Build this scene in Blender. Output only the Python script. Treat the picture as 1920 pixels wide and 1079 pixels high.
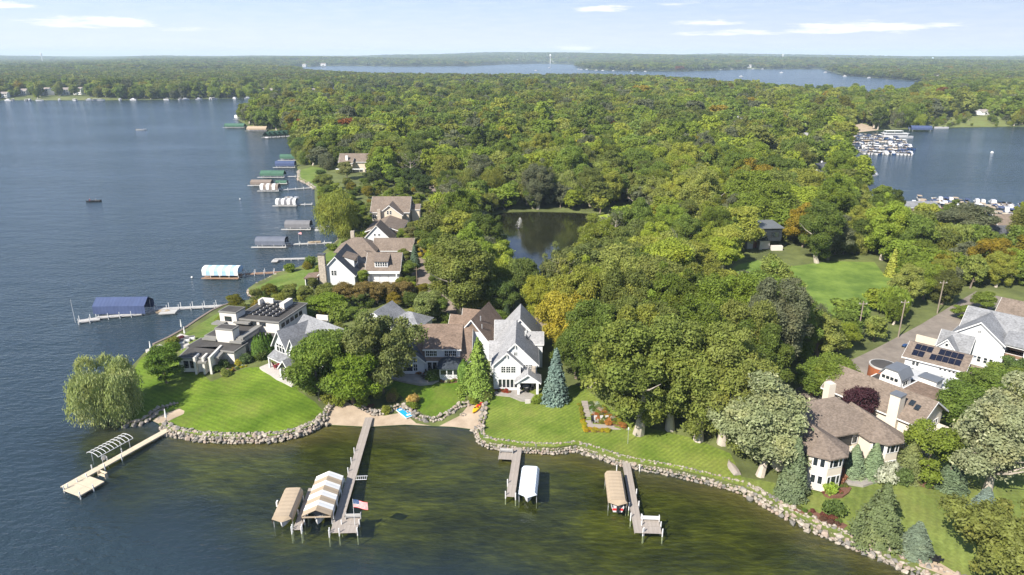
import bpy, bmesh, math, random
import numpy as np
from mathutils import Vector, Matrix
from mathutils.geometry import delaunay_2d_cdt

for o in list(bpy.data.objects): bpy.data.objects.remove(o)
scene = bpy.context.scene
COL = scene.collection
R = math.radians

# ---------------------------------------------------------------- camera, sky, sun, exposure
FPX, CX, CY, CAMH, HORIZON = 1280.0, 960.0, 539.5, 66.0, 104.0
PITCH = math.atan((CY - HORIZON) / FPX)
cam = bpy.data.cameras.new('camera'); cam_o = bpy.data.objects.new('camera', cam); COL.objects.link(cam_o)
cam.sensor_width = 36.0; cam.lens = 36.0 * FPX / 1920.0
cam.clip_start = 0.5; cam.clip_end = 60000.0
cam_o.location = (0, 0, CAMH); cam_o.rotation_euler = (math.pi / 2 - PITCH, 0, 0)
scene.camera = cam_o

SUN_EL, SHADOW_AZ = 41.0, 42.0       # shadows run away from the camera and to the right
sun = bpy.data.lights.new('sun', 'SUN'); sun.energy = 5.0; sun.angle = R(0.53); sun.color = (1.0, 0.935, 0.84)
sun_o = bpy.data.objects.new('sun', sun); COL.objects.link(sun_o)
_d = Vector((math.sin(R(SHADOW_AZ)) * math.cos(R(SUN_EL)), math.cos(R(SHADOW_AZ)) * math.cos(R(SUN_EL)), -math.sin(R(SUN_EL))))
sun_o.rotation_euler = _d.to_track_quat('-Z', 'Y').to_euler(); sun_o.location = (-200, -200, 400)

scene.view_settings.view_transform = 'Standard'; scene.view_settings.look = 'None'
scene.view_settings.gamma = 1.0; scene.view_settings.exposure = 0.95
scene.view_settings.use_curve_mapping = False
scene.render.engine = 'CYCLES'
scene.cycles.use_denoising = True
scene.cycles.max_bounces = 6; scene.cycles.diffuse_bounces = 3; scene.cycles.glossy_bounces = 2
scene.cycles.transmission_bounces = 3; scene.cycles.volume_bounces = 2; scene.cycles.transparent_max_bounces = 8
scene.cycles.caustics_reflective = False; scene.cycles.caustics_refractive = False

world = bpy.data.worlds.new('World'); scene.world = world; world.use_nodes = True
def build_world():
    nt = world.node_tree; nt.nodes.clear(); L = nt.links.new
    def N(t, **k):
        n = nt.nodes.new(t)
        for a, b in k.items(): setattr(n, a, b)
        return n
    def M(op, a, b=None, c=None):
        n = N('ShaderNodeMath', operation=op)
        for i, x in enumerate((a, b, c)):
            if x is None: continue
            if isinstance(x, (int, float)): n.inputs[i].default_value = x
            else: L(x, n.inputs[i])
        return n.outputs[0]
    out = N('ShaderNodeOutputWorld'); bg = N('ShaderNodeBackground'); bg.inputs[1].default_value = 0.062
    sky = N('ShaderNodeTexSky', sky_type='NISHITA', sun_disc=False)
    sky.sun_elevation = R(SUN_EL); sky.sun_rotation = R(180 - SHADOW_AZ)
    sky.altitude = 300; sky.air_density = 1.0; sky.dust_density = 0.1; sky.ozone_density = 1.0
    tc = N('ShaderNodeTexCoord'); sep = N('ShaderNodeSeparateXYZ'); L(tc.outputs['Generated'], sep.inputs[0])
    x, y, z = sep.outputs
    az = M('MULTIPLY', M('ARCTAN2', x, y), 57.2958)          # degrees clockwise from +Y
    el = M('MULTIPLY', M('ARCSINE', z), 57.2958)
    comb = N('ShaderNodeCombineXYZ'); L(M('MULTIPLY', az, 0.13), comb.inputs[0]); L(M('MULTIPLY', el, 1.1), comb.inputs[1])
    nz = N('ShaderNodeTexNoise'); nz.inputs['Scale'].default_value = 3.2; nz.inputs['Detail'].default_value = 7; nz.inputs['Roughness'].default_value = 0.62
    L(comb.outputs[0], nz.inputs['Vector'])
    wob = M('SUBTRACT', nz.outputs[0], 0.5)
    # thin cumulus streaks low over the far shore: (azimuth, elevation, half width, half height, strength)
    streaks = [(-8.0, 4.55, 7.6, .38, 1.0), (-2.2, 4.35, 2.3, .30, .95), (-29.5, 2.05, 4.6, .40, .95), (-35.5, 3.05, 3.3, .27, .8), (-24.3, 1.75, 2.6, .20, .5),
               (7.0, 3.35, 2.6, .24, .95), (25.5, 1.78, 6.2, .42, 1.0), (17.0, 1.55, 4.6, .22, .8), (15.0, 2.3, 3.2, .22, .8), (30, 1.9, 3.0, .2, .6),
               (5.2, .52, 2.2, .24, .75), (35.0, 4.6, 4.5, .30, .7), (-14.0, 3.2, 4.5, .16, .25), (12.5, 3.7, 2.2, .16, .5)]
    acc = None
    for a, e, wa, we, st in streaks:
        da = M('DIVIDE', M('SUBTRACT', az, a), wa * 1.05); de = M('DIVIDE', M('SUBTRACT', el, e), we * 1.35)
        de = M('ADD', de, M('MULTIPLY', M('MAXIMUM', M('MULTIPLY', de, -1.0), 0.0), -0.55))   # flatter base
        r2 = M('ADD', M('MULTIPLY', da, da), M('MULTIPLY', de, de))
        v = M('MULTIPLY', M('SUBTRACT', M('ADD', 1.0, M('MULTIPLY', wob, 3.6)), r2), st)
        acc = v if acc is None else M('MAXIMUM', acc, v)
    cl = N('ShaderNodeMapRange'); cl.interpolation_type = 'SMOOTHSTEP'; L(acc, cl.inputs[0])
    cl.inputs[1].default_value = 0.05; cl.inputs[2].default_value = .9; cl.inputs[4].default_value = 0.97
    # the same fair-weather cloud field goes on above and around
    pl = N('ShaderNodeCombineXYZ'); zz = M('MAXIMUM', z, 0.03)
    L(M('DIVIDE', x, zz), pl.inputs[0]); L(M('DIVIDE', y, zz), pl.inputs[1])
    n2 = N('ShaderNodeTexNoise'); n2.inputs['Scale'].default_value = 0.55; n2.inputs['Detail'].default_value = 6; L(pl.outputs[0], n2.inputs['Vector'])
    c2 = N('ShaderNodeMapRange'); c2.interpolation_type = 'SMOOTHSTEP'; L(n2.outputs[0], c2.inputs[0])
    c2.inputs[1].default_value = 0.58; c2.inputs[2].default_value = 0.75; c2.inputs[4].default_value = 0.7
    up = N('ShaderNodeMapRange'); L(el, up.inputs[0]); up.inputs[1].default_value = 5.0; up.inputs[2].default_value = 9.0
    veil = N('ShaderNodeMapRange'); L(nz.outputs[0], veil.inputs[0]); veil.inputs[1].default_value = .4; veil.inputs[2].default_value = .8; veil.inputs[4].default_value = .22
    tot = M('MAXIMUM', M('MAXIMUM', cl.outputs[0], M('MULTIPLY', c2.outputs[0], up.outputs[0])), veil.outputs[0])
    air = N('ShaderNodeMapRange'); L(M('POWER', 2.718, M('MULTIPLY', M('MAXIMUM', el, 0.0), -.055)), air.inputs[0]); air.inputs[3].default_value = .25; air.inputs[4].default_value = .82
    pale = N('ShaderNodeMix', data_type='RGBA'); L(air.outputs[0], pale.inputs[0]); L(sky.outputs[0], pale.inputs[6])
    hz_ = N('ShaderNodeMapRange'); L(el, hz_.inputs[0]); hz_.inputs[1].default_value = 0.0; hz_.inputs[2].default_value = 7.0
    tone = N('ShaderNodeMix', data_type='RGBA'); L(hz_.outputs[0], tone.inputs[0]); tone.inputs[6].default_value = (6.5, 7.3, 8.9, 1); tone.inputs[7].default_value = (3.4, 4.9, 8.9, 1); L(tone.outputs[2], pale.inputs[7])
    mix = N('ShaderNodeMix', data_type='RGBA'); L(tot, mix.inputs[0]); L(pale.outputs[2], mix.inputs[6]); mix.inputs[7].default_value = (9.2, 9.3, 9.5, 1)
    L(mix.outputs[2], bg.inputs[0]); L(bg.outputs[0], out.inputs[0])
build_world()

# ---------------------------------------------------------------- measuring helpers
def G(px, py, z=0.0):
    """the point at height z that the photograph (1920 x 1079) shows at this pixel"""
    u = (px - CX) / FPX; v = (py - CY) / FPX
    t = (z - CAMH) / (-math.sin(PITCH) - v * math.cos(PITCH))
    return (u * t, (math.cos(PITCH) - v * math.sin(PITCH)) * t)
def GP(pts, z=0.0): return [G(p[0], p[1], z) for p in pts]

_ON = 'first second third fourth fifth sixth seventh eighth ninth tenth eleventh twelfth thirteenth fourteenth fifteenth sixteenth seventeenth eighteenth nineteenth twentieth'.split()
def ordw(i):
    i += 1
    return _ON[i - 1] if i <= 20 else ({2: 'twenty', 3: 'thirty'}[i // 10] + '-' + _ON[i % 10 - 1] if i % 10 else 'thirtieth')
# ---------------------------------------------------------------- mesh and object helpers
def tag(o, label=None, cat=None, group=None, kind=None):
    if label: o['label'] = label
    if cat: o['category'] = cat
    if group: o['group'] = group
    if kind: o['kind'] = kind
    return o
def link(name, data, parent=None, loc=(0, 0, 0), rz=0.0, scale=None):
    o = bpy.data.objects.new(name, data); COL.objects.link(o)
    if parent is not None: o.parent = parent
    o.location = loc
    if rz: o.rotation_euler = (0, 0, rz)
    if scale is not None: o.scale = scale
    return o
def thing(name, label, cat, loc=(0, 0, 0), rz=0.0, group=None):
    o = link(name, None, None, loc, rz); o.empty_display_size = 0.5
    return tag(o, label, cat, group)
def np_mesh(name, v, f, mats=(), smooth=False, mi=None):
    """v (n,3), f (m,k) arrays of one face size"""
    me = bpy.data.meshes.new(name); v = np.asarray(v, np.float32); f = np.asarray(f, np.int32)
    k = f.shape[1]; me.vertices.add(len(v)); me.vertices.foreach_set('co', v.ravel())
    me.loops.add(f.size); me.loops.foreach_set('vertex_index', f.ravel())
    me.polygons.add(len(f)); me.polygons.foreach_set('loop_start', np.arange(0, f.size, k, dtype=np.int32))
    if mi is not None: me.polygons.foreach_set('material_index', np.asarray(mi, np.int32))
    if smooth: me.polygons.foreach_set('use_smooth', np.ones(len(f), bool))
    for m in mats: me.materials.append(m)
    me.update(calc_edges=True); return me
class MB:
    def __init__(s): s.v = []; s.f = []; s.m = []; s.T = None
    def add(s, vs, fs, m=0):
        b = len(s.v)
        if s.T is not None: vs = [tuple(s.T @ Vector(p)) for p in vs]
        s.v += [tuple(p) for p in vs]; s.f += [tuple(b + i for i in q) for q in fs]; s.m += [m] * len(fs); return s
    def box(s, x0, x1, y0, y1, z0, z1, m=0):
        return s.add([(x0, y0, z0), (x1, y0, z0), (x1, y1, z0), (x0, y1, z0), (x0, y0, z1), (x1, y0, z1), (x1, y1, z1), (x0, y1, z1)],
                     [(0, 3, 2, 1), (4, 5, 6, 7), (0, 1, 5, 4), (1, 2, 6, 5), (2, 3, 7, 6), (3, 0, 4, 7)], m)
    def pris(s, a, b, m=0):
        n = len(a)
        return s.add(list(a) + list(b), [tuple(range(n - 1, -1, -1)), tuple(range(n, 2 * n))] + [(i, (i + 1) % n, n + (i + 1) % n, n + i) for i in range(n)], m)
    def py(s, xz, y0, y1, m=0): return s.pris([(x, y0, z) for x, z in xz], [(x, y1, z) for x, z in xz], m)
    def pxx(s, yz, x0, x1, m=0): return s.pris([(x0, y, z) for y, z in yz], [(x1, y, z) for y, z in yz], m)
    def pz(s, xy, z0, z1, m=0): return s.pris([(x, y, z0) for x, y in xy], [(x, y, z1) for x, y in xy], m)
    def cyl(s, p0, p1, r0, r1=None, n=8, m=0):
        r1 = r0 if r1 is None else r1; p0 = Vector(p0); p1 = Vector(p1); d = (p1 - p0).normalized()
        a = d.orthogonal().normalized(); b = d.cross(a)
        A = [p0 + (a * math.cos(2 * math.pi * i / n) + b * math.sin(2 * math.pi * i / n)) * r0 for i in range(n)]
        B = [p1 + (a * math.cos(2 * math.pi * i / n) + b * math.sin(2 * math.pi * i / n)) * r1 for i in range(n)]
        return s.pris(A, B, m)
    def tube(s, pts, r, n=5, m=0):
        for a, b in zip(pts[:-1], pts[1:]): s.cyl(a, b, r, r, n, m)
        return s
    def slab(s, quad, t, m=0):
        """a sheet through 4 points, t thick downwards"""
        return s.pris([(p[0], p[1], p[2] - t) for p in quad], list(quad), m)
    def mesh(s, name, mats):
        me = bpy.data.meshes.new(name); me.from_pydata(s.v, [], s.f)
        mats = mats if isinstance(mats, (list, tuple)) else [mats]
        for m in mats: me.materials.append(m)
        if len(mats) > 1: me.polygons.foreach_set('material_index', np.array(s.m, np.int32))
        bm = bmesh.new(); bm.from_mesh(me); bmesh.ops.recalc_face_normals(bm, faces=bm.faces); bm.to_mesh(me); bm.free()
        return me
    def build(s, name, mats, parent=None, loc=(0, 0, 0), rz=0.0): return link(name, s.mesh(name, mats), parent, loc, rz)

# ---------------------------------------------------------------- materials
MATS = {}
def nodes(m):
    m.use_nodes = True; nt = m.node_tree; nt.nodes.clear(); return nt
def mat(name, col, rough=0.8, var=0.12, scale=0.6, bump=0.0, bscale=8.0, spec=0.3, metal=0.0, col2=None, stretch=(1, 1, 1), coord='Object'):
    m = bpy.data.materials.new(name); nt = nodes(m); L = nt.links.new
    out = nt.nodes.new('ShaderNodeOutputMaterial'); b = nt.nodes.new('ShaderNodeBsdfPrincipled'); L(b.outputs[0], out.inputs[0])
    b.inputs['Roughness'].default_value = rough; b.inputs['Specular IOR Level'].default_value = spec; b.inputs['Metallic'].default_value = metal
    tc = nt.nodes.new('ShaderNodeTexCoord'); mp = nt.nodes.new('ShaderNodeMapping'); mp.inputs['Scale'].default_value = stretch
    L(tc.outputs[coord], mp.inputs[0])
    n = nt.nodes.new('ShaderNodeTexNoise'); n.inputs['Scale'].default_value = scale; n.inputs['Detail'].default_value = 6; n.inputs['Roughness'].default_value = .65
    L(mp.outputs[0], n.inputs['Vector'])
    r = nt.nodes.new('ShaderNodeValToRGB'); L(n.outputs[0], r.inputs[0])
    c = np.array(col); d = np.array(col2) if col2 is not None else c
    lo = np.clip(c * (1 - var), 0, 1); hi = np.clip(d * (1 + var), 0, 1)
    r.color_ramp.elements[0].position = .3; r.color_ramp.elements[0].color = (*lo, 1)
    r.color_ramp.elements[1].position = .7; r.color_ramp.elements[1].color = (*hi, 1)
    L(r.outputs[0], b.inputs['Base Color'])
    if bump:
        n2 = nt.nodes.new('ShaderNodeTexNoise'); n2.inputs['Scale'].default_value = bscale; n2.inputs['Detail'].default_value = 4; L(mp.outputs[0], n2.inputs['Vector'])
        bp = nt.nodes.new('ShaderNodeBump'); bp.inputs['Strength'].default_value = bump; bp.inputs['Distance'].default_value = .1
        L(n2.outputs[0], bp.inputs['Height']); L(bp.outputs[0], b.inputs['Normal'])
    MATS[name] = m; return m
mat('white_paint', (.66, .66, .65), .55, .04, .8); mat('siding_white', (.60, .61, .62), .6, .05, .5, stretch=(.3, .3, 3)); mat('siding_cream', (.60, .54, .45), .7, .05, .4)
mat('siding_grey', (.50, .52, .54), .65, .05, .5, stretch=(.3, .3, 3)); mat('siding_tan', (.55, .48, .38), .7, .06, .5); mat('siding_brown', (.20, .15, .11), .75, .1, .6)
mat('siding_dark', (.022, .028, .035), .6, .15, .6); mat('stucco', (.60, .57, .52), .8, .05, .6, bump=.2)
def shingle(name, col, var=.22):
    m = mat(name, col, .9, var, .45, bump=.5, bscale=5, spec=.15); nt = m.node_tree; L = nt.links.new
    b = nt.nodes['Principled BSDF']; ramp = nt.nodes['Color Ramp']
    n = nt.nodes.new('ShaderNodeTexNoise'); n.inputs['Scale'].default_value = 3.2; n.inputs['Detail'].default_value = 3
    tc = nt.nodes['Texture Coordinate']; mp = nt.nodes.new('ShaderNodeMapping'); mp.inputs['Scale'].default_value = (.7, .7, 2.2); L(tc.outputs['Object'], mp.inputs[0]); L(mp.outputs[0], n.inputs['Vector'])
    mr = nt.nodes.new('ShaderNodeMapRange'); mr.inputs[1].default_value = .3; mr.inputs[2].default_value = .7; mr.inputs[3].default_value = .72; mr.inputs[4].default_value = 1.25; L(n.outputs[0], mr.inputs[0])
    mx = nt.nodes.new('ShaderNodeVectorMath'); mx.operation = 'SCALE'; L(ramp.outputs[0], mx.inputs[0]); L(mr.outputs[0], mx.inputs['Scale']); L(mx.outputs[0], b.inputs['Base Color'])
    return m
shingle('roof_grey', (.20, .205, .215)); shingle('roof_lightgrey', (.285, .285, .29), .12); shingle('roof_brown', (.175, .128, .098)); shingle('roof_taupe', (.175, .14, .113), .16); shingle('roof_dark', (.036, .044, .055)); shingle('roof_slate', (.085, .09, .10))
mat('roof_membrane', (.062, .058, .054), .85, .3, .25); mat('roof_edge', (.20, .195, .18), .7, .1, .5); mat('roof_white', (.40, .41, .42), .6, .1, .5); mat('roof_metal', (.13, .14, .155), .4, .08, .5, spec=.5)
mat('glass', (.018, .024, .03), .06, .3, .5, spec=.8); mat('solar', (.008, .010, .022), .25, .2, 1., spec=.35); mat('frame_dark', (.03, .03, .03), .5, .1)
mat('stone_veneer', (.38, .33, .27), .85, .35, 2.2, bump=.8, bscale=3); mat('rust', (.26, .085, .035), .85, .25, .5); mat('brick_red', (.30, .13, .08), .85, .2, 2)
mat('boulder', (.25, .22, .18), .9, .35, .9, bump=.5, bscale=4, col2=(.34, .30, .25)); mat('boulder_pink', (.30, .24, .195), .9, .2, .9, bump=.5, bscale=4); mat('boulder_grey', (.175, .165, .15), .9, .25, .9, bump=.5, bscale=4)
mat('deck_grey', (.30, .265, .235), .85, .2, .7, stretch=(.4, 4, 1)); mat('deck_tan', (.50, .43, .32), .8, .12, .6); mat('deck_white', (.42, .41, .39), .7, .1, .6); mat('deck_brown', (.27, .17, .11), .8, .2, .6)
mat('canvas_tan', (.37, .295, .21), .85, .07, .4); mat('canvas_white', (.68, .68, .66), .8, .04, .4); mat('canvas_blue', (.052, .075, .155), .8, .12, .4); mat('canvas_sky', (.30, .46, .62), .8, .08, .4); mat('canvas_green', (.055, .125, .085), .8, .15, .4)
mat('canvas_grey', (.155, .155, .165), .8, .12, .4); mat('canvas_pale', (.56, .62, .68), .7, .04, .4); mat('canvas_greyblue', (.115, .13, .165), .75, .12, .4); mat('canvas_brown', (.19, .155, .13), .85, .1, .4)
mat('metal', (.55, .56, .57), .35, .08, 1., metal=.6); mat('plastic_red', (.55, .03, .03), .4, .05); mat('plastic_yellow', (.75, .42, .02), .4, .08); mat('plastic_blue', (.015, .32, .62), .45, .05)
mat('black', (.02, .02, .022), .5, .2); mat('wood_pole', (.24, .20, .16), .9, .2, 1.5, stretch=(2, 2, .3)); mat('bark', (.18, .145, .115), .95, .25, 1.2, stretch=(2, 2, .5), bump=.6, bscale=6); mat('bark_pale', (.42, .37, .31), .95, .2, 1.2, stretch=(2, 2, .5), bump=.5, bscale=6)
mat('patio', (.28, .26, .235), .9, .18, .8, bump=.3, bscale=4); mat('patio_pale', (.44, .415, .38), .85, .08, .8); mat('mulch', (.15, .075, .05), .95, .25, 1.5, bump=.6); mat('furniture_red', (.20, .02, .03), .6, .1); mat('hull_blue', (.03, .07, .18), .4, .1); mat('gelcoat', (.56, .56, .57), .25, .03, spec=.5); mat('skin_tone', (.5, .33, .25), .6, .05)
mat('pipe_white', (.64, .64, .63), .5, .05); mat('tower_blue', (.45, .58, .66), .5, .05); mat('far_wall', (.62, .60, .56), .8, .06); mat('far_roof', (.25, .22, .20), .9, .1)
P = MATS

# ---------------------------------------------------------------- the lie of the land (outlines traced on the ground, in metres)
SHORE = [(0,188,'n'),(60,188.5,'n'),(200,188.5,'n'),(320,187,'n'),(480,184,'n'),(560,182,'n'),(690,181.5,'n'),(800,182.5,'n'),(825,186,'n'),(800,190,'n'),(700,195,'n'),(560,199,'n'),(480,208,'n'),(447,226,'n'),(468,238,'n'),
 (492,245,'n'),(530,251,'n'),(556,262,'n'),(553,285,'n'),(552,305,'n'),(560,322,'w'),(560,338,'w'),(578,347,'w'),(590,356,'n'),(590,372,'n'),(592,392,'n'),(606,405,'n'),(618,428,'n'),(636,446,'w'),(634,456,'w'),(615,472,'w'),(590,492,'w'),
 (560,507,'w'),(520,518,'w'),(480,538,'w'),(466,548,'w'),(470,556,'w'),(486,561,'w'),(470,569,'w'),(440,575,'w'),(420,581,'w'),(400,590,'w'),(375,606,'w'),(345,627,'w'),(318,642,'w'),(290,655,'w'),(268,668,'n'),(248,690,'n'),(225,735,'n'),
 (214,775,'n'),(222,792,'n'),(240,800,'n'),(258,799,'n'),(270,793,'b'),(285,789,'b'),(297,795,'b'),(303,803,'w'),(324,816,'w'),(380,826,'w'),(450,829,'w'),(520,826,'w'),(565,816,'w'),(595,803,'w'),(608,790,'w'),(614,797,'b'),
 (690,801,'b'),(760,797,'b'),(850,801,'b'),(890,806,'b'),(897,816,'w'),(900,830,'w'),(920,839,'w'),(975,846,'w'),(1040,849,'w'),(1080,844,'w'),(1110,853,'w'),(1150,867,'w'),(1200,879,'w'),(1260,889,'w'),(1330,906,'w'),(1390,922,'w'),
 (1430,942,'w'),(1470,967,'w'),(1520,992,'w'),(1580,1017,'w'),(1640,1042,'w'),(1690,1064,'w'),(1740,1082,'w'),(1850,1125,'w'),(2050,1200,'n')]
shore_xy = [G(p[0], p[1]) for p in SHORE]; shore_t = [p[2] for p in SHORE]
_h0 = {'w': 1.15, 'b': 0.06, 'n': 0.45}
LAND = [(-15000, 1500), (-6000, 1250), (-1900, 1120)] + shore_xy + [(120, 30), (300, -40), (2000, -300), (15000, -300), (15000, 15000), (-15000, 15000)]
EAST_LAKE = GP([(1588,252),(1576,275),(1572,300),(1585,328),(1605,350),(1635,372),(1675,390),(1750,404),(1920,420),(2300,450)]) + [(700, 420), (1100, 560), (1000, 660)] + GP([(1920,238),(1760,240),(1640,246)])
FAR_LAKE = GP([(515,129),(560,126),(640,123.5),(760,125),(880,124),(945,121),(1010,119.5),(1075,121),(1085,126),(1105,131),(1200,133.5),(1290,134),(1400,130),(1540,129.5),(1562,136),(1580,141),(1640,146),(1700,150),(1735,153),
 (1740,164),(1715,182),(1660,197),(1560,195),(1500,188),(1400,175),(1300,163),(1240,157),(1100,153),(900,153),(700,150),(600,143),(515,133)])
POND = GP([(893,412),(886,430),(905,462),(928,500),(950,535),(985,560),(1030,572),(1075,562),(1095,520),(1112,470),(1150,432),(1178,406),(1173,396),(1120,402),(1080,399),(1000,397),(940,399)], 1.3)

def inpoly(x, y, poly):
    x = np.asarray(x, float); y = np.asarray(y, float); r = np.zeros(x.shape, bool); n = len(poly)
    for i in range(n):
        x1, y1 = poly[i]; x2, y2 = poly[i - 1]
        if y1 == y2: continue
        c = ((y1 > y) != (y2 > y)) & (x < (x2 - x1) * (y - y1) / (y2 - y1) + x1); r ^= c
    return r
def segdist(x, y, pts, closed=False):
    """distance to a polyline, and the index and share of the nearest place on it"""
    x = np.asarray(x, float); y = np.asarray(y, float); best = np.full(x.shape, 1e18); bi = np.zeros(x.shape, int); bt = np.zeros(x.shape)
    n = len(pts)
    for i in range(n if closed else n - 1):
        ax, ay = pts[i]; bx, by = pts[(i + 1) % n]; dx, dy = bx - ax, by - ay; l2 = dx * dx + dy * dy + 1e-9
        t = np.clip(((x - ax) * dx + (y - ay) * dy) / l2, 0, 1); d = (x - ax - t * dx) ** 2 + (y - ay - t * dy) ** 2
        k = d < best; best = np.where(k, d, best); bi = np.where(k, i, bi); bt = np.where(k, t, bt)
    return np.sqrt(best), bi, bt
_H0 = np.array([_h0[t] for t in shore_t])
def hill(x, y):
    far = np.clip((y - 2600) / 5200, 0, 1)
    return far * (26 + 20 * np.sin(x * .00062 + 1.2) + 13 * np.sin(x * .0017 + y * .0009) + 7 * np.sin(x * .0041 + 2 + y * .002)) + np.clip((y - 7500) / 3000, 0, 1) * 22
def hgt(x, y):
    x = np.atleast_1d(np.asarray(x, float)); y = np.atleast_1d(np.asarray(y, float))
    d, i, t = segdist(x, y, shore_xy)
    h0 = _H0[i] * (1 - t) + _H0[np.minimum(i + 1, len(_H0) - 1)] * t
    slope = np.where(h0 < .4, .075, .06)
    h = np.minimum(h0 + d * slope, 2.2)
    d2, _, _ = segdist(x, y, EAST_LAKE, True); h = np.minimum(h, .5 + d2 * .06)
    d3, _, _ = segdist(x, y, FAR_LAKE, True); h = np.minimum(h, .5 + d3 * .03)
    d4, _, _ = segdist(x, y, POND, True); h = np.minimum(h, 1.45 + d4 * .06)
    hh = hill(x, y); w = np.clip(d3 / 600, 0, 1)
    return np.minimum(h, 2.2) + np.maximum(hh, 0) * w
def hz(x, y): return float(hgt([x], [y])[0])
def GT(px, py):
    """the point of the ground that the photograph shows at this pixel"""
    z = 2.0
    for _ in range(3): x, y = G(px, py, z); z = hz(x, y)
    return x, y, z
def ribbon(pts, w):
    L_, R_ = [], []
    for i, p in enumerate(pts):
        a = np.array(pts[max(i - 1, 0)]); b = np.array(pts[min(i + 1, len(pts) - 1)]); d = (b - a) / (np.linalg.norm(b - a) + 1e-9); n = np.array([-d[1], d[0]]) * w / 2
        L_.append(tuple(np.array(p) + n)); R_.append(tuple(np.array(p) - n))
    return L_ + R_[::-1]
LANE_C = GP([(1130,616),(1000,602),(930,598),(872,592),(832,572),(800,545),(788,520),(795,480),(806,440),(814,400),(822,375),(812,352),(800,335)], 2.2)
STREET_C = GP([(1470,790),(1530,742),(1600,702),(1680,662),(1760,617),(1830,572),(1860,553)], 2.2)
LANE = ribbon(LANE_C, 5.6); STREET = ribbon(STREET_C, 8.0)
def L2(l): return GP(l, 1.7)
REG = {   # name: (outline, label, category)
 'street': (STREET, None), 'lane': (LANE, None),
 'forecourt': (L2([(1690,660),(1735,632),(1790,640),(1800,650),(1740,690),(1640,735),(1600,745),(1560,735)]), None),
 'beach': (L2([(606,788),(614,800),(690,804),(760,800),(850,804),(892,809),(899,790),(902,768),(904,752),(882,747),(862,768),(820,786),(780,780),(755,762),(720,768),(680,760),(650,752),(622,762),(612,775)]), None),
 'beach.cove': (L2([(255,806),(270,793),(300,802),(314,786),(342,768),(344,760),(334,756),(296,767),(268,786)]), None),
 'beach.east': (L2([(1722,1040),(1765,1052),(1805,1075),(1840,1090),(1760,1092),(1728,1072)]), None),
 'beach.marina': (GP([(1585,241),(1592,252),(1612,251),(1645,247),(1645,242),(1615,234)], 1), None),
 'lawn.point': (L2([(344,767),(316,786),(303,806),(326,822),(380,830),(450,832),(520,830),(566,820),(598,806),(610,786),(606,768),(590,752),(560,735),(553,712),(500,690),(462,690),(430,700),(395,712),(380,700),(345,690),(330,668),(318,646),(290,650),(262,664),(246,690),(224,735),(212,775),(222,795),(262,799),(262,784),(292,765),(336,754)]), None),
 'lawn.shore_strip': (L2([(424,578),(398,590),(345,624),(318,641),(330,650),(350,672),(372,650),(396,626),(416,606)]), None),
 'lawn.stripes': (L2([(600,498),(560,506),(520,517),(480,536),(470,548),(486,556),(530,556),(585,546),(590,520)]), None),
 'lawn.bank': (L2([(638,447),(634,456),(615,472),(588,494),(606,504),(640,476),(650,450)]), None),
 'lawn.north': (GP([(560,318),(556,338),(578,349),(610,345),(612,318),(585,312)], 1.7), None),
 'lawn.porch': (L2([(716,722),(745,730),(770,750),(792,764),(815,772),(842,766),(866,752),(876,732),(872,712),(860,710),(820,716),(780,708),(740,712)]), None),
 'lawn.center': (L2([(903,748),(900,790),(896,830),(915,838),(975,846),(1040,849),(1080,845),(1110,854),(1150,868),(1200,880),(1260,890),(1330,907),(1395,924),(1390,890),(1370,850),(1300,822),(1200,800),(1150,772),(1096,732),(1075,725),(1050,750),(1010,735),(1000,730),(925,732)]), None),
 'lawn.mansion': (L2([(1395,924),(1430,943),(1470,968),(1520,993),(1580,1018),(1640,1043),(1690,1065),(1740,1083),(1850,1125),(1960,1130),(1960,800),(1800,760),(1765,800),(1770,850),(1730,880),(1690,905),(1600,915),(1510,915),(1440,900),(1390,890)]), None),
 'meadow': (GP([(1368,508),(1385,496),(1420,488),(1480,500),(1560,490),(1640,492),(1655,512),(1692,540),(1665,570),(1610,596),(1540,612),(1510,592),(1500,548),(1440,532),(1385,540)], 2.2), None),
 'lawn.gable_house': (L2([(1862,690),(1885,672),(1930,660),(1960,700),(1920,760),(1880,740)]), None),
 'far_meadow': (GP([(660,172),(760,167),(800,170),(790,177),(660,178)], 2), None),
 'far_shore_lawn': (GP([(75,187),(150,187.5),(205,186.5),(205,184),(150,182.5),(75,183)], 2), None),
 'reed_bank': (GP([(1740,238),(1800,238),(1900,236),(1890,222),(1800,220),(1750,228)], 1), None),
}
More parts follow.
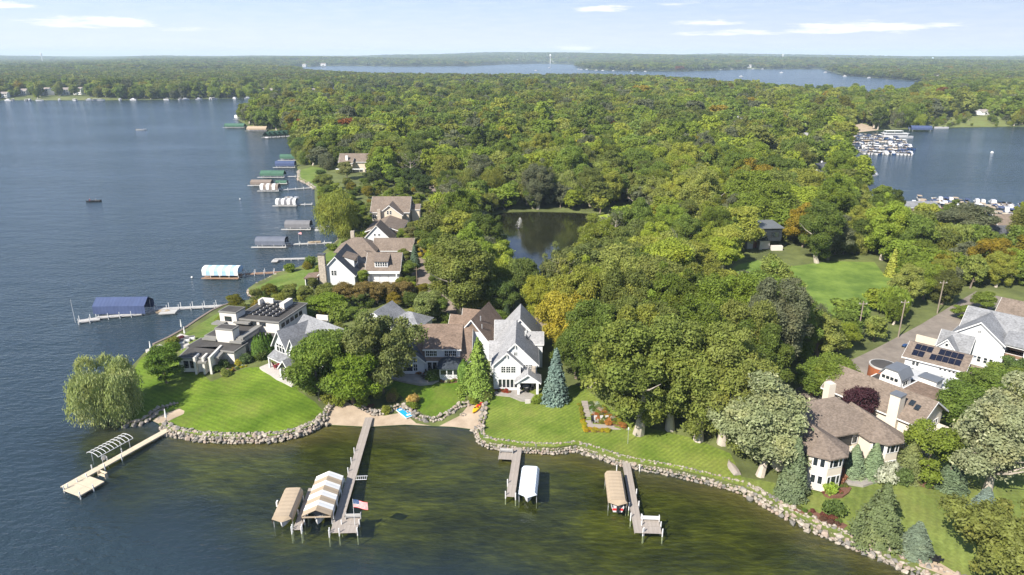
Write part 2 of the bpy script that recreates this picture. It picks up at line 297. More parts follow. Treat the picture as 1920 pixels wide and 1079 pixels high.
def make_land():
    rng = np.random.default_rng(3)
    pts = []; edges = []
    def loop(poly, closed=True, step=None):
        b = len(pts); q = []
        for i, p in enumerate(poly):
            q.append(p); r = poly[(i + 1) % len(poly)]
            if step and (closed or i < len(poly) - 1):
                k = int(math.hypot(r[0] - p[0], r[1] - p[1]) / step)
                q += [(p[0] + (r[0] - p[0]) * j / (k + 1), p[1] + (r[1] - p[1]) * j / (k + 1)) for j in range(1, k + 1)]
        pts.extend(q); n = len(q); edges.extend((b + i, b + (i + 1) % n) for i in range(n if closed else n - 1))
    loop(LAND); loop(EAST_LAKE); loop(FAR_LAKE); loop(POND)
    for nm, (poly, _) in REG.items(): loop(poly, True, 6.0 if nm not in ('far_meadow', 'far_shore_lawn', 'reed_bank') else None)
    con = np.array([(pts[a], pts[b]) for a, b in edges])
    def grid(x0, x1, y0, y1, s, hole=None):
        X, Y = np.meshgrid(np.arange(x0, x1, s), np.arange(y0, y1, s)); X = (X + rng.uniform(-.3, .3, X.shape) * s).ravel(); Y = (Y + rng.uniform(-.3, .3, Y.shape) * s).ravel()
        k = inpoly(X, Y, LAND)
        if hole is not None: k &= ~((X > hole[0]) & (X < hole[1]) & (Y > hole[2]) & (Y < hole[3]))
        X, Y = X[k], Y[k]; d = np.full(X.shape, 1e9)
        for (a, b) in con:
            dx, dy = b - a; l2 = dx * dx + dy * dy + 1e-9; t = np.clip(((X - a[0]) * dx + (Y - a[1]) * dy) / l2, 0, 1)
            d = np.minimum(d, (X - a[0] - t * dx) ** 2 + (Y - a[1] - t * dy) ** 2)
        k = d > (s * .35) ** 2; return list(zip(X[k], Y[k]))
    pts.extend(grid(-130, 150, 40, 330, 5.0)); pts.extend(grid(-700, 700, 20, 1400, 34, (-130, 150, 40, 330))); pts.extend(grid(-9000, 9000, 0, 12000, 300, (-700, 700, 20, 1400)))
    vs, es, fs, *_ = delaunay_2d_cdt([Vector(p) for p in pts], edges, [], 0, 1e-4)
    V = np.array([tuple(v) for v in vs]); Fc = np.array([f[:3] for f in fs]); C = V[Fc].mean(1)
    land = inpoly(C[:, 0], C[:, 1], LAND) & ~inpoly(C[:, 0], C[:, 1], EAST_LAKE) & ~inpoly(C[:, 0], C[:, 1], FAR_LAKE) & ~inpoly(C[:, 0], C[:, 1], POND)
    Fc, C = Fc[land], C[land]; Z = hgt(V[:, 0], V[:, 1]); V3 = np.column_stack([V, Z])
    own = np.full(len(Fc), -1); names = list(REG)
    for i in range(len(names) - 1, -1, -1): own[inpoly(C[:, 0], C[:, 1], REG[names[i]][0])] = i
    def emit(name, faces, m, extra=None):
        u, inv = np.unique(faces, return_inverse=True); v = V3[u]; f = inv.reshape(faces.shape)
        e1 = v[f[:, 1]] - v[f[:, 0]]; e2 = v[f[:, 2]] - v[f[:, 0]]; fl = np.cross(e1, e2)[:, 2] < 0; f[fl] = f[fl][:, ::-1]
        if extra is not None:
            b = len(v); v = np.vstack([v, extra[0]]); f = np.vstack([f, extra[1] + b])
        o = link(name.split('.')[0], np_mesh(name, v, f, [m], True)); return tag(o, kind='structure')
    # banks under the edge of the land
    ed = {}
    for f in Fc:
        for a, b in ((f[0], f[1]), (f[1], f[2]), (f[2], f[0])): k = (min(a, b), max(a, b)); ed[k] = ed.get(k, 0) + 1
    sv, sf = [], []
    for (a, b), n in ed.items():
        if n == 1 and abs(V[a][0]) < 14000 and V[a][1] < 12000:
            k = len(sv); sv += [V3[a], V3[b], (V[b][0], V[b][1], -3.), (V[a][0], V[a][1], -3.)]; sf += [(k, k + 1, k + 2), (k, k + 2, k + 3)]
    emit('ground', Fc[own < 0], GM['forest_floor'], (np.array(sv), np.array(sf)))
    for i, nm in enumerate(names):
        fs_ = Fc[own == i]
        if len(fs_): o = emit(nm, fs_, GM[nm] if nm in GM else GM[nm.split('.')[0]])
GM = {}
GM['forest_floor'] = mat('forest_floor', (.075, .092, .030), .95, .3, .12, col2=(.115, .135, .040), bump=.4, bscale=1.5)
GM['street'] = mat('street_surface', (.17, .145, .122), .92, .16, .22, col2=(.22, .19, .16)); GM['lane'] = mat('lane_surface', (.205, .165, .135), .92, .14, .2, col2=(.26, .21, .17)); GM['forecourt'] = mat('forecourt_surface', (.17, .145, .122), .92, .16, .22, col2=(.225, .19, .16))
GM['beach'] = mat('sand', (.34, .265, .19), .95, .12, .35, col2=(.41, .33, .245), bump=.3, bscale=3); GM['meadow'] = mat('meadow_grass', (.075, .145, .018), .9, .3, .12, col2=(.145, .205, .035), bump=.6, bscale=.6)
GM['far_meadow'] = mat('dry_meadow', (.25, .22, .09), .9, .2, .02); GM['far_shore_lawn'] = mat('shore_lawn', (.085, .13, .035), .9, .35, .05, col2=(.15, .15, .055)); GM['reed_bank'] = mat('reeds', (.20, .19, .05), .9, .3, .08, col2=(.13, .17, .05))
def lawn_mat(name, col, ang, width, amt, col2=None, dry=.35):
    m = mat(name, col, .9, .22, .16, col2=tuple(np.array(col2 or col) * (1.18, 1.02, 1.3)), bump=.25, bscale=4, spec=.2); nt = m.node_tree; L = nt.links.new
    b = nt.nodes['Principled BSDF']; ramp = nt.nodes['Color Ramp']; tc = nt.nodes['Texture Coordinate']
    mp = nt.nodes.new('ShaderNodeMapping'); mp.inputs['Rotation'].default_value = (0, 0, R(ang)); L(tc.outputs['Object'], mp.inputs[0])
    w = nt.nodes.new('ShaderNodeTexWave'); w.inputs['Scale'].default_value = 3.14159 / (10 * width); w.inputs['Distortion'].default_value = .6; w.inputs['Detail Scale'].default_value = .3; L(mp.outputs[0], w.inputs['Vector'])
    mr = nt.nodes.new('ShaderNodeMapRange'); mr.inputs[3].default_value = 1 - amt; mr.inputs[4].default_value = 1 + amt; L(w.outputs[1], mr.inputs[0])
    n = nt.nodes.new('ShaderNodeTexNoise'); n.inputs['Scale'].default_value = 2.2; n.inputs['Detail'].default_value = 4; L(tc.outputs['Object'], n.inputs['Vector'])
    m2 = nt.nodes.new('ShaderNodeMapRange'); m2.inputs[1].default_value = .3; m2.inputs[2].default_value = .7; m2.inputs[3].default_value = .8; m2.inputs[4].default_value = 1.2; L(n.outputs[0], m2.inputs[0])
    mm = nt.nodes.new('ShaderNodeMath'); mm.operation = 'MULTIPLY'; L(mr.outputs[0], mm.inputs[0]); L(m2.outputs[0], mm.inputs[1])
    mx = nt.nodes.new('ShaderNodeVectorMath'); mx.operation = 'SCALE'; L(ramp.outputs[0], mx.inputs[0]); L(mm.outputs[0], mx.inputs['Scale'])
    nd = nt.nodes.new('ShaderNodeTexNoise'); nd.inputs['Scale'].default_value = .11; nd.inputs['Detail'].default_value = 7; nd.inputs['Roughness'].default_value = .68; L(tc.outputs['Object'], nd.inputs['Vector'])
    dr = nt.nodes.new('ShaderNodeMapRange'); dr.inputs[1].default_value = .5; dr.inputs[2].default_value = .72; dr.inputs[4].default_value = dry; L(nd.outputs[0], dr.inputs[0])
    md = nt.nodes.new('ShaderNodeMix'); md.data_type = 'RGBA'; L(dr.outputs[0], md.inputs[0]); L(mx.outputs[0], md.inputs[6]); md.inputs[7].default_value = (.19, .165, .055, 1); L(md.outputs[2], b.inputs['Base Color']); return m
GM['lawn.point'] = lawn_mat('lawn_point', (.078, .145, .008), -62, 1.1, .10, (.095, .165, .012)); GM['lawn.shore_strip'] = GM['lawn.stripes'] = lawn_mat('lawn_green', (.085, .15, .02), 70, 1.3, .12, (.11, .17, .03)); GM['lawn'] = GM['lawn.shore_strip']
GM['lawn.porch'] = lawn_mat('lawn_deep', (.075, .14, .01), 20, 1.2, .05); GM['lawn.center'] = lawn_mat('lawn_mown', (.095, .16, .016), 48, .75, .10, (.125, .18, .026), .4); GM['lawn.mansion'] = lawn_mat('lawn_mansion', (.105, .145, .03), 30, 1.2, .08, (.115, .165, .03), .35)
make_land()

# ---------------------------------------------------------------- water
SHALLOW = GP([(150,830),(250,800),(320,800),(610,780),(900,790),(1400,900),(1740,1079),(1900,1200),(1500,1230),(1150,1120),(800,1075),(600,1060),(440,990),(330,930),(220,890)])
def water_mat():
    m = bpy.data.materials.new('lake_water'); nt = nodes(m); L = nt.links.new
    def N(t, **k):
        n = nt.nodes.new(t)
        for a, b in k.items(): setattr(n, a, b)
        return n
    out = N('ShaderNodeOutputMaterial'); tc = N('ShaderNodeTexCoord')
    at = N('ShaderNodeAttribute', attribute_name='deep')
    def noise(scale, stretch, detail=3, rot=0):
        mp = N('ShaderNodeMapping'); mp.inputs['Scale'].default_value = stretch; mp.inputs['Rotation'].default_value = (0, 0, R(rot)); L(tc.outputs['Object'], mp.inputs[0])
        n = N('ShaderNodeTexNoise'); n.inputs['Scale'].default_value = scale; n.inputs['Detail'].default_value = detail; L(mp.outputs[0], n.inputs['Vector']); return n.outputs[0]
    a = noise(.8, (.55, 1.25, 1), 3, 12); b = noise(.12, (.6, 1.3, 1), 2, 20); c = noise(2.6, (.7, 1.1, 1), 2, -15)
    def M(op, x, y):
        n = N('ShaderNodeMath', operation=op)
        for i, q in enumerate((x, y)):
            if isinstance(q, (int, float)): n.inputs[i].default_value = q
            else: L(q, n.inputs[i])
        return n.outputs[0]
    hgt_ = M('ADD', M('ADD', M('MULTIPLY', a, 1.0), M('MULTIPLY', b, 1.6)), M('MULTIPLY', c, .22))
    amp = N('ShaderNodeMapRange'); L(at.outputs['Fac'], amp.inputs[0]); amp.inputs[3].default_value = .30; amp.inputs[4].default_value = 1.0
    gust = N('ShaderNodeMapRange'); L(noise(.010, (.6, 1.6, 1), 3, 15), gust.inputs[0]); gust.inputs[1].default_value = .3; gust.inputs[2].default_value = .7; gust.inputs[3].default_value = .6; gust.inputs[4].default_value = 1.15
    bp = N('ShaderNodeBump'); bp.inputs['Distance'].default_value = .45; L(M('MULTIPLY', amp.outputs[0], gust.outputs[0]), bp.inputs['Strength']); L(hgt_, bp.inputs['Height'])
    gl = N('ShaderNodeBsdfGlossy'); gl.inputs['Roughness'].default_value = .12; gl.inputs['Color'].default_value = (.92, .96, 1, 1); L(bp.outputs[0], gl.inputs['Normal'])
    df = N('ShaderNodeBsdfDiffuse'); df.inputs['Color'].default_value = (.020, .035, .046, 1); L(bp.outputs[0], df.inputs['Normal'])
    tr = N('ShaderNodeBsdfTransparent'); tr.inputs['Color'].default_value = (.80, .86, .62, 1)
    mx = N('ShaderNodeMixShader'); L(at.outputs['Fac'], mx.inputs[0]); L(tr.outputs[0], mx.inputs[1]); L(df.outputs[0], mx.inputs[2])
    fr = N('ShaderNodeFresnel'); fr.inputs['IOR'].default_value = 1.33; L(bp.outputs[0], fr.inputs['Normal'])
    mz = N('ShaderNodeMixShader'); L(M('MINIMUM', M('MULTIPLY', fr.outputs[0], 1.0), .55), mz.inputs[0]); L(mx.outputs[0], mz.inputs[1]); L(gl.outputs[0], mz.inputs[2])
    L(mz.outputs[0], out.inputs[0]); return m
def make_water():
    xs = np.concatenate([[-15000, -8000, -4000, -2000, -1000, -500, -250], np.arange(-180, 140, 2.5), [160, 220, 320, 500, 900, 2000, 4000, 8000, 15000]])
    ys = np.concatenate([[-600, -200, -60, 0], np.arange(30, 150, 2.5), [165, 190, 230, 300, 500, 900, 1800, 4000, 8000, 14000]])
    X, Y = np.meshgrid(xs, ys); n = len(xs); m = len(ys); v = np.column_stack([X.ravel(), Y.ravel(), np.zeros(n * m)])
    I = np.arange(n * m).reshape(m, n); f = np.stack([I[:-1, :-1], I[:-1, 1:], I[1:, 1:], I[1:, :-1]], -1).reshape(-1, 4)
    me = np_mesh('water', v, f, [water_mat()], True)
    d, _, _ = segdist(v[:, 0], v[:, 1], SHALLOW, True); ins = inpoly(v[:, 0], v[:, 1], SHALLOW)
    sd = np.where(ins, d, -d) + 2.5 * np.sin(v[:, 0] * .13) * np.cos(v[:, 1] * .17) + 1.5 * np.sin(v[:, 0] * .31 + v[:, 1] * .23)
    t = np.clip((10 - sd) / 22, 0, 1); deep = .06 + .94 * t * t * (3 - 2 * t)
    a = me.attributes.new('deep', 'FLOAT', 'POINT'); a.data.foreach_set('value', deep.astype(np.float32))
    tag(link('lake_water', me), kind='structure')
    # the bed of the bay, with weed
    xs = np.arange(-150, 130, 3.0); ys = np.arange(5, 150, 3.0); X, Y = np.meshgrid(xs, ys); n, m = len(xs), len(ys)
    d, _, _ = segdist(X.ravel(), Y.ravel(), shore_xy); lnd = inpoly(X.ravel(), Y.ravel(), LAND)
    z = np.where(lnd, -.25, -.22 - np.minimum(d * .06, 1.7)); v = np.column_stack([X.ravel(), Y.ravel(), z]); I = np.arange(n * m).reshape(m, n)
    f = np.stack([I[:-1, :-1], I[:-1, 1:], I[1:, 1:], I[1:, :-1]], -1).reshape(-1, 4)
    b = mat('weedy_lake_bed', (.034, .038, .009), .95, .2, .09, col2=(.098, .098, .017), stretch=(.8, 1.5, 1), bump=.3, bscale=1.2)
    nt = b.node_tree; L = nt.links.new; ramp = nt.nodes['Color Ramp']; ramp.color_ramp.elements[0].position = .36; ramp.color_ramp.elements[1].position = .62
    e = ramp.color_ramp.elements.new(.5); e.color = (.066, .069, .013, 1)
    n2 = nt.nodes.new('ShaderNodeTexNoise'); n2.inputs['Scale'].default_value = .9; n2.inputs['Detail'].default_value = 6; mp = nt.nodes.new('ShaderNodeMapping'); mp.inputs['Scale'].default_value = (.45, 1.8, 1); mp.inputs['Rotation'].default_value = (0, 0, R(-14))
    L(nt.nodes['Texture Coordinate'].outputs['Object'], mp.inputs[0]); L(mp.outputs[0], n2.inputs['Vector'])
    mr = nt.nodes.new('ShaderNodeMapRange'); mr.inputs[1].default_value = .3; mr.inputs[2].default_value = .7; mr.inputs[3].default_value = .58; mr.inputs[4].default_value = 1.42; L(n2.outputs[0], mr.inputs[0])
    mx = nt.nodes.new('ShaderNodeVectorMath'); mx.operation = 'SCALE'; L(ramp.outputs[0], mx.inputs[0]); L(mr.outputs[0], mx.inputs['Scale'])
    # pale sand and pebbles where it is ankle deep
    at = nt.nodes.new('ShaderNodeAttribute'); at.attribute_name = 'sand'; mc = nt.nodes.new('ShaderNodeMix'); mc.data_type = 'RGBA'; L(at.outputs['Fac'], mc.inputs[0]); L(mx.outputs[0], mc.inputs[6]); mc.inputs[7].default_value = (.26, .19, .09, 1)
    L(mc.outputs[2], nt.nodes['Principled BSDF'].inputs['Base Color'])
    me = np_mesh('bed', v, f, [b], True); sandy = np.clip(1 - d / 5.5, 0, 1) * .8; a = me.attributes.new('sand', 'FLOAT', 'POINT'); a.data.foreach_set('value', sandy.astype(np.float32))
    tag(link('lake_bed', me), kind='structure')
    # pond behind the houses
    pm = mat('pond_water', (.016, .017, .008), .09, .5, .05, bump=.06, bscale=1.2, spec=.5)
    me = bpy.data.meshes.new('pond'); me.from_pydata([(x, y, 1.25) for x, y in POND], [], [tuple(range(len(POND)))]); me.materials.append(pm)
    tag(link('pond_water', me), kind='structure')
    duck = GP([(1120,404),(1172,398),(1177,405),(1150,428),(1128,448),(1112,470),(1108,455),(1125,425)], 1.27)
    me = bpy.data.meshes.new('weed'); me.from_pydata([(x, y, 1.262) for x, y in duck], [], [tuple(range(len(duck)))]); me.materials.append(mat('pond_weed', (.20, .27, .02), .9, .25, .15, col2=(.26, .33, .03)))
    tag(link('duckweed_water', me), kind='structure')
make_water()

# ---------------------------------------------------------------- houses
_wc = {}
def win_mesh(w, h, c, r, fm, t=.09):
    k = ('f', w, h, c, r, fm)
    if k not in _wc:
        b = MB(); d0, d1 = -.07, .02
        b.box(-w / 2 - t, -w / 2, d0, d1, -t, h + t); b.box(w / 2, w / 2 + t, d0, d1, -t, h + t); b.box(-w / 2, w / 2, d0, d1, h, h + t); b.box(-w / 2, w / 2, d0, d1, -t, 0)
        for i in range(1, c): x = -w / 2 + w * i / c; b.box(x - .03, x + .03, d0 + .015, d1, 0, h)
        for i in range(1, r): z = h * i / r; b.box(-w / 2, w / 2, d0 + .02, d1 - .005, z - .025, z + .025)
        p = MB().box(-w / 2, w / 2, -.02, .015, 0, h)
        _wc[k] = (b.mesh('window', P[fm]), p.mesh('pane', P['glass']))
    return _wc[k]
class House:
    def __init__(s, name, label, x, y, rot, z=None, cat='house', group=None):
        s.z = hz(x, y) if z is None else z; s.o = thing(name, label, cat, (x, y, s.z), R(rot), group); s.T = None
    def mb(s): b = MB(); b.T = s.T; return b
    def sub(s, x=0, y=0, rot=0): s.T = Matrix.Translation((x, y, 0)) @ Matrix.Rotation(R(rot), 4, 'Z') if (x or y or rot) else None; return s
    def put(s, name, b, m, parent=None): return b.build(name, P[m] if isinstance(m, str) else [P[q] for q in m], parent or s.o)
    def box(s, name, m, *a): return s.put(name, s.mb().box(*a), m)
    def gable(s, x0, x1, y0, y1, ze, zr, ax='y', wall='siding_white', roof='roof_grey', o=.45, trim='white_paint', z0=-.3, t=.22, base=True, oe=None):
        """walls with gable ends and two roof slopes; ax is the way the ridge runs"""
        oe = o if oe is None else oe
        if ax == 'y': c, a0, a1, b0, b1 = (x0 + x1) / 2, x0, x1, y0, y1
        else: c, a0, a1, b0, b1 = (y0 + y1) / 2, y0, y1, x0, x1
        sl = (zr - ze) / (c - a0); pr = lambda b, pts, p, q: b.py(pts, p, q) if ax == 'y' else b.pxx(pts, p, q)
        if base: s.put('wall', pr(s.mb(), [(a0, z0), (a1, z0), (a1, ze - .02), (c, zr - .02), (a0, ze - .02)], b0, b1), wall)
        rf = s.mb()
        for a, sg in ((a0 - oe, 1), (a1 + oe, -1)):
            zo = ze - sl * oe
            pr(rf, [(a, zo + t), (c, zr + t), (c, zr + .01), (a, zo + .01)], b0 - o, b1 + o)
        ro = s.put('roof', rf, roof)
        tr = s.mb()
        for a in (a0 - oe, a1 + oe):
            zo = ze - sl * oe
            for p, q in ((b0 - o - .06, b0 - o - .005), (b1 + o + .005, b1 + o + .06)): pr(tr, [(a, zo + t - .04), (c, zr + t - .04), (c, zr - .14), (a, zo - .14)], p, q)
            e = -.06 if a < c else .06
            pr(tr, [(a + e, zo + t - .05), (a + e, zo - .08), (a + .004 * (1 if e > 0 else -1), zo - .08), (a + .004 * (1 if e > 0 else -1), zo + t - .05)], b0 - o, b1 + o)
        s.put('trim', tr, trim, ro); return ro
    def hip(s, x0, x1, y0, y1, ze, zr, wall='siding_white', roof='roof_grey', o=.5, z0=-.3, rl=None, base=True):
        if base: s.put('wall', s.mb().box(x0, x1, y0, y1, z0, ze - .02), wall)
        X0, X1, Y0, Y1 = x0 - o, x1 + o, y0 - o, y1 + o; w, d = X1 - X0, Y1 - Y0; k = min(w, d) / 2 if rl is None else rl; b = s.mb(); t = .2
        if w >= d: r = [(X0 + k, (Y0 + Y1) / 2, zr), (X1 - k, (Y0 + Y1) / 2, zr)]
        else: r = [((X0 + X1) / 2, Y0 + k, zr), ((X0 + X1) / 2, Y1 - k, zr)]
        v = [(X0, Y0, ze), (X1, Y0, ze), (X1, Y1, ze), (X0, Y1, ze), (X0, Y0, ze - t), (X1, Y0, ze - t), (X1, Y1, ze - t), (X0, Y1, ze - t)] + r
        f = [(0, 1, 9, 8), (2, 3, 8, 9), (1, 2, 9), (3, 0, 8)] if w >= d else [(0, 1, 8), (1, 2, 9, 8), (2, 3, 9), (3, 0, 8, 9)]
        b.add(v, f + [(7, 6, 5, 4), (0, 4, 5, 1), (1, 5, 6, 2), (2, 6, 7, 3), (3, 7, 4, 0)]); return s.put('roof', b, roof)
    def poly_tower(s, cx, cy, r, n, ze, zr, wall, roof, a0=0, o=.5, z0=-.3):
        pt = lambda q: [(cx + q * math.cos(a0 + 2 * math.pi * i / n), cy + q * math.sin(a0 + 2 * math.pi * i / n)) for i in range(n)]
        s.put('wall', s.mb().pz(pt(r), z0, ze - .02), wall); b = s.mb(); q = pt(r + o); v = [(x, y, ze) for x, y in q] + [(x, y, ze - .2) for x, y in q] + [(cx, cy, zr)]
        b.add(v, [(i, (i + 1) % n, 2 * n) for i in range(n)] + [(i, (i + 1) % n, n + (i + 1) % n, n + i) for i in range(n)] + [tuple(range(2 * n - 1, n - 1, -1))]); return s.put('roof', b, roof)
    def win(s, x, y, z, w, h, c=2, r=2, face='F', fm='white_paint', name='window'):
        a = {'F': 0, 'L': -math.pi / 2, 'R': math.pi / 2, 'B': math.pi}[face] if isinstance(face, str) else face
        f, p = win_mesh(w, h, c, r, fm); loc = Vector((x, y, z))
        if s.T is not None: loc = s.T @ loc; a += s.T.to_euler().z
        o = link(name, f, s.o, loc, a); link('pane', p, o); return o
    def row(s, xs, y, z, w, h, c=2, r=2, face='F', fm='white_paint'):
        for x in xs: s.win(x, y, z, w, h, c, r, face, fm)
    def post(s, x, y, z0, z1, r=.14, m='white_paint', name='column'): return s.put(name, s.mb().box(x - r, x + r, y - r, y + r, z0, z1), m)
    def flat(s, x0, x1, y0, y1, z0, z1, wall, over=.0, roof='roof_membrane', edge='roof_edge', th=.35):
        s.put('wall', s.mb().box(x0, x1, y0, y1, z0, z1 - th), wall)
        sl = s.put('roof', s.mb().box(x0 - over, x1 + over, y0 - over, y1 + over, z1 - th, z1), edge)
        s.put('membrane', s.mb().box(x0 - over + .25, x1 + over - .25, y0 - over + .25, y1 + over - .25, z1 - .02, z1 + .02), roof, sl)

# pale grey gabled house in the middle
def house_center():
    h = House('gabled_house', 'white house with pale grey gabled roofs facing the centre lawn', .6, 125.3, -1.5)
    h.gable(-4.3, 4.4, 1.0, 13, 5.6, 10.0, 'y', 'siding_white', 'roof_lightgrey'); h.gable(-4.35, 1.15, 0, 6, 5.75, 8.35, 'y', 'siding_white', 'roof_lightgrey')
    h.gable(-5.3, -.2, 5.2, 9.4, 4.8, 7.6, 'x', 'siding_white', 'roof_lightgrey', .35); h.gable(-3.6, 5.3, 13.2, 22, 5.4, 10.4, 'y', 'siding_white', 'roof_lightgrey')
    h.gable(-4.6, 1.5, 14, 18.5, 5.2, 8.8, 'x', 'siding_white', 'roof_lightgrey', .3); h.gable(2, 5.7, 9.2, 12.6, 6.4, 8.3, 'x', 'siding_white', 'roof_lightgrey', .25)
    # porch
    h.gable(.45, 4.85, -1.9, 1.2, 2.9, 4.5, 'y', 'siding_grey', 'roof_lightgrey', .4, base=False, z0=2.6)
    h.put('gable_panel', h.mb().py([(.6, 2.92), (4.7, 2.92), (2.65, 4.35)], -1.85, -1.7), 'siding_grey'); h.put('beam', h.mb().box(.5, 4.8, -1.95, -1.6, 2.6, 2.9), 'white_paint')
    for x in (.75, 4.55): h.post(x, -1.75, -.1, 2.6, .24)
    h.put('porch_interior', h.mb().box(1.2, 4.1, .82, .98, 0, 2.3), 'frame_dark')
    h.put('chimney', h.mb().box(3.35, 4.15, .35, 1.3, -.2, 5.0), 'stone_veneer')
    for x in (-2.35, -1.35, -.35): h.win(x, -.02, 3.95, .82, 1.35, 2, 3)
    for x in (-3.0, -2.2, -1.4, -.6, .2): h.win(x, -.02, .65, .62, 1.8, 1, 1)
    for x in (1.75, 2.45, 3.15): h.win(x, .98, 4.1, .56, 1.15, 2, 3)
    h.win(.05, .98, 7.3, .55, .7, 2, 2); h.win(1.5, .98, 2.9 + .3, .6, 1.1, 1, 1)
    for y in (3, 6, 9): h.win(4.42, y, 3.6, .9, 1.3, 2, 2, 'R')
    for gx, gy, gz, w in ((-1.6, -.03, 6.95, 2.2), (.05, .97, 8.5, 2.6)):
        h.put('gable_panel', h.mb().py([(gx - w / 2, gz), (gx + w / 2, gz), (gx, gz + w * .47)], gy - .05, gy + .02), 'siding_grey'); h.put('bracket', h.mb().box(gx - .07, gx + .07, gy - .45, gy - .3, gz + w * .2, gz + w * .47), 'white_paint')
        h.put('gable_trim', h.mb().box(gx - w / 2 - .5, gx + w / 2 + .5, gy - .07, gy, gz - .14, gz), 'white_paint')
    for x, y, z in ((2.2, 10.5, 9.3), (2.0, 9.0, 9.4)): h.put('vent_pipe', h.mb().cyl((x, y, z - 1.4), (x, y, z), .09), 'white_paint')
    h.put('skylight', h.mb().slab([(2.2, 7.6, 8.42), (2.7, 7.6, 7.92), (2.7, 8.3, 7.92), (2.2, 8.3, 8.42)], .1), 'roof_dark')
    pat = link('patio', None, h.o); b = MB().pz([(-4.2, -.1), (-4.1, -2.0), (-1, -2.6), (1.2, -4.4), (3.8, -5.0), (5.3, -4.2), (5.4, 1), (1, .2)], -.6, .06); b.build('paving', P['patio'], pat); MB().box(2.1, 3.2, -5.3, -4.75, -.2, .5).build('planter_wall', P['patio_pale'], pat)
    for i, x in enumerate((2.0, 2.6, 3.2)): h.put('chair_seat', h.mb().box(x - .2, x + .2, -.6, -.2, .35, .8), 'black')
    return h
house_center()

# brown roofed house with screened porch
def house_brown():
    h = House('brown_roof_house', 'grey house with brown shingle roof and white windows behind the tall oak', -15, 133, 0)
    h.gable(-5.8, 6.0, 0, 14, 2.9, 8.0, 'x', 'siding_grey', 'roof_brown', .4, trim='white_paint')
    h.put('dormer_wall', h.mb().box(-3.6, 3.9, .35, 6.5, 2.8, 5.15), 'siding_white'); h.put('dormer_roof', h.mb().slab([(-4.0, -.1, 5.35), (4.25, -.1, 5.35), (4.25, 7.1, 8.35), (-4.0, 7.1, 8.35)], .22), 'roof_brown'); h.put('trim', h.mb().box(-4.0, 4.25, -.16, -.1, 5.05, 5.33), 'white_paint')
    for x in (-3.0, -2.2, -1.4): h.win(x, .33, 3.65, .68, 1.2, 2, 2)
    for x in (1.0, 1.85, 2.7): h.win(x, .33, 3.65, .72, 1.2, 2, 2)
    h.gable(-10.2, -3.6, -.9, 8, 3.0, 5.9, 'y', 'siding_grey', 'roof_slate', .4)
    for x, z, w, hh in ((-8.6, .8, .7, 1.6), (-7.1, .7, 1.9, 1.6), (-5.55, .8, .8, 1.5), (-6.7, 2.75, .7, 1.1), (-5.5, 2.75, .7, .7)): h.win(x, -.92, z, w, hh, 2 if w < 1.5 else 1, 2 if w < 1.5 else 1)
    for x in (-2.6, -1.55): h.win(x, -.02, .35, .85, 2.0, 1, 1, name='door')
    # screened porch
    h.hip(-.2, 4.1, -3.6, .2, 2.75, 4.5, 'siding_white', 'roof_dark', .5, base=False)
    h.put('porch_base', h.mb().box(-.1, 4.0, -3.5, .2, -.3, .35), 'white_paint')
    for x in (-.05, 1.35, 2.65, 3.98): h.post(x, -3.5, .35, 2.6, .11)
    h.post(3.98, -1.6, .35, 2.6, .11); h.put('beam', h.mb().box(-.15, 4.1, -3.62, -3.4, 2.2, 2.58), 'white_paint')
    for x0, x1 in ((.06, 1.24), (1.46, 2.54), (2.76, 3.87)):
        h.put('screen', h.mb().box(x0, x1, -3.46, -3.44, 1.1, 2.2), 'glass'); pn = h.put('rail_panel', h.mb().box(x0, x1, -3.56, -3.48, .35, 1.05), 'white_paint')
        for q in (.27, .73):
            cx = x0 + (x1 - x0) * q; b = MB(); pts = [(cx + .2 * math.cos(a), -3.58, .7 + .2 * math.sin(a)) for a in np.linspace(0, 6.283, 11)]; b.tube(pts, .035, 4); b.build('ring', P['frame_dark'], pn)
    h.put('side_screen', h.mb().box(3.94, 3.98, -3.3, .1, .5, 2.5), 'glass')
    h.sub(6.2, 6.4, -17); h.gable(-4.2, 4.2, 0, 11, 4.6, 9.6, 'y', 'siding_grey', 'roof_brown', .55); h.put('gable_inset', h.mb().py([(-1.6, 6.9), (1.6, 6.9), (0, 8.8)], -.1, -.03), 'roof_brown'); h.win(2.2, -.02, 3.0, .7, 1.2, 1, 2)
    for x, y, z in ((1.1, 2.6, 9.6), (2.0, .9, 8.4)): h.put('vent_pipe', h.mb().cyl((x, y, z - 1.6), (x, y, z), .12), 'metal')
    h.gable(-7.5, -2, 4, 9.5, 3.4, 7.4, 'x', 'siding_grey', 'roof_brown', .35); h.gable(-5.6, -2, 8, 12, 3.8, 7.9, 'x', 'siding_grey', 'roof_brown', .35); h.sub()
    pat = link('patio', None, h.o); MB().pz([(-10.5, -1.1), (-12, -2.4), (-8, -4.2), (-4, -5.6), (-1.6, -5.2), (-.3, -3.8), (-.3, -.1), (-3.6, -.1)], -.6, .05).build('paving', P['patio'], pat)
house_brown()

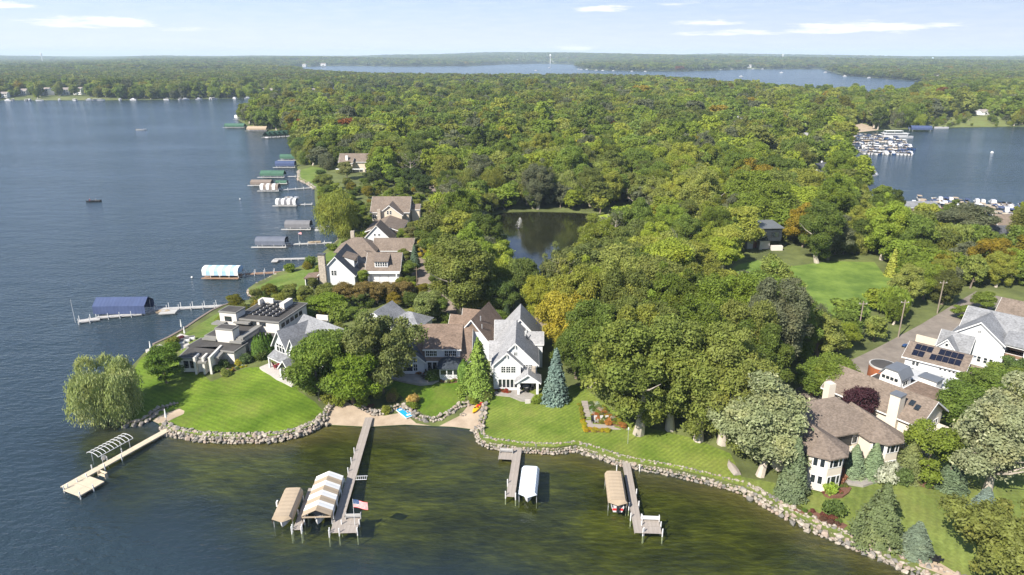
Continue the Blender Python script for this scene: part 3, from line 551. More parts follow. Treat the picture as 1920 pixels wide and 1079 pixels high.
# white house with two gables and terrace
def house_twin():
    h = House('twin_gable_house', 'white house with two steep gables, slate grey roof and a terrace by the big lawn', -49.0, 132.7, -38.5)
    h.gable(-3.2, 1.4, .6, 9, 5.3, 8.6, 'y', 'siding_white', 'roof_grey', .55); h.gable(2.2, 5.4, .4, 9, 5.2, 7.9, 'y', 'siding_white', 'roof_grey', .45)
    h.gable(-3.0, 11.5, 4.5, 13, 5.2, 9.2, 'x', 'siding_white', 'roof_grey', .45)
    h.put('porch_roof', h.mb().slab([(-3.5, -1.2, 2.7), (2.6, -1.2, 2.7), (2.6, .7, 3.7), (-3.5, .7, 3.7)], .18), 'roof_grey'); h.put('porch_beam', h.mb().box(-3.5, 2.6, -1.2, -1.05, 2.3, 2.52), 'white_paint')
    for x in (-1.9, -.9, .1): h.win(x, .58, 4.95 if x == -1.9 else 4.95, .8, .55, 1, 1); h.win(x, .58, 3.75, .8, 1.05, 1, 1)
    for x in (3.2, 4.3): h.win(x, .38, 3.4, .75, 1.5, 1, 2)
    for x in (-2.4, -1.0, .0, 1.0): h.win(x, .58, .15, .85, 2.1, 1, 1, name='glass_door')
    for x in (-3.3, 2.4): h.post(x, -1.0, -.2, 2.4, .16)
    h.gable(3.2, 7.0, -2.6, 1, 2.6, 4.6, 'y', 'siding_white', 'roof_grey', .45, base=False); h.put('gable_glass', h.mb().py([(3.9, 2.6), (6.3, 2.6), (5.1, 4.0)], -2.4, -2.3), 'glass')
    for x in (3.4, 6.8): h.post(x, -2.5, -.3, 2.6, .24)
    h.put('porch_back', h.mb().box(3.6, 6.6, .1, .3, 0, 2.4), 'glass')
    h.put('terrace', h.mb().pz([(-5.4, .5), (-5.2, -2.4), (3.0, -3.6), (8, -3.4), (8, .3)], -.6, .04), 'patio_pale')
    for x in (6.3, 8.3, 10.3): h.win(x, 4.48, 3.2, .9, 1.4, 2, 2)
house_twin()

# flat roofed modern house
def house_modern():
    h = House('flat_roof_house', 'sprawling white modernist house with layered flat roofs beside the lake', -61, 142, -13, 2.0)
    h.flat(-6.0, 5.4, 6.8, 19.5, -.4, 5.5, 'stucco', .35)
    for i in range(5):
        for j in range(7): h.put('solar_panel', h.mb().slab([(-4.3 + i * 1.75, 9.1 + j * 1.35, 5.62), (-3.35 + i * 1.75, 9.1 + j * 1.35, 5.95), (-3.35 + i * 1.75, 10.2 + j * 1.35, 5.95), (-4.3 + i * 1.75, 10.2 + j * 1.35, 5.62)], .05), 'solar')
    for i in range(4):
        for j in range(6): h.put('vent_cap', h.mb().cyl((-2.95 + i * 1.75, 9.5 + j * 1.5, 5.5), (-2.95 + i * 1.75, 9.5 + j * 1.5, 5.75), .09, .09, 6), 'white_paint')
    h.box('parapet', 'stucco', 1.2, 2.4, 14.5, 18.6, 5.4, 6.9); h.box('parapet', 'stucco', -5.5, -2.2, 17.2, 17.8, 5.4, 6.8); h.box('parapet', 'stucco', -5.5, -5.0, 15.8, 17.2, 5.4, 6.8)
    h.flat(-9.4, -5.0, 6.0, 9.6, -.4, 7.2, 'stucco', .15); h.box('canopy', 'roof_edge', -10.6, -7.6, 4.2, 6.4, 4.3, 4.65); h.box('canopy', 'roof_edge', -5.6, -1.6, 5.4, 7.2, 4.6, 4.95)
    h.flat(-8.2, .2, -.6, 6.6, -.4, 3.9, 'stucco', .5); h.box('roof_fin', 'roof_edge', -.2, 1.1, -1.0, 7.4, 3.7, 4.25)
    h.flat(-5.2, -.9, -1.6, .8, -.4, 6.3, 'stucco', .12); h.box('canopy', 'roof_edge', -8.7, -5.2, -2.0, .6, 3.2, 3.6); h.box('canopy', 'roof_edge', -1.6, 1.4, -2.2, -.4, 3.2, 3.6)
    h.flat(-9.8, 1.4, -5.2, -.9, -.4, 2.95, 'stucco', .5); h.sub(-3.2, -7.6, 14); h.flat(-5.4, 1.4, -2.2, 3.4, -.4, 2.95, 'stucco', .25)
    for x in (-1.6, .2, 1.6): h.box('buttress_wall', 'stucco', x - .22, x + .22, -3.3, -.9, -.5, 3.4)
    h.box('canopy', 'roof_edge', -.9, .9, -3.5, -2.0, 2.1, 2.5); h.box('canopy', 'roof_edge', 1.5, 2.9, -1.6, 1.4, 2.3, 2.7); h.box('parapet', 'stucco', 1.3, 1.75, -2.4, 3.6, 2.6, 3.3)
    for x in (-3.9, -2.6): h.win(x, -2.23, .6, .8, 1.5, 1, 1, fm='frame_dark')
    h.sub(); h.flat(.6, 5.6, 1.2, 6.4, -.4, 2.6, 'stucco', .2); h.flat(5.8, 12, 7.5, 17.5, -.4, 2.2, 'stucco', .1); h.box('garden_wall', 'stucco', 8.8, 11.9, 17.9, 18.3, -.4, 3.3)
    for y in (8.5, 10.5, 12.5, 14.5, 16.5): h.win(5.42, y, 3.6, 1.2, .8, 1, 1, 'R', 'frame_dark')
    for x in (-4, -1.2, 1.2): h.win(x, 6.78, 4.1, 1.4, .8, 1, 1, fm='frame_dark')
    h.win(-7.2, 5.98, 4.9, 1.6, 1.0, 1, 1, fm='frame_dark'); h.box('chimney', 'white_paint', 1.9, 2.4, 2.8, 3.3, 2.4, 3.2); h.box('chimney', 'white_paint', 3.4, 3.9, 4.2, 4.7, 2.4, 3.3)
house_modern()

# stone chimney house with garage wing
def house_chimney():
    h = House('stone_chimney_house', 'white gabled house with a tall stone chimney and dark grey roof on the shore', -51, 189, 0)
    h.gable(-5.2, 5.2, 0, 14, 3.4, 8.8, 'y', 'siding_white', 'roof_slate', .45); h.put('chimney', h.mb().box(-4.7, -2.8, -1.0, .4, -.3, 9.6), 'stone_veneer'); h.put('chimney_cap', h.mb().box(-4.85, -2.65, -1.15, .55, 9.6, 9.9), 'roof_slate')
    h.put('shed_dormer', h.mb().pris([(1.6, 4, 7.0), (4.4, 4, 4.2), (4.4, 4, 6.6), (1.6, 4, 7.6)], [(1.6, 9, 7.0), (4.4, 9, 4.2), (4.4, 9, 6.6), (1.6, 9, 7.6)]), 'siding_white'); h.put('dormer_roof', h.mb().slab([(1.2, 3.7, 8.0), (4.8, 3.7, 6.8), (4.8, 9.3, 6.8), (1.2, 9.3, 8.0)], .2), 'roof_taupe')
    h.win(4.42, 6.5, 5.0, 3.8, 1.3, 3, 1, 'R'); h.win(-1.6 + .5, -.02, 3.3, .55, 1.4, 1, 2); h.win(-.3, -.02, 3.3, .55, 1.4, 1, 2)
    h.put('sunroom_roof', h.mb().slab([(-9.3, -1.2, 2.7), (-5.0, -1.2, 3.2), (-5.0, 4, 3.2), (-9.3, 4, 2.7)], .25), 'roof_brown'); h.put('sunroom', h.mb().box(-8.9, -5.3, -.9, 3.7, -.3, 2.5), 'glass')
    for x in (-8.9, -7.7, -6.5, -5.4): h.post(x, -.95, -.3, 2.55, .1)
    h.gable(5.2, 9.0, 5, 9.5, 2.6, 4.4, 'x', 'siding_white', 'roof_taupe', .3); h.gable(8.0, 17.5, 4, 14, 3.6, 7.4, 'x', 'siding_white', 'roof_taupe', .5)
    h.put('dormer_wall', h.mb().box(10.3, 14.2, 4.6, 8.5, 4.1, 6.1), 'siding_white'); h.put('dormer_roof', h.mb().slab([(10.0, 4.2, 6.25), (14.5, 4.2, 6.25), (14.5, 9.2, 7.5), (10.0, 9.2, 7.5)], .2), 'roof_taupe')
    for i in range(5): h.win(10.85 + i * .7, 4.58, 4.6, .5, 1.1, 1, 2)
    h.put('porch_header', h.mb().box(7.6, 17.9, 2.8, 3.3, 2.8, 3.4), 'white_paint')
    for x in (8.6, 16.9): h.post(x, 3.05, -.3, 2.85, .2)
    for i in range(3): h.put('garage_door', h.mb().box(9.4 + i * 2.6, 11.6 + i * 2.6, 3.9, 3.98, -.2, 2.3), 'white_paint')
    h.put('drive', h.mb().box(8, 19, -5, 3.8, -.5, .05), 'patio')
house_chimney()
def house_hips():
    h = House('brown_hip_house', 'brown house with wide hipped roof behind the stone chimney house', -51, 213, 0)
    h.hip(-6, 6.5, 0, 9.5, 3.6, 7.2, 'siding_brown', 'roof_taupe', .7); h.gable(5.5, 18, 3.5, 12, 3.2, 6.0, 'x', 'siding_brown', 'roof_taupe', .5); h.hip(-2, 8, -6, 3, 2.6, 4.6, 'siding_brown', 'roof_taupe', .5)
    h.row((4.0, 5.4), -.02, 2.7, 1.1, .6, 1, 1); h.put('chimney', h.mb().box(-2.6, -1.4, 7.0, 8.2, 5, 8.6), 'stone_veneer'); h.box('door', 'white_paint', 15, 16, 3.4, 3.48, 0, 2.1)
    h = House('white_gable_cottage', 'small white gabled wing in front of the tan shore house', -46.8, 232, 0)
    h.gable(-5.6, 4.6, 0, 8, 2.4, 7.6, 'y', 'siding_white', 'roof_taupe', .4); h.win(-1.2, -.02, 4.0, .5, .7, 1, 1); h.win(.3, -.02, 4.0, .5, .7, 1, 1); h.box('side_wall', 'siding_white', -7.5, -5.6, .6, 5, -.3, 2.2)
    h = House('tan_shore_house', 'tan house with brown roofs and a wide front gable by the lane', -48, 258, 0)
    h.gable(-7.2, 7.2, 6, 18, 5.6, 10.2, 'x', 'siding_tan', 'roof_taupe', .6); h.gable(-4.2, 5.2, 2, 12, 5.2, 8.8, 'y', 'siding_tan', 'roof_taupe', .5); h.row((-.2, .9), 1.98, 5.4, .6, 1.3, 1, 2)
    h.gable(-5.5, 7.0, -14, 2.5, 2.6, 4.8, 'y', 'siding_brown', 'roof_taupe', .5); h.win(-6.2, 5.98, 2.8, 1.6, 1.4, 2, 1); h.gable(8, 11, 10, 14, 5.6, 7.2, 'x', 'siding_tan', 'roof_taupe', .3); h.put('chimney', h.mb().box(-4.0, -2.8, .6, 1.8, 2, 7.4), 'stone_veneer')
    h.box('garage_door', 'frame_dark', 2.5, 6, -14.1, -14.02, -.2, 2.2)
    h = House('tan_north_house', 'tan house with grey brown roof and white chimney among trees up the shore', -88, 392, 0)
    h.gable(-11, 11, 2, 13, 6.2, 9.8, 'x', 'siding_tan', 'roof_taupe', .7); h.gable(-10, -3, -1.5, 6, 5.8, 8.2, 'x', 'siding_tan', 'roof_taupe', .5); h.put('chimney', h.mb().box(-7, -5.6, 0, 1.4, 5.5, 9.6), 'white_paint'); h.row((-8.5, -5, 2, 5, 8), -1.53, .8, 1.6, 1.5, 2, 1); h.row((-8.5, -5), -1.53, 3.8, 1.6, 1.2, 2, 1); h.box('porch', 'white_paint', -12, 4, -4, -3, 2.4, 2.8)
    h = House('grey_roof_cottage', 'house with pale grey hipped roof half hidden behind the tall oak', -33, 151, -20)
    h.gable(-4, 5, 0, 8, 3.2, 6.2, 'y', 'siding_white', 'roof_grey', .4); h.hip(3, 11, 2, 9, 3.0, 5.4, 'siding_white', 'roof_grey', .4)
house_hips()

# cream mansion
def house_mansion():
    h = House('cream_mansion', 'cream stucco mansion with brown hipped roofs and two turret bays by the rock wall', 53.6, 97.6, 17, 2.3); W = 'siding_cream'; Rf = 'roof_taupe'
    h.put('wall', h.mb().box(-9, 6.5, -.6, 9, -.4, 5.9), W); h.hip(-9.2, 7.0, -.8, 9.4, 6.0, 9.6, W, Rf, .6, base=False)
    
    for cx, cy, r, zr in ((-6.0, -2.6, 3.5, 7.9), (5.6, -2.2, 3.1, 7.7)):
        oc = lambda q: [(cx + q * math.cos(R(22.5 + 45 * i)), cy + q * math.sin(R(22.5 + 45 * i))) for i in range(8)]
        h.put('wall', h.mb().pz(oc(r), -.4, 5.78), W); q = oc(r + .65); yb = 4.5; e = [(q[3][0], yb), q[4], q[5], q[6], q[7], (q[0][0], yb)]
        b = h.mb(); b.add([(x, y, 5.8) for x, y in e] + [(x, y, 5.6) for x, y in e] + [(cx, cy + .6, zr), (cx, yb, zr + .3)], [(0, 1, 12, 13), (1, 2, 12), (2, 3, 12), (3, 4, 12), (4, 5, 13, 12)] + [(i, i + 1, 7 + i, 6 + i) for i in range(5)] + [(11, 10, 9, 8, 7, 6)]); h.put('roof', b, Rf)
    for z in (.9, 3.9):
        for cx, cy, r in ((-6.0, -2.6, 3.5), (5.6, -2.2, 3.1)):
            for a, ws in ((0, ((-.85, .5), (0, .9), (.85, .5))), (-45, ((-.5, .6), (.5, .6))), (45, ((-.5, .6), (.5, .6)))):
                ap = r * math.cos(R(22.5)); A = R(a); n = Vector((math.sin(A), -math.cos(A))); tn = Vector((math.cos(A), math.sin(A)))
                for u, w in ws: p = n * (ap + .01) + tn * u; h.win(cx + p.x, cy + p.y, z, w, 1.35, 1, 1, A)
    h.box('entry_recess', 'frame_dark', -1.8, 1.8, -.72, -.64, 3.3, 5.2); h.box('entry_wall', W, -2.0, 2.2, -1.6, -.5, -.4, 3.0); h.win(-1.2, -1.62, .2, 1.0, 2.1, 1, 1, name='door'); h.win(.8, -1.62, .5, 1.2, 1.5, 2, 1); h.win(2.3, -.66, 3.6, 1.0, 1.2, 1, 1)
    h.put('chimney', h.mb().box(1.6, 2.9, 5.6, 6.9, 6, 11.2), W); h.put('chimney', h.mb().box(-10.6, -9.2, 1.0, 2.6, -.4, 6.8), W)
    h.put('gable_peak', h.mb().pris([(5.6, 1.2, 5.8), (8.0, 1.2, 5.8), (6.8, 1.2, 7.0)], [(5.6, 4, 5.8), (8.0, 4, 5.8), (6.8, 4, 7.0)]), W)
    # rear wing
    h.sub(12.4, 6.2, -72); h.gable(-8.6, 7.8, -.4, 8.2, 5.6, 8.4, 'x', W, Rf, .7); h.put('chimney', h.mb().box(3.0, 4.7, -1.3, .6, -.4, 9.2), W); h.put('chimney_cap', h.mb().box(2.9, 4.8, -1.4, .7, 9.2, 9.4), 'roof_metal')
    for x in (0.2, 1.6): h.win(x, -.42, .6, .9, 1.4, 1, 2)
    h.win(-4.5, -.42, 3.2, 1.0, 1.2, 1, 1); h.win(6.3, -.42, .7, 1.2, 1.7, 2, 2); h.win(7.82, 2, .6, 1.6, 1.8, 2, 1, 'R'); h.win(7.82, 5.8, 3.2, 2.2, 1.0, 3, 1, 'R'); h.win(7.82, 2.4, 3.4, 1.2, .9, 2, 1, 'R')
    for x, y in ((5.3, 1.9), (6.4, 1.5)): z = 5.6 + (y + .4) * .651; h.put('skylight', h.mb().slab([(x - .4, y - .4, z + .25), (x + .4, y - .4, z + .25), (x + .4, y + .5, z + .8), (x - .4, y + .5, z + .8)], .1), 'glass')
    h.box('balcony', W, 7.9, 9.6, 1, 7.6, -.4, 3.0); h.sub()
    pat = link('patio', None, h.o); MB().pz([(-2.6, -1.4), (-3.0, -4.8), (-.6, -6.6), (2.2, -6.4), (3.2, -4.6), (2.9, -1.4)], -.8, .05).build('paving', P['patio'], pat)
    bed = link('flower_bed', None, h.o); MB().pz([(-7.6, -6.3), (-7.2, -7.0), (-5.4, -7.6), (-3.6, -7.0), (-2.4, -6.2), (-3.2, -5.2), (-5, -6.2)], -.9, -.3).build('mulch', P['mulch'], bed)
house_mansion()
def right_houses():
    # house with the rust drum and tiny windows
    h = House('tiny_window_house', 'white house with rows of tiny square windows, barrel roof bay and rusty round drum', 74.2, 116.5, -55, 2.2); W = 'white_paint'
    h.flat(-6.5, 6.5, -.3, 6.0, -.4, 3.8, W, .0, 'roof_membrane', 'white_paint'); h.flat(.3, 6.6, -1.2, 4.8, -.4, 4.4, W, .05, 'roof_brown', 'white_paint')
    h.put('barn_bay', h.mb().py([(-4.4, 3.5), (-.2, 3.5), (-.4, 5.6), (-1.2, 6.9), (-3.4, 6.9), (-4.2, 5.6)], -.6, 3.4), W); h.put('barn_roof', h.mb().py([(-4.5, 5.5), (-3.45, 7.0), (-1.15, 7.0), (-.1, 5.5), (.0, 5.7), (-1.05, 7.25), (-3.55, 7.25), (-4.6, 5.7)], -.8, 3.6), 'roof_metal')
    h.row((-3.6, -2.8, -2.0, -1.2), -.62, 5.1, .42, .42, 1, 1, fm='frame_dark'); h.row((-6.0, -5.2, -3.9), -.32, 2.7, .42, .42, 1, 1, fm='frame_dark'); h.row((-2.0, -1.2, -.4), -.32, 2.5, .42, .42, 1, 1, fm='frame_dark'); h.row((1.0, 1.8, 2.6, 3.4, 4.2, 5.0, 5.8), -1.22, 3.0, .45, .45, 1, 1, fm='frame_dark'); h.row((1.5, 2.8, 4.1), -1.22, .8, .8, 1.1, 1, 1, fm='frame_dark')
    h.win(-.28, 1.2, 4.0, 1.8, 1.2, 2, 1, 'R'); h.box('penthouse', W, .4, 3.6, 4.9, 7.4, 3.5, 5.2); h.box('penthouse_roof', 'roof_metal', .2, 3.8, 4.7, 7.6, 5.2, 5.4); h.win(6.62, 1.5, 1.8, 1.2, 1.6, 2, 1, 'R'); h.box('awning', 'canvas_pale', 5.0, 7.0, 4.9, 6.6, 3.9, 4.1)
    n = 20; h.put('drum', h.mb().cyl((-6.6, 5.2, -.4), (-6.6, 5.2, 4.7), 2.6, 2.6, n), 'rust'); h.put('drum_rim', h.mb().cyl((-6.6, 5.2, 4.7), (-6.6, 5.2, 5.0), 2.65, 2.65, n), 'deck_white'); h.put('drum_roof', h.mb().cyl((-6.6, 5.2, 5.0), (-6.6, 5.2, 5.02), 2.4, 2.4, n), 'roof_membrane')
    h.box('utility_box', 'metal', -9.0, -8.0, .5, 1.3, 0, 1.7)
    # solar roof house
    h = House('solar_roof_house', 'white house with dark solar panels on a low taupe roof beside the street', 85.2, 125.4, -42, 2.2)
    h.gable(-5.2, 5.0, 0, 9.2, 5.0, 6.6, 'x', 'siding_white', 'roof_taupe', .6)
    sl = 1.6 / 4.6; n = 0
    for j, (a, b_) in enumerate(((0, 7), (0, 7))):
        for i in range(8):
            if (j == 0 and i in (2,)) or (j == 1 and i in (3,)): continue
            x0 = -4.4 + i * 1.08; y0 = .5 + j * 1.95 + (.0 if i < 4 else .12); z0 = 5.0 + y0 * sl + .30; h.put('solar_panel', h.mb().slab([(x0, y0, z0), (x0 + 1.02, y0, z0), (x0 + 1.02, y0 + 1.65, z0 + 1.65 * sl), (x0, y0 + 1.65, z0 + 1.65 * sl)], .06), 'solar')
    h.row((-3.6, -2.9), -.02, 3.5, .5, 1.0, 1, 1); h.row((1.2, 2.0, 2.8, 3.5), -.02, 3.9, .4, .4, 1, 1); h.win(4.2, -.02, 3.3, .6, 1.2, 1, 2)
    h.flat(-5.4, 6.0, -6.0, -.4, -.4, 3.0, 'siding_white', .15, 'roof_white', 'white_paint')
    for x in (-3.6, -1.0, 1.6, 3.2): h.put('roof_drain', h.mb().box(x, x + .35, -1.0, -.8, 3.0, 3.1), 'frame_dark')
    h.gable(4.8, 9.4, 1.5, 6.5, 3.4, 4.9, 'x', 'siding_white', 'roof_taupe', .4); h.gable(5.0, 8.0, -2.5, 2, 2.6, 4.2, 'y', 'siding_white', 'roof_taupe', .4); h.win(6.5, -2.52, 1.6, .7, 1.0, 1, 2)
    # grey gable house with balconies
    h = House('grey_gable_house', 'tall pale grey house with blue grey gabled roof and stacked balconies', 100.6, 135.3, -46, 2.2); W = 'siding_grey'
    h.gable(-5.0, 4.2, 0, 8, 6.2, 9.8, 'y', W, 'roof_grey', .5); h.gable(-6.8, -3.0, -4.4, .5, 3.6, 5.8, 'y', W, 'roof_grey', .4); h.gable(-4.6, 10.5, 4.5, 13, 6.2, 10.0, 'x', W, 'roof_grey', .5); h.gable(-6.9, -1.0, -3, 1.2, 3.2, 6.4, 'x', W, 'roof_grey', .3, base=False)
    h.win(-.4, -.02, 7.4, .5, .5, 2, 2); h.win(-4.9, -4.42, 4.2, .5, .6, 1, 1); h.put('wall', h.mb().box(4.2, 9.8, 1.2, 6, -.4, 1.0 - .9), 'patio_pale')
    for z in (0.1, 3.2):
        h.box('balcony_floor', 'deck_brown', 4.2, 8.2, .6, 4.5, z, z + .18); h.box('balcony_edge', 'white_paint', 4.2, 8.3, .5, .62, z - .1, z + .25)
        h.box('glass_door', 'glass', 4.5, 7.9, 4.42, 4.49, z + .2, z + 2.5); h.put('rail', h.mb().box(4.3, 8.2, .52, .56, z + 1.0, z + 1.08), 'white_paint')
    for x in (4.4, 8.1): h.post(x, .7, -.3, 6.0, .22)
    h.box('balcony_header', 'white_paint', 4.1, 8.5, .5, 1.0, 5.7, 6.2); h.put('porch_roof', h.mb().slab([(3.9, .2, 6.3), (8.8, .2, 6.3), (8.8, 4.8, 7.9), (3.9, 4.8, 7.9)], .2), 'roof_grey')
    for y in (6, 8.2, 10.4):
        for z in (.9, 3.8): h.win(10.52, y, z, 1.0, 1.5, 1, 2, 'R')
    h.row((.6, 1.8, 2.8), -.02, 1.0, .6, 1.2, 1, 2); h.box('garden_wall', 'siding_tan', -13, -8.6, 4.2, 4.5, -.3, 2.0)
    h = House('taupe_roof_house', 'house with broad taupe roof at the right edge beyond the grey gable house', 121, 146, -46, 2.2)
    h.gable(-8, 7, 0, 10, 5.6, 8.2, 'x', 'siding_tan', 'roof_taupe', .6); h.gable(-2, 9, -5, 1, 2.8, 4.4, 'x', 'siding_tan', 'roof_taupe', .5); h.box('wall_band', 'white_paint', -8.1, 7.1, -.1, -.02, 3.2, 3.5)
    # dark modern house by the meadow
    h = House('dark_modern_house', 'dark navy boxy house with flat roof and white stair tower above the meadow', 88.5, 228, 4)
    h.put('wall', h.mb().box(-4.4, 4.4, 0, 9, 3.2, 7.6), 'siding_dark'); h.put('roof', h.mb().slab([(-4.8, -.5, 7.9), (4.8, -.5, 7.9), (4.8, 9.5, 8.4), (-4.8, 9.5, 8.4)], .3), 'roof_metal'); h.box('lower_wall', 'stucco', -2.6, 1.0, 1, 8, -.4, 3.2); h.box('column', 'stucco', -2.9, -1.9, .2, 1.0, -.4, 3.2); h.box('brick_wall', 'brick_red', -4.2, -2.7, 3, 8, -.4, 3.0); h.box('stair_tower', 'stucco', -6.6, -4.5, 2, 7, -.4, 8.8); h.win(-2.0, -.02, 4.6, .8, 1.1, 1, 1); h.win(1.9, -.02, 4.6, 2.6, 1.6, 2, 1, fm='frame_dark'); h.win(-5.5, 1.98, 7.2, .7, .7, 1, 1, fm='frame_dark'); h.box('terrace_wall', 'stucco', 1.0, 4.8, -1.2, .2, -.4, 1.6)
right_houses()
def roofs_in_woods():
    for px, py, w, d, ze, zr, rot, wall, roof, lb in [(1890, 463, 17, 9, 4.4, 6.4, -4, 'siding_brown', 'roof_slate', 'grey metal roof house among trees at the right edge below the boat docks'), (1905, 446, 14, 9, 4.6, 7.6, -6, 'siding_brown', 'roof_taupe', 'taupe roofed house behind the grey metal roof at the right edge'), (1706, 402, 24, 9, 3.0, 4.6, 0, 'siding_brown', 'roof_grey', 'long low grey boat store at the edge of the right hand lake'),
            (1505, 283, 24, 12, 5, 8, 0, 'siding_white', 'roof_slate', 'dark roofed building with white gable among the woods by the marina'), (1514, 268, 16, 10, 5, 7, 0, 'siding_white', 'roof_lightgrey', 'light grey roofed building behind the dark roofed one by the marina'), (1400, 244, 26, 16, 8, 11.5, 10, 'siding_grey', 'roof_lightgrey', 'large pale metal roof rising among the woods'), (1536, 352, 13, 10, 4.4, 7.4, 15, 'siding_grey', 'roof_slate', 'dark hipped roof in the trees near the right hand lake'),
            (1547, 335, 10, 8, 4.6, 8, 30, 'siding_white', 'roof_slate', 'small white gabled house near the right hand lake shore'), (1254, 333, 7, 6, 4, 6, 0, 'siding_tan', 'roof_taupe', 'small tan house glimpsed in the woods beyond the pond'), (1446, 304, 12, 8, 4, 6, -12, 'siding_tan', 'roof_brown', 'brown roof among the woods left of the dark roofed building')]:
        x, y, z = GT(px, py); h = House('woodland_house', lb, x, y, rot, z); h.gable(-w / 2, w / 2, 0, d, ze, zr, 'x', wall, roof, .5)
        for i in range(max(2, int(w / 4))): h.win(-w / 2 + (i + .5) * w / max(2, int(w / 4)), -.02, 1.2, 1.2, 1.4, 2, 1)
        if 'gable ' in lb or 'gabled' in lb: h.gable(-2.5, 3.5, -3, 4, ze, zr - .6, 'y', wall, roof, .4)
        if 'chimney' in lb or w < 15: h.put('chimney', h.mb().box(1, 1.8, d * .5, d * .5 + .8, zr - 1, zr + 1), 'white_paint')
        dp = 20 + y * .075 if y > 320 else 12; CLEAR_EXTRA.append([(x - w * .5 - dp * x / y, y - dp), (x + w * .5 - dp * x / y, y - dp), (x + w * .6, y + d + 3), (x - w * .6, y + d + 3)])
CLEAR_EXTRA = [[(80, 204), (97, 204), (97, 240), (78, 240)], [(-108, 340), (-74, 350), (-72, 410), (-106, 410)]]
roofs_in_woods()

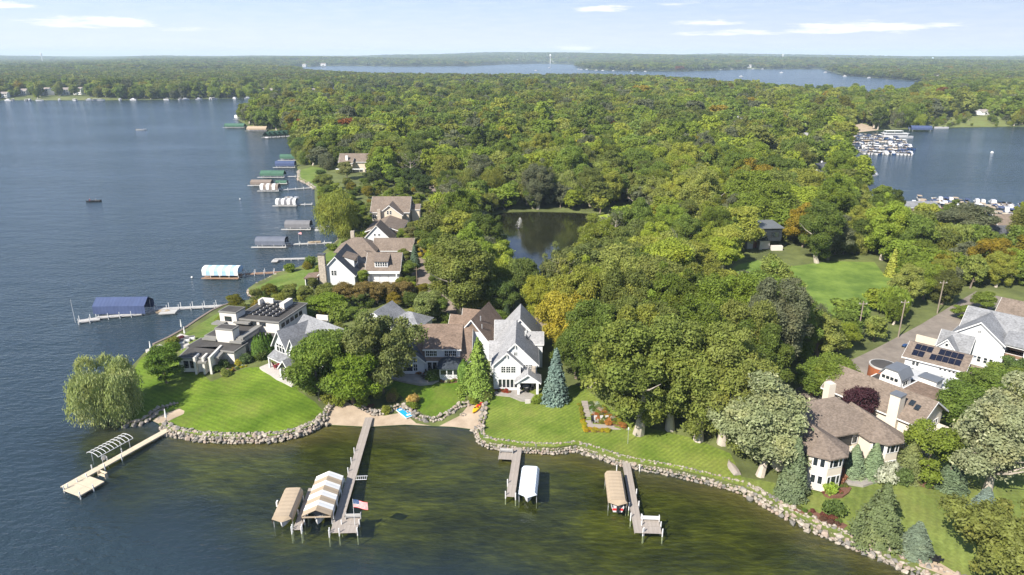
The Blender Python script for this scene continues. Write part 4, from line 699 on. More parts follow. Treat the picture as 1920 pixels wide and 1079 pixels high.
# far shore houses
def far_houses():
    lst = [(5, 183, 18, 6, 'white', 'white house at the far left edge of the far shore'), (37, 179, 26, 7, 'white', 'white far shore house with broad grey roof, second from the left'), (82, 179, 26, 9, 'white', 'three storey white far shore house, third from the left'), (119, 178.5, 22, 9, 'white', 'white far shore house with balconies beside the green slope, fourth from the left'), (146, 178, 20, 9.5, 'white', 'tall white far shore house right of the balcony one'), (211, 176, 11, 6, 'white', 'small white house alone on the far shore slope'), (365, 173, 18, 7, 'tan', 'pale house half hidden in trees on the far shore'), (437, 176, 14, 5, 'white', 'white gabled far shore house left of the wooded point'), (490, 175, 14, 6, 'tan', 'tan house at the far end of the far shore'),
           (508, 178, 16, 8, 'tan', 'cream house behind the tip of the wooded point'), (535, 177, 20, 7, 'white', 'white house with dark gable beyond the wooded point'), (582, 177, 18, 7, 'white', 'white boxy house beyond the wooded point'), (600, 177, 13, 6, 'tan', 'cream gabled house beyond the orange tree'), (622, 177, 18, 8, 'tan', 'pale house with steep roof beyond the orange tree'), (657, 178, 22, 5, 'white', 'low white house by the channel docks'), (710, 178, 14, 6, 'red', 'dark red house on the channel shore'), (721, 178, 12, 6, 'tan', 'tan house beside the dark red one on the channel'), (741, 178, 16, 6, 'white', 'grey white house on the channel shore'), (775, 178, 14, 6, 'tan', 'tan house behind the big willow on the channel'), (793, 178, 14, 6, 'white', 'last white house at the end of the channel'), (832, 176, 26, 4, 'tan', 'long low pale roof in the trees past the channel'), (838, 172, 16, 5, 'red', 'red house in the trees past the channel'), (1770, 152, 40, 9, 'white', 'white house on the far right shore'), (1890, 164, 34, 10, 'white', 'large white house among the far right woods'), (1670, 142, 40, 12, 'tan', 'tan gabled house above the far right lake'), (1636, 141, 26, 10, 'tan', 'brown gabled house above the far right lake'), (1682, 232, 16, 7, 'tan', 'pinkish house in the trees behind the marina beach'), (1848, 216, 16, 4, 'white', 'small white building above the reed bank')]
    for px, py, w, hgt_, c, lb in lst:
        x, y, z = GT(px, py); wall = {'white': 'white_paint', 'tan': 'siding_cream', 'red': 'brick_red'}[c]; w *= .78; h = House('lakeside_house', lb, x, y, random.Random(px).uniform(-25, 25), z, 'house', 'houses on the far shore')
        d = w * .6; h.gable(-w / 2, w / 2, 0, d, hgt_, hgt_ + w * .16, 'x', wall, 'far_roof', .7); h.gable(-w * .4, -w * .02, -d * .3, d * .4, hgt_ * .92, hgt_ + w * .13, 'y', wall, 'far_roof', .5)
        n = max(2, int(w / 6))
        for fl in range(int(hgt_ // 3)):
            for i in range(n): h.win(.03 * w + (i + .5) * w * .46 / n, -.03, 1 + fl * 2.9, w * .3 / n, 1.7, 1, 1, fm='white_paint')
            h.win(-w * .21, -d * .3 - .03, 1 + fl * 2.9, w * .2, 1.7, 1, 1, fm='white_paint')
        s = 150 if y < 1500 else 120; CLEAR_EXTRA.append([(x - w * .85 - s * x / y, y - s), (x + w * .85 - s * x / y, y - s), (x + w * .55, y + d + 4), (x - w * .55, y + d + 4)])
    rr = random.Random(9)
    for i, (px, py) in enumerate([(940, 118.5), (955, 118), (968, 118.2), (1035, 118.6), (1060, 118), (1076, 118.2), (700, 121), (606, 125), (570, 125), (635, 122), (1395, 117), (1450, 119), (1530, 127), (1645, 118), (1690, 117.5), (1405, 128), (1470, 127), (1765, 118), (1745, 122)]):
        x, y = G(px, py, 3); z = hz(x, y); w = rr.uniform(18, 32)
        h = House('distant_building', 'pale building far off on the hazy shore', x, y, rr.uniform(-20, 20), z, 'building', 'distant pale buildings below the horizon'); hh = rr.uniform(7, 12); h.gable(-w / 2, w / 2, 0, 16, hh, hh + 5, 'x', 'white_paint', 'far_roof', .8); h.win(0, -.05, 2, w * .6, hh * .4, 4, 1)
        CLEAR_EXTRA.append([(x - w * .7, y - 420), (x + w * .7, y - 420), (x + w * .7, y + 20), (x - w * .7, y + 20)])
    for px, base, top, hh, lb in [(76, 117, 99, 46, 'water tower on the left horizon'), (1468, 114, 105, 42, 'white water tower above the middle of the far lake'), (1749, 121, 109, 46, 'pale blue legged water tower on the right horizon'), (1032, 110, 102, 44, 'small white water tower over the far lake')]:
        # the tower stands where its tank shows at this pixel
        Y = 5200.0; u = (px - CX) / FPX; v = (top - CY) / FPX; t = Y / (math.cos(PITCH) - v * math.sin(PITCH)); zt = CAMH + (-math.sin(PITCH) - v * math.cos(PITCH)) * t; x = u * t; z = hz(x, Y); H_ = max(zt - z, 40)
        tw = thing('water_tower', lb, 'water tower', (x, Y, z), 0, None); bl = 'tower_blue' if 'blue' in lb else 'white_paint'
        b = MB(); rr_ = [(0, .72), (3, .74), (5.4, .80), (6, .88), (5.4, .95), (3, .99), (.3, 1.0)]
        for (r0, a), (r1, c) in zip(rr_[:-1], rr_[1:]): b.cyl((0, 0, H_ * a), (0, 0, H_ * c), max(r0, .3), r1, 16)
        b.build('tank', P[bl], tw)
        if 'legged' in lb:
            for k in range(6): a = k * math.pi / 3; MB().cyl((6 * math.cos(a), 6 * math.sin(a), -1), (5.2 * math.cos(a), 5.2 * math.sin(a), H_ * .86), .6, .5, 6).build('leg', P[bl], tw)
            MB().cyl((0, 0, -1), (0, 0, H_ * .75), 1.6).build('riser', P[bl], tw)
        else: MB().cyl((0, 0, -1), (0, 0, H_ * .74), 2.4, 1.6, 12).build('stem', P[bl], tw)
far_houses()

# ---------------------------------------------------------------- docks, canopies, boats
def post_mesh(h, m='pipe_white', r=.09):
    k = ('post', h, m, r)
    if k not in _wc: _wc[k] = MB().cyl((0, 0, -1.6), (0, 0, h), r, r, 7).mesh('post', P[m])
    return _wc[k]
def deck(o, a, b, w, m='deck_grey', z=.62, sec=3.0, posts=True, ph=1.35, pm='pipe_white', side=(1, -1), skip=0):
    """a dock run from a to b (local x, y): sections with real gaps, posts in pairs"""
    a = Vector(a); b = Vector(b); d = b - a; L_ = d.length; n = max(1, round(L_ / sec)); ang = math.atan2(d.y, d.x); q = L_ / n
    k = ('deck', round(q, 2), w, m)
    if k not in _wc:
        s = MB(); e = .025; nb = max(2, int(q / .28))
        for i in range(nb): x0 = e + (q - 2 * e) * i / nb; s.box(x0, x0 + (q - 2 * e) / nb - .022, -w / 2, w / 2, -.05, 0)
        s.box(e, q - e, -w / 2 + .02, -w / 2 + .09, -.22, -.052); s.box(e, q - e, w / 2 - .09, w / 2 - .02, -.22, -.052); _wc[k] = s.mesh('deck_section', P[m])
    for i in range(n):
        p = a + d * (i / n); link('deck_section', _wc[k], o, (p.x, p.y, z), ang)
        if posts and i >= skip:
            for sd in side: nn = Vector((-d.y, d.x)) / L_ * (w / 2 + .1) * sd; e_ = a + d * ((i + .9) / n) + nn; link('post', post_mesh(ph, pm), o, (e_.x, e_.y, 0))
def bench(o, x, y, rz, z=.62, w=1.7, m='deck_white'):
    b = link('bench', None, o, (x, y, z), rz); MB().box(-w / 2, w / 2, -.25, .25, .38, .45).build('seat', P[m], b); MB().box(-w / 2, w / 2, .22, .3, .6, 1.0).build('backrest', P[m], b)
    for s in (-1, 1): MB().box(s * w / 2 - .08, s * w / 2 + .0, -.22, .3, 0, .95).build('leg', P[m], b)
def canopy_shape(l, w, z0, z1, style='barrel', skirt=.45):
    """profile across the boat: list of (y, z)"""
    if style == 'barrel': pr = [(-w / 2, z0 - skirt), (-w / 2, z0)] + [(w / 2 * math.sin(t), z0 + (z1 - z0) * math.cos(t)) for t in np.linspace(-1.35, 1.35, 9)] + [(w / 2, z0), (w / 2, z0 - skirt)]
    elif style == 'gable': pr = [(-w / 2, z0 - skirt), (-w / 2, z0), (0, z1), (w / 2, z0), (w / 2, z0 - skirt)]
    else: pr = [(-w / 2, z0 - skirt), (-w / 2, z0), (-w * .38, z1 - .05), (-w * .2, z1), (w * .2, z1), (w * .38, z1 - .05), (w / 2, z0), (w / 2, z0 - skirt)]
    return pr
def canopy(o, x, y, rz, l, w, z0=2.2, z1=3.0, style='barrel', m='canvas_tan', stripes=None, skirt=.45, ends=True, legs=True, leg_m='metal', ns=7):
    """fabric boat canopy on a frame; local x runs along the boat"""
    c = link('canopy', None, o, (x, y, 0), rz); pr = canopy_shape(l, w, z0, z1, style, skirt); n = len(pr)
    cols = stripes or [m]; k = ns if stripes else 1
    for i in range(k):
        x0, x1 = -l / 2 + l * i / k, -l / 2 + l * (i + 1) / k; b = MB()
        ks = max(2, int(round((x1 - x0) / .45))); out = []
        for a_ in range(ks + 1): dip = (a_ % 2) * .03 if 0 < a_ < ks else 0; out += [(x0 + (x1 - x0) * a_ / ks, p * (1 - dip * .45), q - (dip if z0 - .01 <= q else 0)) for p, q in pr]
        inn = [(a, p * .985, q - .05) for a, p, q in out]
        b.add(out, [(r_ * n + j, r_ * n + j + 1, r_ * n + n + j + 1, r_ * n + n + j) for r_ in range(ks) for j in range(n - 1)]); b.add(inn, [(r_ * n + j, r_ * n + n + j, r_ * n + n + j + 1, r_ * n + j + 1) for r_ in range(ks) for j in range(n - 1)])
        b.build('stripe' if stripes else 'cover', P[cols[i % len(cols)]], c)
    if ends:
        for e in (-1, 1):
            b = MB(); xx = e * (l / 2 + .02); top = [(xx, p, q) for p, q in pr[1:-1]]; cen = (xx + e * .25, 0, z0 - skirt * .6); b.add(top + [cen], [(j, j + 1, len(top)) for j in range(len(top) - 1)]); b.build('end_panel', P[cols[-1 if e > 0 and stripes else 0]], c)
    if legs:
        for sx in (-.42, .42):
            for sy in (-.47, .47): link('leg', post_mesh(round(z0 - .05, 2), leg_m, .07), c, (l * sx, w * sy, 0))
        MB().tube([(-l * .42, -w * .47, z0 - skirt - .1), (l * .42, -w * .47, z0 - skirt - .1)], .05).build('side_rail', P[leg_m], c); MB().tube([(-l * .42, w * .47, z0 - skirt - .1), (l * .42, w * .47, z0 - skirt - .1)], .05).build('side_rail', P[leg_m], c)
    return c
def hull_mesh(l, w, h, m, dm='gelcoat'):
    k = ('hull', l, w, h, m, dm)
    if k not in _wc:
        b = MB(); st = [(-.5, .86), (-.2, 1), (.1, 1), (.3, .8), (.42, .45), (.5, .03)]
        v = []
        for s, ww in st: v += [(s * l, -w / 2 * ww, h), (s * l, -w / 2 * ww * .72, 0), (s * l, w / 2 * ww * .72, 0), (s * l, w / 2 * ww, h), (s * l, w / 2 * ww * .84, h - .02), (s * l, -w / 2 * ww * .84, h - .02)]
        f = []; n = 6
        for i in range(len(st) - 1):
            for j, mm in ((0, 0), (1, 0), (2, 0), (3, 0), (5, 0)):
                a = i * n + j; c_ = i * n + (j + 1) % n; f.append((a, c_, c_ + n, a + n))
        f += [(0, 1, 2, 3, 4, 5)]; b.add(v, f)
        # deck forward, cockpit floor behind
        b.add([(x * l, y * w, z) for x, y, z in ((.12, -.41, h - .03), (.3, -.33, h - .02), (.49, 0, h), (.3, .33, h - .02), (.12, .41, h - .03))], [(0, 1, 2, 3, 4)])
        b.add([(x * l, y * w, h * .55) for x, y in ((-.49, -.36), (.12, -.42), (.12, .42), (-.49, .36))], [(0, 1, 2, 3)])
        _wc[k] = b.mesh('hull', P[m])
    return _wc[k]
def boat(name, label, x, y, rz, l=6.0, w=2.3, h=.9, m='gelcoat', group=None, cat='boat', z=.0, ws=True, engine=True, top=None):
    o = thing(name, label, cat, (x, y, z - .2), rz, group); link('hull', hull_mesh(l, w, h, m), o)
    if ws: MB().pris([(l * .1, -w * .38, h - .02), (l * .16, -w * .34, h - .02), (l * .1, -w * .34, h + .45)], [(l * .1, w * .38, h - .02), (l * .16, w * .34, h - .02), (l * .1, w * .34, h + .45)]).build('windshield', P['glass'], o); MB().box(-l * .3, -l * .2, -w * .35, w * .35, h * .55, h + .05).build('seat', P['canvas_tan'], o)
    if engine: MB().box(-l * .56, -l * .5, -.2, .2, h * .2, h + .35).build('engine', P['black'], o)
    if top == 'cabin': MB().pris([(-l * .25, -w * .36, h), (-l * .22, -w * .3, h + 1.3), (l * .08, -w * .28, h + 1.3), (l * .25, -w * .3, h)], [(-l * .25, w * .36, h), (-l * .22, w * .3, h + 1.3), (l * .08, w * .28, h + 1.3), (l * .25, w * .3, h)]).build('cabin', P['gelcoat'], o)
    elif top: MB().box(-l * .4, l * .1, -w * .45, w * .45, h + 1.05, h + 1.15).build('bimini_top', P[top], o); [MB().cyl((l * sx, w * sy, h), (l * sx, w * sy, h + 1.05), .03, .03, 4).build('bimini_pole', P['metal'], o) for sx in (-.38, .08) for sy in (-.42, .42)]
    return o
def flag(name, label, x, y, z, h, fs=(1.0, .6), pm='pipe_white', us=True):
    f = thing(name, label, 'flag', (x, y, z)); MB().cyl((0, 0, -.3), (0, 0, h), .05, .03, 6).build('pole', P[pm], f)
    if fs:
        w, hh = fs; cl = link('cloth', None, f, (0, 0, h - .1), R(-12)); N_ = 13
        def strip(x0, x1, z0, z1, m, nm):
            b = MB(); n = 6; v = []
            for i in range(n + 1): x_ = x0 + (x1 - x0) * i / n; yy = .08 * math.sin(x_ / w * 6); zz = -.12 * x_ / w; v += [(x_, yy, z0 + zz), (x_, yy, z1 + zz), (x_, yy + .012, z0 + zz), (x_, yy + .012, z1 + zz)]
            b.add(v, [(4 * i + a, 4 * i + 4 + a, 4 * i + 5 + a, 4 * i + 1 + a) for i in range(n) for a in (0, 2)]); b.build(nm, P[m], cl)
        for i in range(N_):
            z1 = -hh * i / N_; z0 = -hh * (i + 1) / N_; strip(.42 * w if i < 7 else .03, w, z0, z1, 'plastic_red' if i % 2 == 0 else 'white_paint', 'stripe')
        strip(.03, .42 * w, -hh * 7 / N_, 0, 'hull_blue', 'canton')
        sm = MB()
        for r_ in range(5):
            for c_ in range(6): sx = .03 + .42 * w * (c_ + .6) / 6.4; sz = -hh * .54 * (r_ + .6) / 5.2; sm.box(sx - .012, sx + .012, .07 * math.sin(sx / w * 6) - .03, .07 * math.sin(sx / w * 6) + .05, sz - .024, sz)
        tag(sm.build('star_field', P['white_paint'], cl), kind='stuff')
    return f
def dock(name, label, px, py, px2, py2):
    """a thing whose local x axis runs from the shore end (px,py) to the lake end; returns it, its length and a pixel-to-local map"""
    a = Vector(G(px, py, .6)); b = Vector(G(px2, py2, .6)); d = b - a; rz = math.atan2(d.y, d.x); o = thing(name, label, 'dock', (a.x, a.y, 0), rz)
    def loc(qx, qy, z=.6): p = Vector(G(qx, qy, z)) - a; return Vector((p.x * math.cos(rz) + p.y * math.sin(rz), -p.x * math.sin(rz) + p.y * math.cos(rz)))
    def wld(lx, ly): return (a.x + lx * math.cos(rz) - ly * math.sin(rz), a.y + lx * math.sin(rz) + ly * math.cos(rz))
    return o, d.length, loc, wld, rz

# tan L dock at the point
o, L_, loc, wld, rz = dock('tan_dock', 'long tan dock with an L shaped end platform off the point', 334, 795, 118, 915)
deck(o, (0, 0), (L_, 0), 1.35, 'deck_tan', skip=3, side=(1,)); deck(o, (L_ - 3.9, 2.6), (L_ + .5, 2.6), 3.7, 'deck_tan', sec=2.2, side=(1, -1))
bench(o, L_ - 4.6, 3.2, R(90), m='deck_tan')
for i in (4, 5, 6): link('post', post_mesh(1.3), o, (L_ * i / 8, -.85, 0))
p = wld(L_ * .53, -2.6); lf = thing('boat_lift', 'empty boat lift with bare white hoops beside the tan dock', 'boat lift', (*p, 0), rz)
for i in range(10):
    xx = -3.3 + i * .73; link('hoop', _wc.setdefault('hoop', MB().tube([(0, 1.5 * math.sin(t), 1.75 + .55 * math.cos(t)) for t in np.linspace(-1.45, 1.45, 9)], .045, 5).mesh('hoop', P['pipe_white'])), lf, (xx, 0, 0))
for y in (-1.49, 0, 1.49): MB().tube([(-3.3, y, 1.82 if y else 2.3), (3.27, y, 1.82 if y else 2.3)], .05).build('rail', P['pipe_white'], lf)
for sx in (-2.6, 2.6):
    for sy in (-1.3, 1.3): link('leg', post_mesh(1.8, 'metal', .07), lf, (sx, sy, 0))
link('wheel', MB().cyl((0, -.06, 0), (0, .06, 0), .45, .45, 12).mesh('wheel', P['metal']), lf, (2.4, 1.5, 1.2))

# long grey dock with the striped canopy
o, L_, loc, wld, rz = dock('grey_dock', 'long grey dock from the beach with platform and bench at its end', 692, 783, 628, 1000)
q1 = loc(655, 885); deck(o, (0, 0), (L_, 0), 1.45, 'deck_grey', skip=3, side=(-1,)); deck(o, (L_ - 3.6, 1.9), (L_ + .1, 1.9), 2.4, 'deck_grey', sec=1.85)
bench(o, L_ - 3.2, 2.1, R(-90), w=2.2); link('post', post_mesh(1.3), o, (L_ + .15, -.8, 0))
kp = loc(668, 897); b = link('ladder', None, o, (kp.x, 1.4, .6))
for s in (-.5, .5): MB().tube([(s, -.6, .05), (s, 1.2, .05)], .04).build('rail', P['pipe_white'], b)
for i in range(6): MB().tube([(-.5, -.5 + i * .32, .06), (.5, -.5 + i * .32, .06)], .03).build('rung', P['pipe_white'], b)
c0 = loc(622, 925, 2.0); st = thing('striped_boat_canopy', 'tan and white striped boat canopy beside the long grey dock', 'boat canopy', (*wld(c0.x + .6, -3.0), 0), rz)
canopy(st, 0, 0, 0, 10.0, 4.3, 2.1, 3.1, 'gable', 'canvas_tan', ['canvas_white', 'canvas_tan'], 1.0, False, True, 'pipe_white', 8)
MB().pris([(-5.0, -2.1, 2.1), (-5.0, 2.1, 2.1), (-5.0, 0, 3.1)], [(-4.95, -2.1, 2.1), (-4.95, 2.1, 2.1), (-4.95, 0, 3.1)]).build('gable_panel', P['canvas_tan'], st); MB().pris([(5.0, -2.1, 2.05), (5.0, 2.1, 2.05), (5.0, 2.1, 1.8), (5.0, -2.1, 1.8)], [(5.04, -2.1, 2.05), (5.04, 2.1, 2.05), (5.04, 2.1, 1.8), (5.04, -2.1, 1.8)]).build('valance', P['canvas_tan'], st)
boat('motor_boat', 'white motor boat with red trim under the striped canopy', *wld(c0.x + 1.6, -3.0), rz, 7.2, 2.4, 1.0, z=.5, engine=False)
o2 = thing('finger_dock', 'short grey finger dock between the striped canopy and the tan canopy', 'dock', (*wld(c0.x - 3.5, -5.7), 0), rz); deck(o2, (0, 0), (10.2, 0), 1.2, 'deck_grey'); link('post', post_mesh(1.3), o2, (10.3, -.7, 0)); link('post', post_mesh(1.3), o2, (10.3, .7, 0))
tc_ = thing('tan_boat_canopy', 'rounded tan boat canopy left of the striped one', 'boat canopy', (*wld(c0.x + 2.2, -8.0), 0), rz); canopy(tc_, 0, 0, 0, 6.9, 2.9, 1.8, 2.35, 'soft', 'canvas_tan', skirt=.7)
boat('pontoon_boat', 'boat hanging in the lift under the rounded tan canopy', *wld(c0.x + 2.4, -8.0), rz, 6.6, 2.3, .8, z=.6, ws=False); MB().box(-1, -.4, -1.9, -1.7, 1.1, 1.9).build('hoist_sign', P['white_paint'], tc_)
flag('flag_on_pole', 'striped flag on a white pole at the end of the long grey dock', *wld(L_ - 1.6, 2.6), .6, 4.6, (2.3, 1.35))

# short dock with the pale canopy
o, L_, loc, wld, rz = dock('short_dock', 'short grey dock with side bench off the centre lawn', 973, 829, 957, 932)
deck(o, (0, 0), (L_, 0), 1.4, 'deck_grey', skip=3, side=(-1,)); deck(o, (3.2, -1.9), (5.8, -1.9), 2.4, 'deck_grey', posts=False); bench(o, 3.7, -1.9, R(-90), w=2.2); link('post', post_mesh(1.3), o, (L_ - .1, .8, 0))
c0 = loc(984, 905, 1.5); wc = thing('pale_boat_canopy', 'pale blue white boat canopy beside the short dock', 'boat canopy', (*wld(c0.x, 2.75), 0), rz); canopy(wc, 0, 0, 0, 7.0, 2.9, 1.8, 2.3, 'soft', 'canvas_pale', skirt=.75)
boat('covered_boat', 'boat in the lift under the pale canopy', *wld(c0.x + .2, 2.75), rz, 6.4, 2.2, .8, z=.5, ws=False)
# right dock
o, L_, loc, wld, rz = dock('right_dock', 'narrow grey dock with a white bench platform, rightmost in the bay', 1170, 846, 1198, 1000)
deck(o, (0, 0), (L_, 0), 1.3, 'deck_grey', skip=3, side=(1,)); deck(o, (L_ - 3.2, 2.0), (L_, 2.0), 2.6, 'deck_grey', sec=1.6); bench(o, L_ - 2.9, 2.0, R(-90), w=2.5, m='white_paint'); link('post', post_mesh(1.4), o, (L_ - 3.5, -.8, 0)); link('post', post_mesh(1.4), o, (L_ - 6, -.8, 0))
c0 = loc(1168, 918, 1.6); rc = thing('tan_lift_canopy', 'faded tan boat canopy on the rightmost dock', 'boat canopy', (*wld(c0.x, -2.6), 0), rz); canopy(rc, 0, 0, 0, 7.6, 2.9, 1.85, 2.4, 'soft', 'canvas_tan', skirt=.6)
rb = boat('red_boat', 'boat with red and white stern under the faded tan canopy', *wld(c0.x + .9, -2.6), rz + math.pi, 6.2, 2.2, .8, 'gelcoat', z=.5, ws=False)
MB().box(-3.16, -3.1, -.8, .8, .35, .7).build('stern_panel', P['plastic_red'], rb)
for px, py in ((1156, 885), (1199, 884)): x, y = G(px, py); tag(link('mooring_pole', post_mesh(1.3), None, (x, y, 0)), 'thin white pole in the water ' + ('left' if px < 1180 else 'right') + ' of the rightmost dock', 'pole', 'poles standing in the water')

# lake side docks
o, L_, loc, wld, rz = dock('white_dock', 'long white dock with many posts running to the blue boathouse', 424, 573, 290, 580)
deck(o, (0, 0), (L_, 0), 1.6, 'deck_white', ph=1.9); e = loc(265, 592); deck(o, (L_, -.2), (L_ + 2.4, 2.6), 1.5, 'deck_white', posts=False)
f2 = loc(180, 596); deck(o, (L_ + 2.2, 3.0), (f2.x, f2.y - .2), 1.5, 'deck_white', ph=1.8, side=(1,)); f3 = loc(146, 603); deck(o, (f2.x - 1.2, f2.y + .6), (f3.x, f3.y), 2.2, 'deck_white', ph=1.7); s1 = loc(316, 585); deck(o, (s1.x - 2, 2.6), (s1.x + 2.2, 2.6), 3.0, 'deck_white', posts=False)
bp = G(232, 574, 2.0); bb = thing('blue_boathouse', 'large blue fabric boathouse with gabled roof at the end of the white dock', 'boathouse', (*bp, 0), R(2)); canopy(bb, 0, 0, 0, 13.6, 5.4, 2.9, 4.6, 'gable', 'canvas_blue', skirt=2.2, ends=False, leg_m='pipe_white')
MB().pris([(-6.75, -2.6, .7), (-6.75, 2.6, .7), (-6.75, 2.6, 2.9), (-6.75, 0, 4.5), (-6.75, -2.6, 2.9)], [(-6.72, -2.6, .7), (-6.72, 2.6, .7), (-6.72, 2.6, 2.9), (-6.72, 0, 4.5), (-6.72, -2.6, 2.9)]).build('end_panel', P['canvas_blue'], bb)
x, y = G(141, 603, .6); flag('mast', 'thin white mast on the corner of the white dock', x, y, .6, 6.0, None)
x, y = G(306, 582, .8); boat('dinghy', 'small cream boat tied at the white dock', x, y, R(5), 3.6, 1.6, .6, 'canvas_tan', z=.3, ws=False, engine=False)
o, L_, loc, wld, rz = dock('brown_dock', 'brown plank dock running to the blue and white striped canopy', 548, 509, 458, 514); deck(o, (0, 0), (L_, 0), 1.5, 'deck_brown', ph=1.7)
bp = G(418, 510, 1.8); bb = thing('blue_striped_canopy', 'blue and white striped barrel canopy on brown dock', 'boat canopy', (*bp, 0), R(-1)); canopy(bb, 0, 0, 0, 11.2, 4.6, 2.6, 3.8, 'barrel', 'canvas_white', ['canvas_white', 'canvas_sky'], 1.3, True, False, ns=9)
deck(bb, (-5.7, -2.7), (5.9, -2.7), .9, 'deck_brown', ph=1.2, pm='pipe_white', side=(1,)); MB().box(-5.6, 5.6, -2.4, 2.4, .3, .45).build('lift_bed', P['deck_brown'], bb)
o, L_, loc, wld, rz = dock('plain_dock', 'plain white L shaped dock with nothing on it', 592, 484, 514, 486); deck(o, (0, 0), (L_, 0), 1.4, 'deck_white', posts=False); deck(o, (L_ - 1.8, 1.7), (L_ + .3, 1.7), 3.2, 'deck_white', posts=False, sec=2.4)
for i in range(6): link('post', post_mesh(.5), o, (L_ * (i + .5) / 6, .8, 0))
o, L_, loc, wld, rz = dock('kayak_dock', 'white dock with a yellow kayak leading to the slate barrel canopy', 622, 455, 545, 458); deck(o, (0, 0), (L_, 0), 1.4, 'deck_white', ph=1.2)
p = wld(L_ * .42, 0); boat('yellow_kayak', 'overturned pale yellow boat lying on the dock by the slate canopy', p[0], p[1], rz, 4.6, 1.3, .6, 'canvas_tan', cat='kayak', z=.85, ws=False, engine=False)
x, y = G(561, 457, .6); flag('flag_pole', 'flag on a tall pole beside the slate barrel canopy', x, y, .6, 4.5, (1.4, .8))
def cov(px, py, l, w, z0, z1, m, label, rz=0, stripes=None, style='barrel', ns=7, dm='deck_white', pier=None):
    x, y = G(px, py, 1.5); t = thing('boat_canopy', label, 'boat canopy', (x, y, 0), R(rz), 'boat canopies along the west shore'); canopy(t, 0, 0, 0, l, w, z0, z1, style, m, stripes, 1.3, False, True, 'pipe_white', ns); deck(t, (-l / 2 - 1.2, -w / 2 - .6), (l / 2 + .6, -w / 2 - .6), 1.0, dm, sec=4, ph=1.3, side=(1,)); deck(t, (-l / 2 - 1.2, w / 2 + .6), (l / 2 + .6, w / 2 + .6), 1.0, dm, sec=4, posts=False); MB().box(-l * .4, l * .4, -w * .3, w * .3, .25, 1.0).build('boat_cover', P['gelcoat'], t)
    if pier: e = Vector(G(*pier, .6)); d = e - Vector((x, y)); deck(t, (l / 2 + .6, 0), (d.x * math.cos(R(rz)) + d.y * math.sin(R(rz)), -d.x * math.sin(R(rz)) + d.y * math.cos(R(rz))), 1.3, dm, sec=4, ph=1.2)
    return t
cov(510, 455, 10.8, 4.6, 2.4, 3.7, 'canvas_greyblue', 'slate grey barrel canopy at the end of the dock with the yellow kayak'); cov(560, 423, 10, 4.4, 2.3, 3.6, 'canvas_grey', 'dark grey barrel canopy beside the big yellow green willow', pier=(618, 425)); cov(538, 380, 9.2, 4.6, 2.3, 3.4, 'canvas_white', 'white and grey striped canopy with a boat behind it', 0, ['canvas_white', 'canvas_grey'], pier=(586, 383)); cov(507, 353, 9.2, 4.6, 2.4, 3.8, 'canvas_white', 'white and dark striped canopy beside the brown one', 0, ['canvas_white', 'canvas_brown'], ns=6, pier=(585, 352))
cov(491, 343, 11, 4.6, 2.2, 3.2, 'canvas_brown', 'brown canopy directly behind the striped pair of canopies', style='gable'); cov(512, 328, 13.5, 5.0, 2.6, 4.0, 'canvas_green', 'long green canopy farther out than the north lawn', style='gable', pier=(556, 331)); cov(528, 340, 6, 3, 1.4, 1.9, 'canvas_green', 'small low green canopy near the north lawn'); cov(536, 310, 12, 4.6, 2.6, 4.2, 'canvas_blue', 'dark blue barrel canopy under the shore trees', pier=(562, 313)); cov(545, 297, 13, 4.8, 2.8, 4.2, 'canvas_green', 'green canopy behind the dark blue one'); cov(441, 237, 19, 6, 2.6, 4.2, 'canvas_green', 'low green canopy off the wooded tip', style='gable', pier=(470, 238)); cov(483, 243, 18, 7, 2.8, 4.4, 'canvas_tan', 'long tan canopy by the wooded tip', style='gable'); cov(454, 222, 14, 7, 3, 5, 'canvas_white', 'white barrel canopy at the wooded tip, farthest along the shore')
for i in range(7):
    t = cov(505 + i * 8.6, 255 - i * .5, 12, 5.2, 3.0, 5.2, 'canvas_green', 'green gabled boat shed, ' + ordw(i) + ' from the lake end of the tight row', 78, style='gable'); t['group'] = 'row of green boat sheds'
x, y = G(610, 375, .6); boat('white_runabout', 'white runabout moored by the striped canopies', *G(547, 371, .5), 0, 7, 2.6, 1.0); boat('jet_ski', 'white jet ski on a float beside the dark grey canopy', *G(598, 431, .4), R(8), 3.2, 1.2, .9, ws=False, engine=False); boat('second_jet_ski', 'white jet ski nearest the willow shore', *G(606, 429, .4), R(12), 3.2, 1.2, .9, ws=False, engine=False)

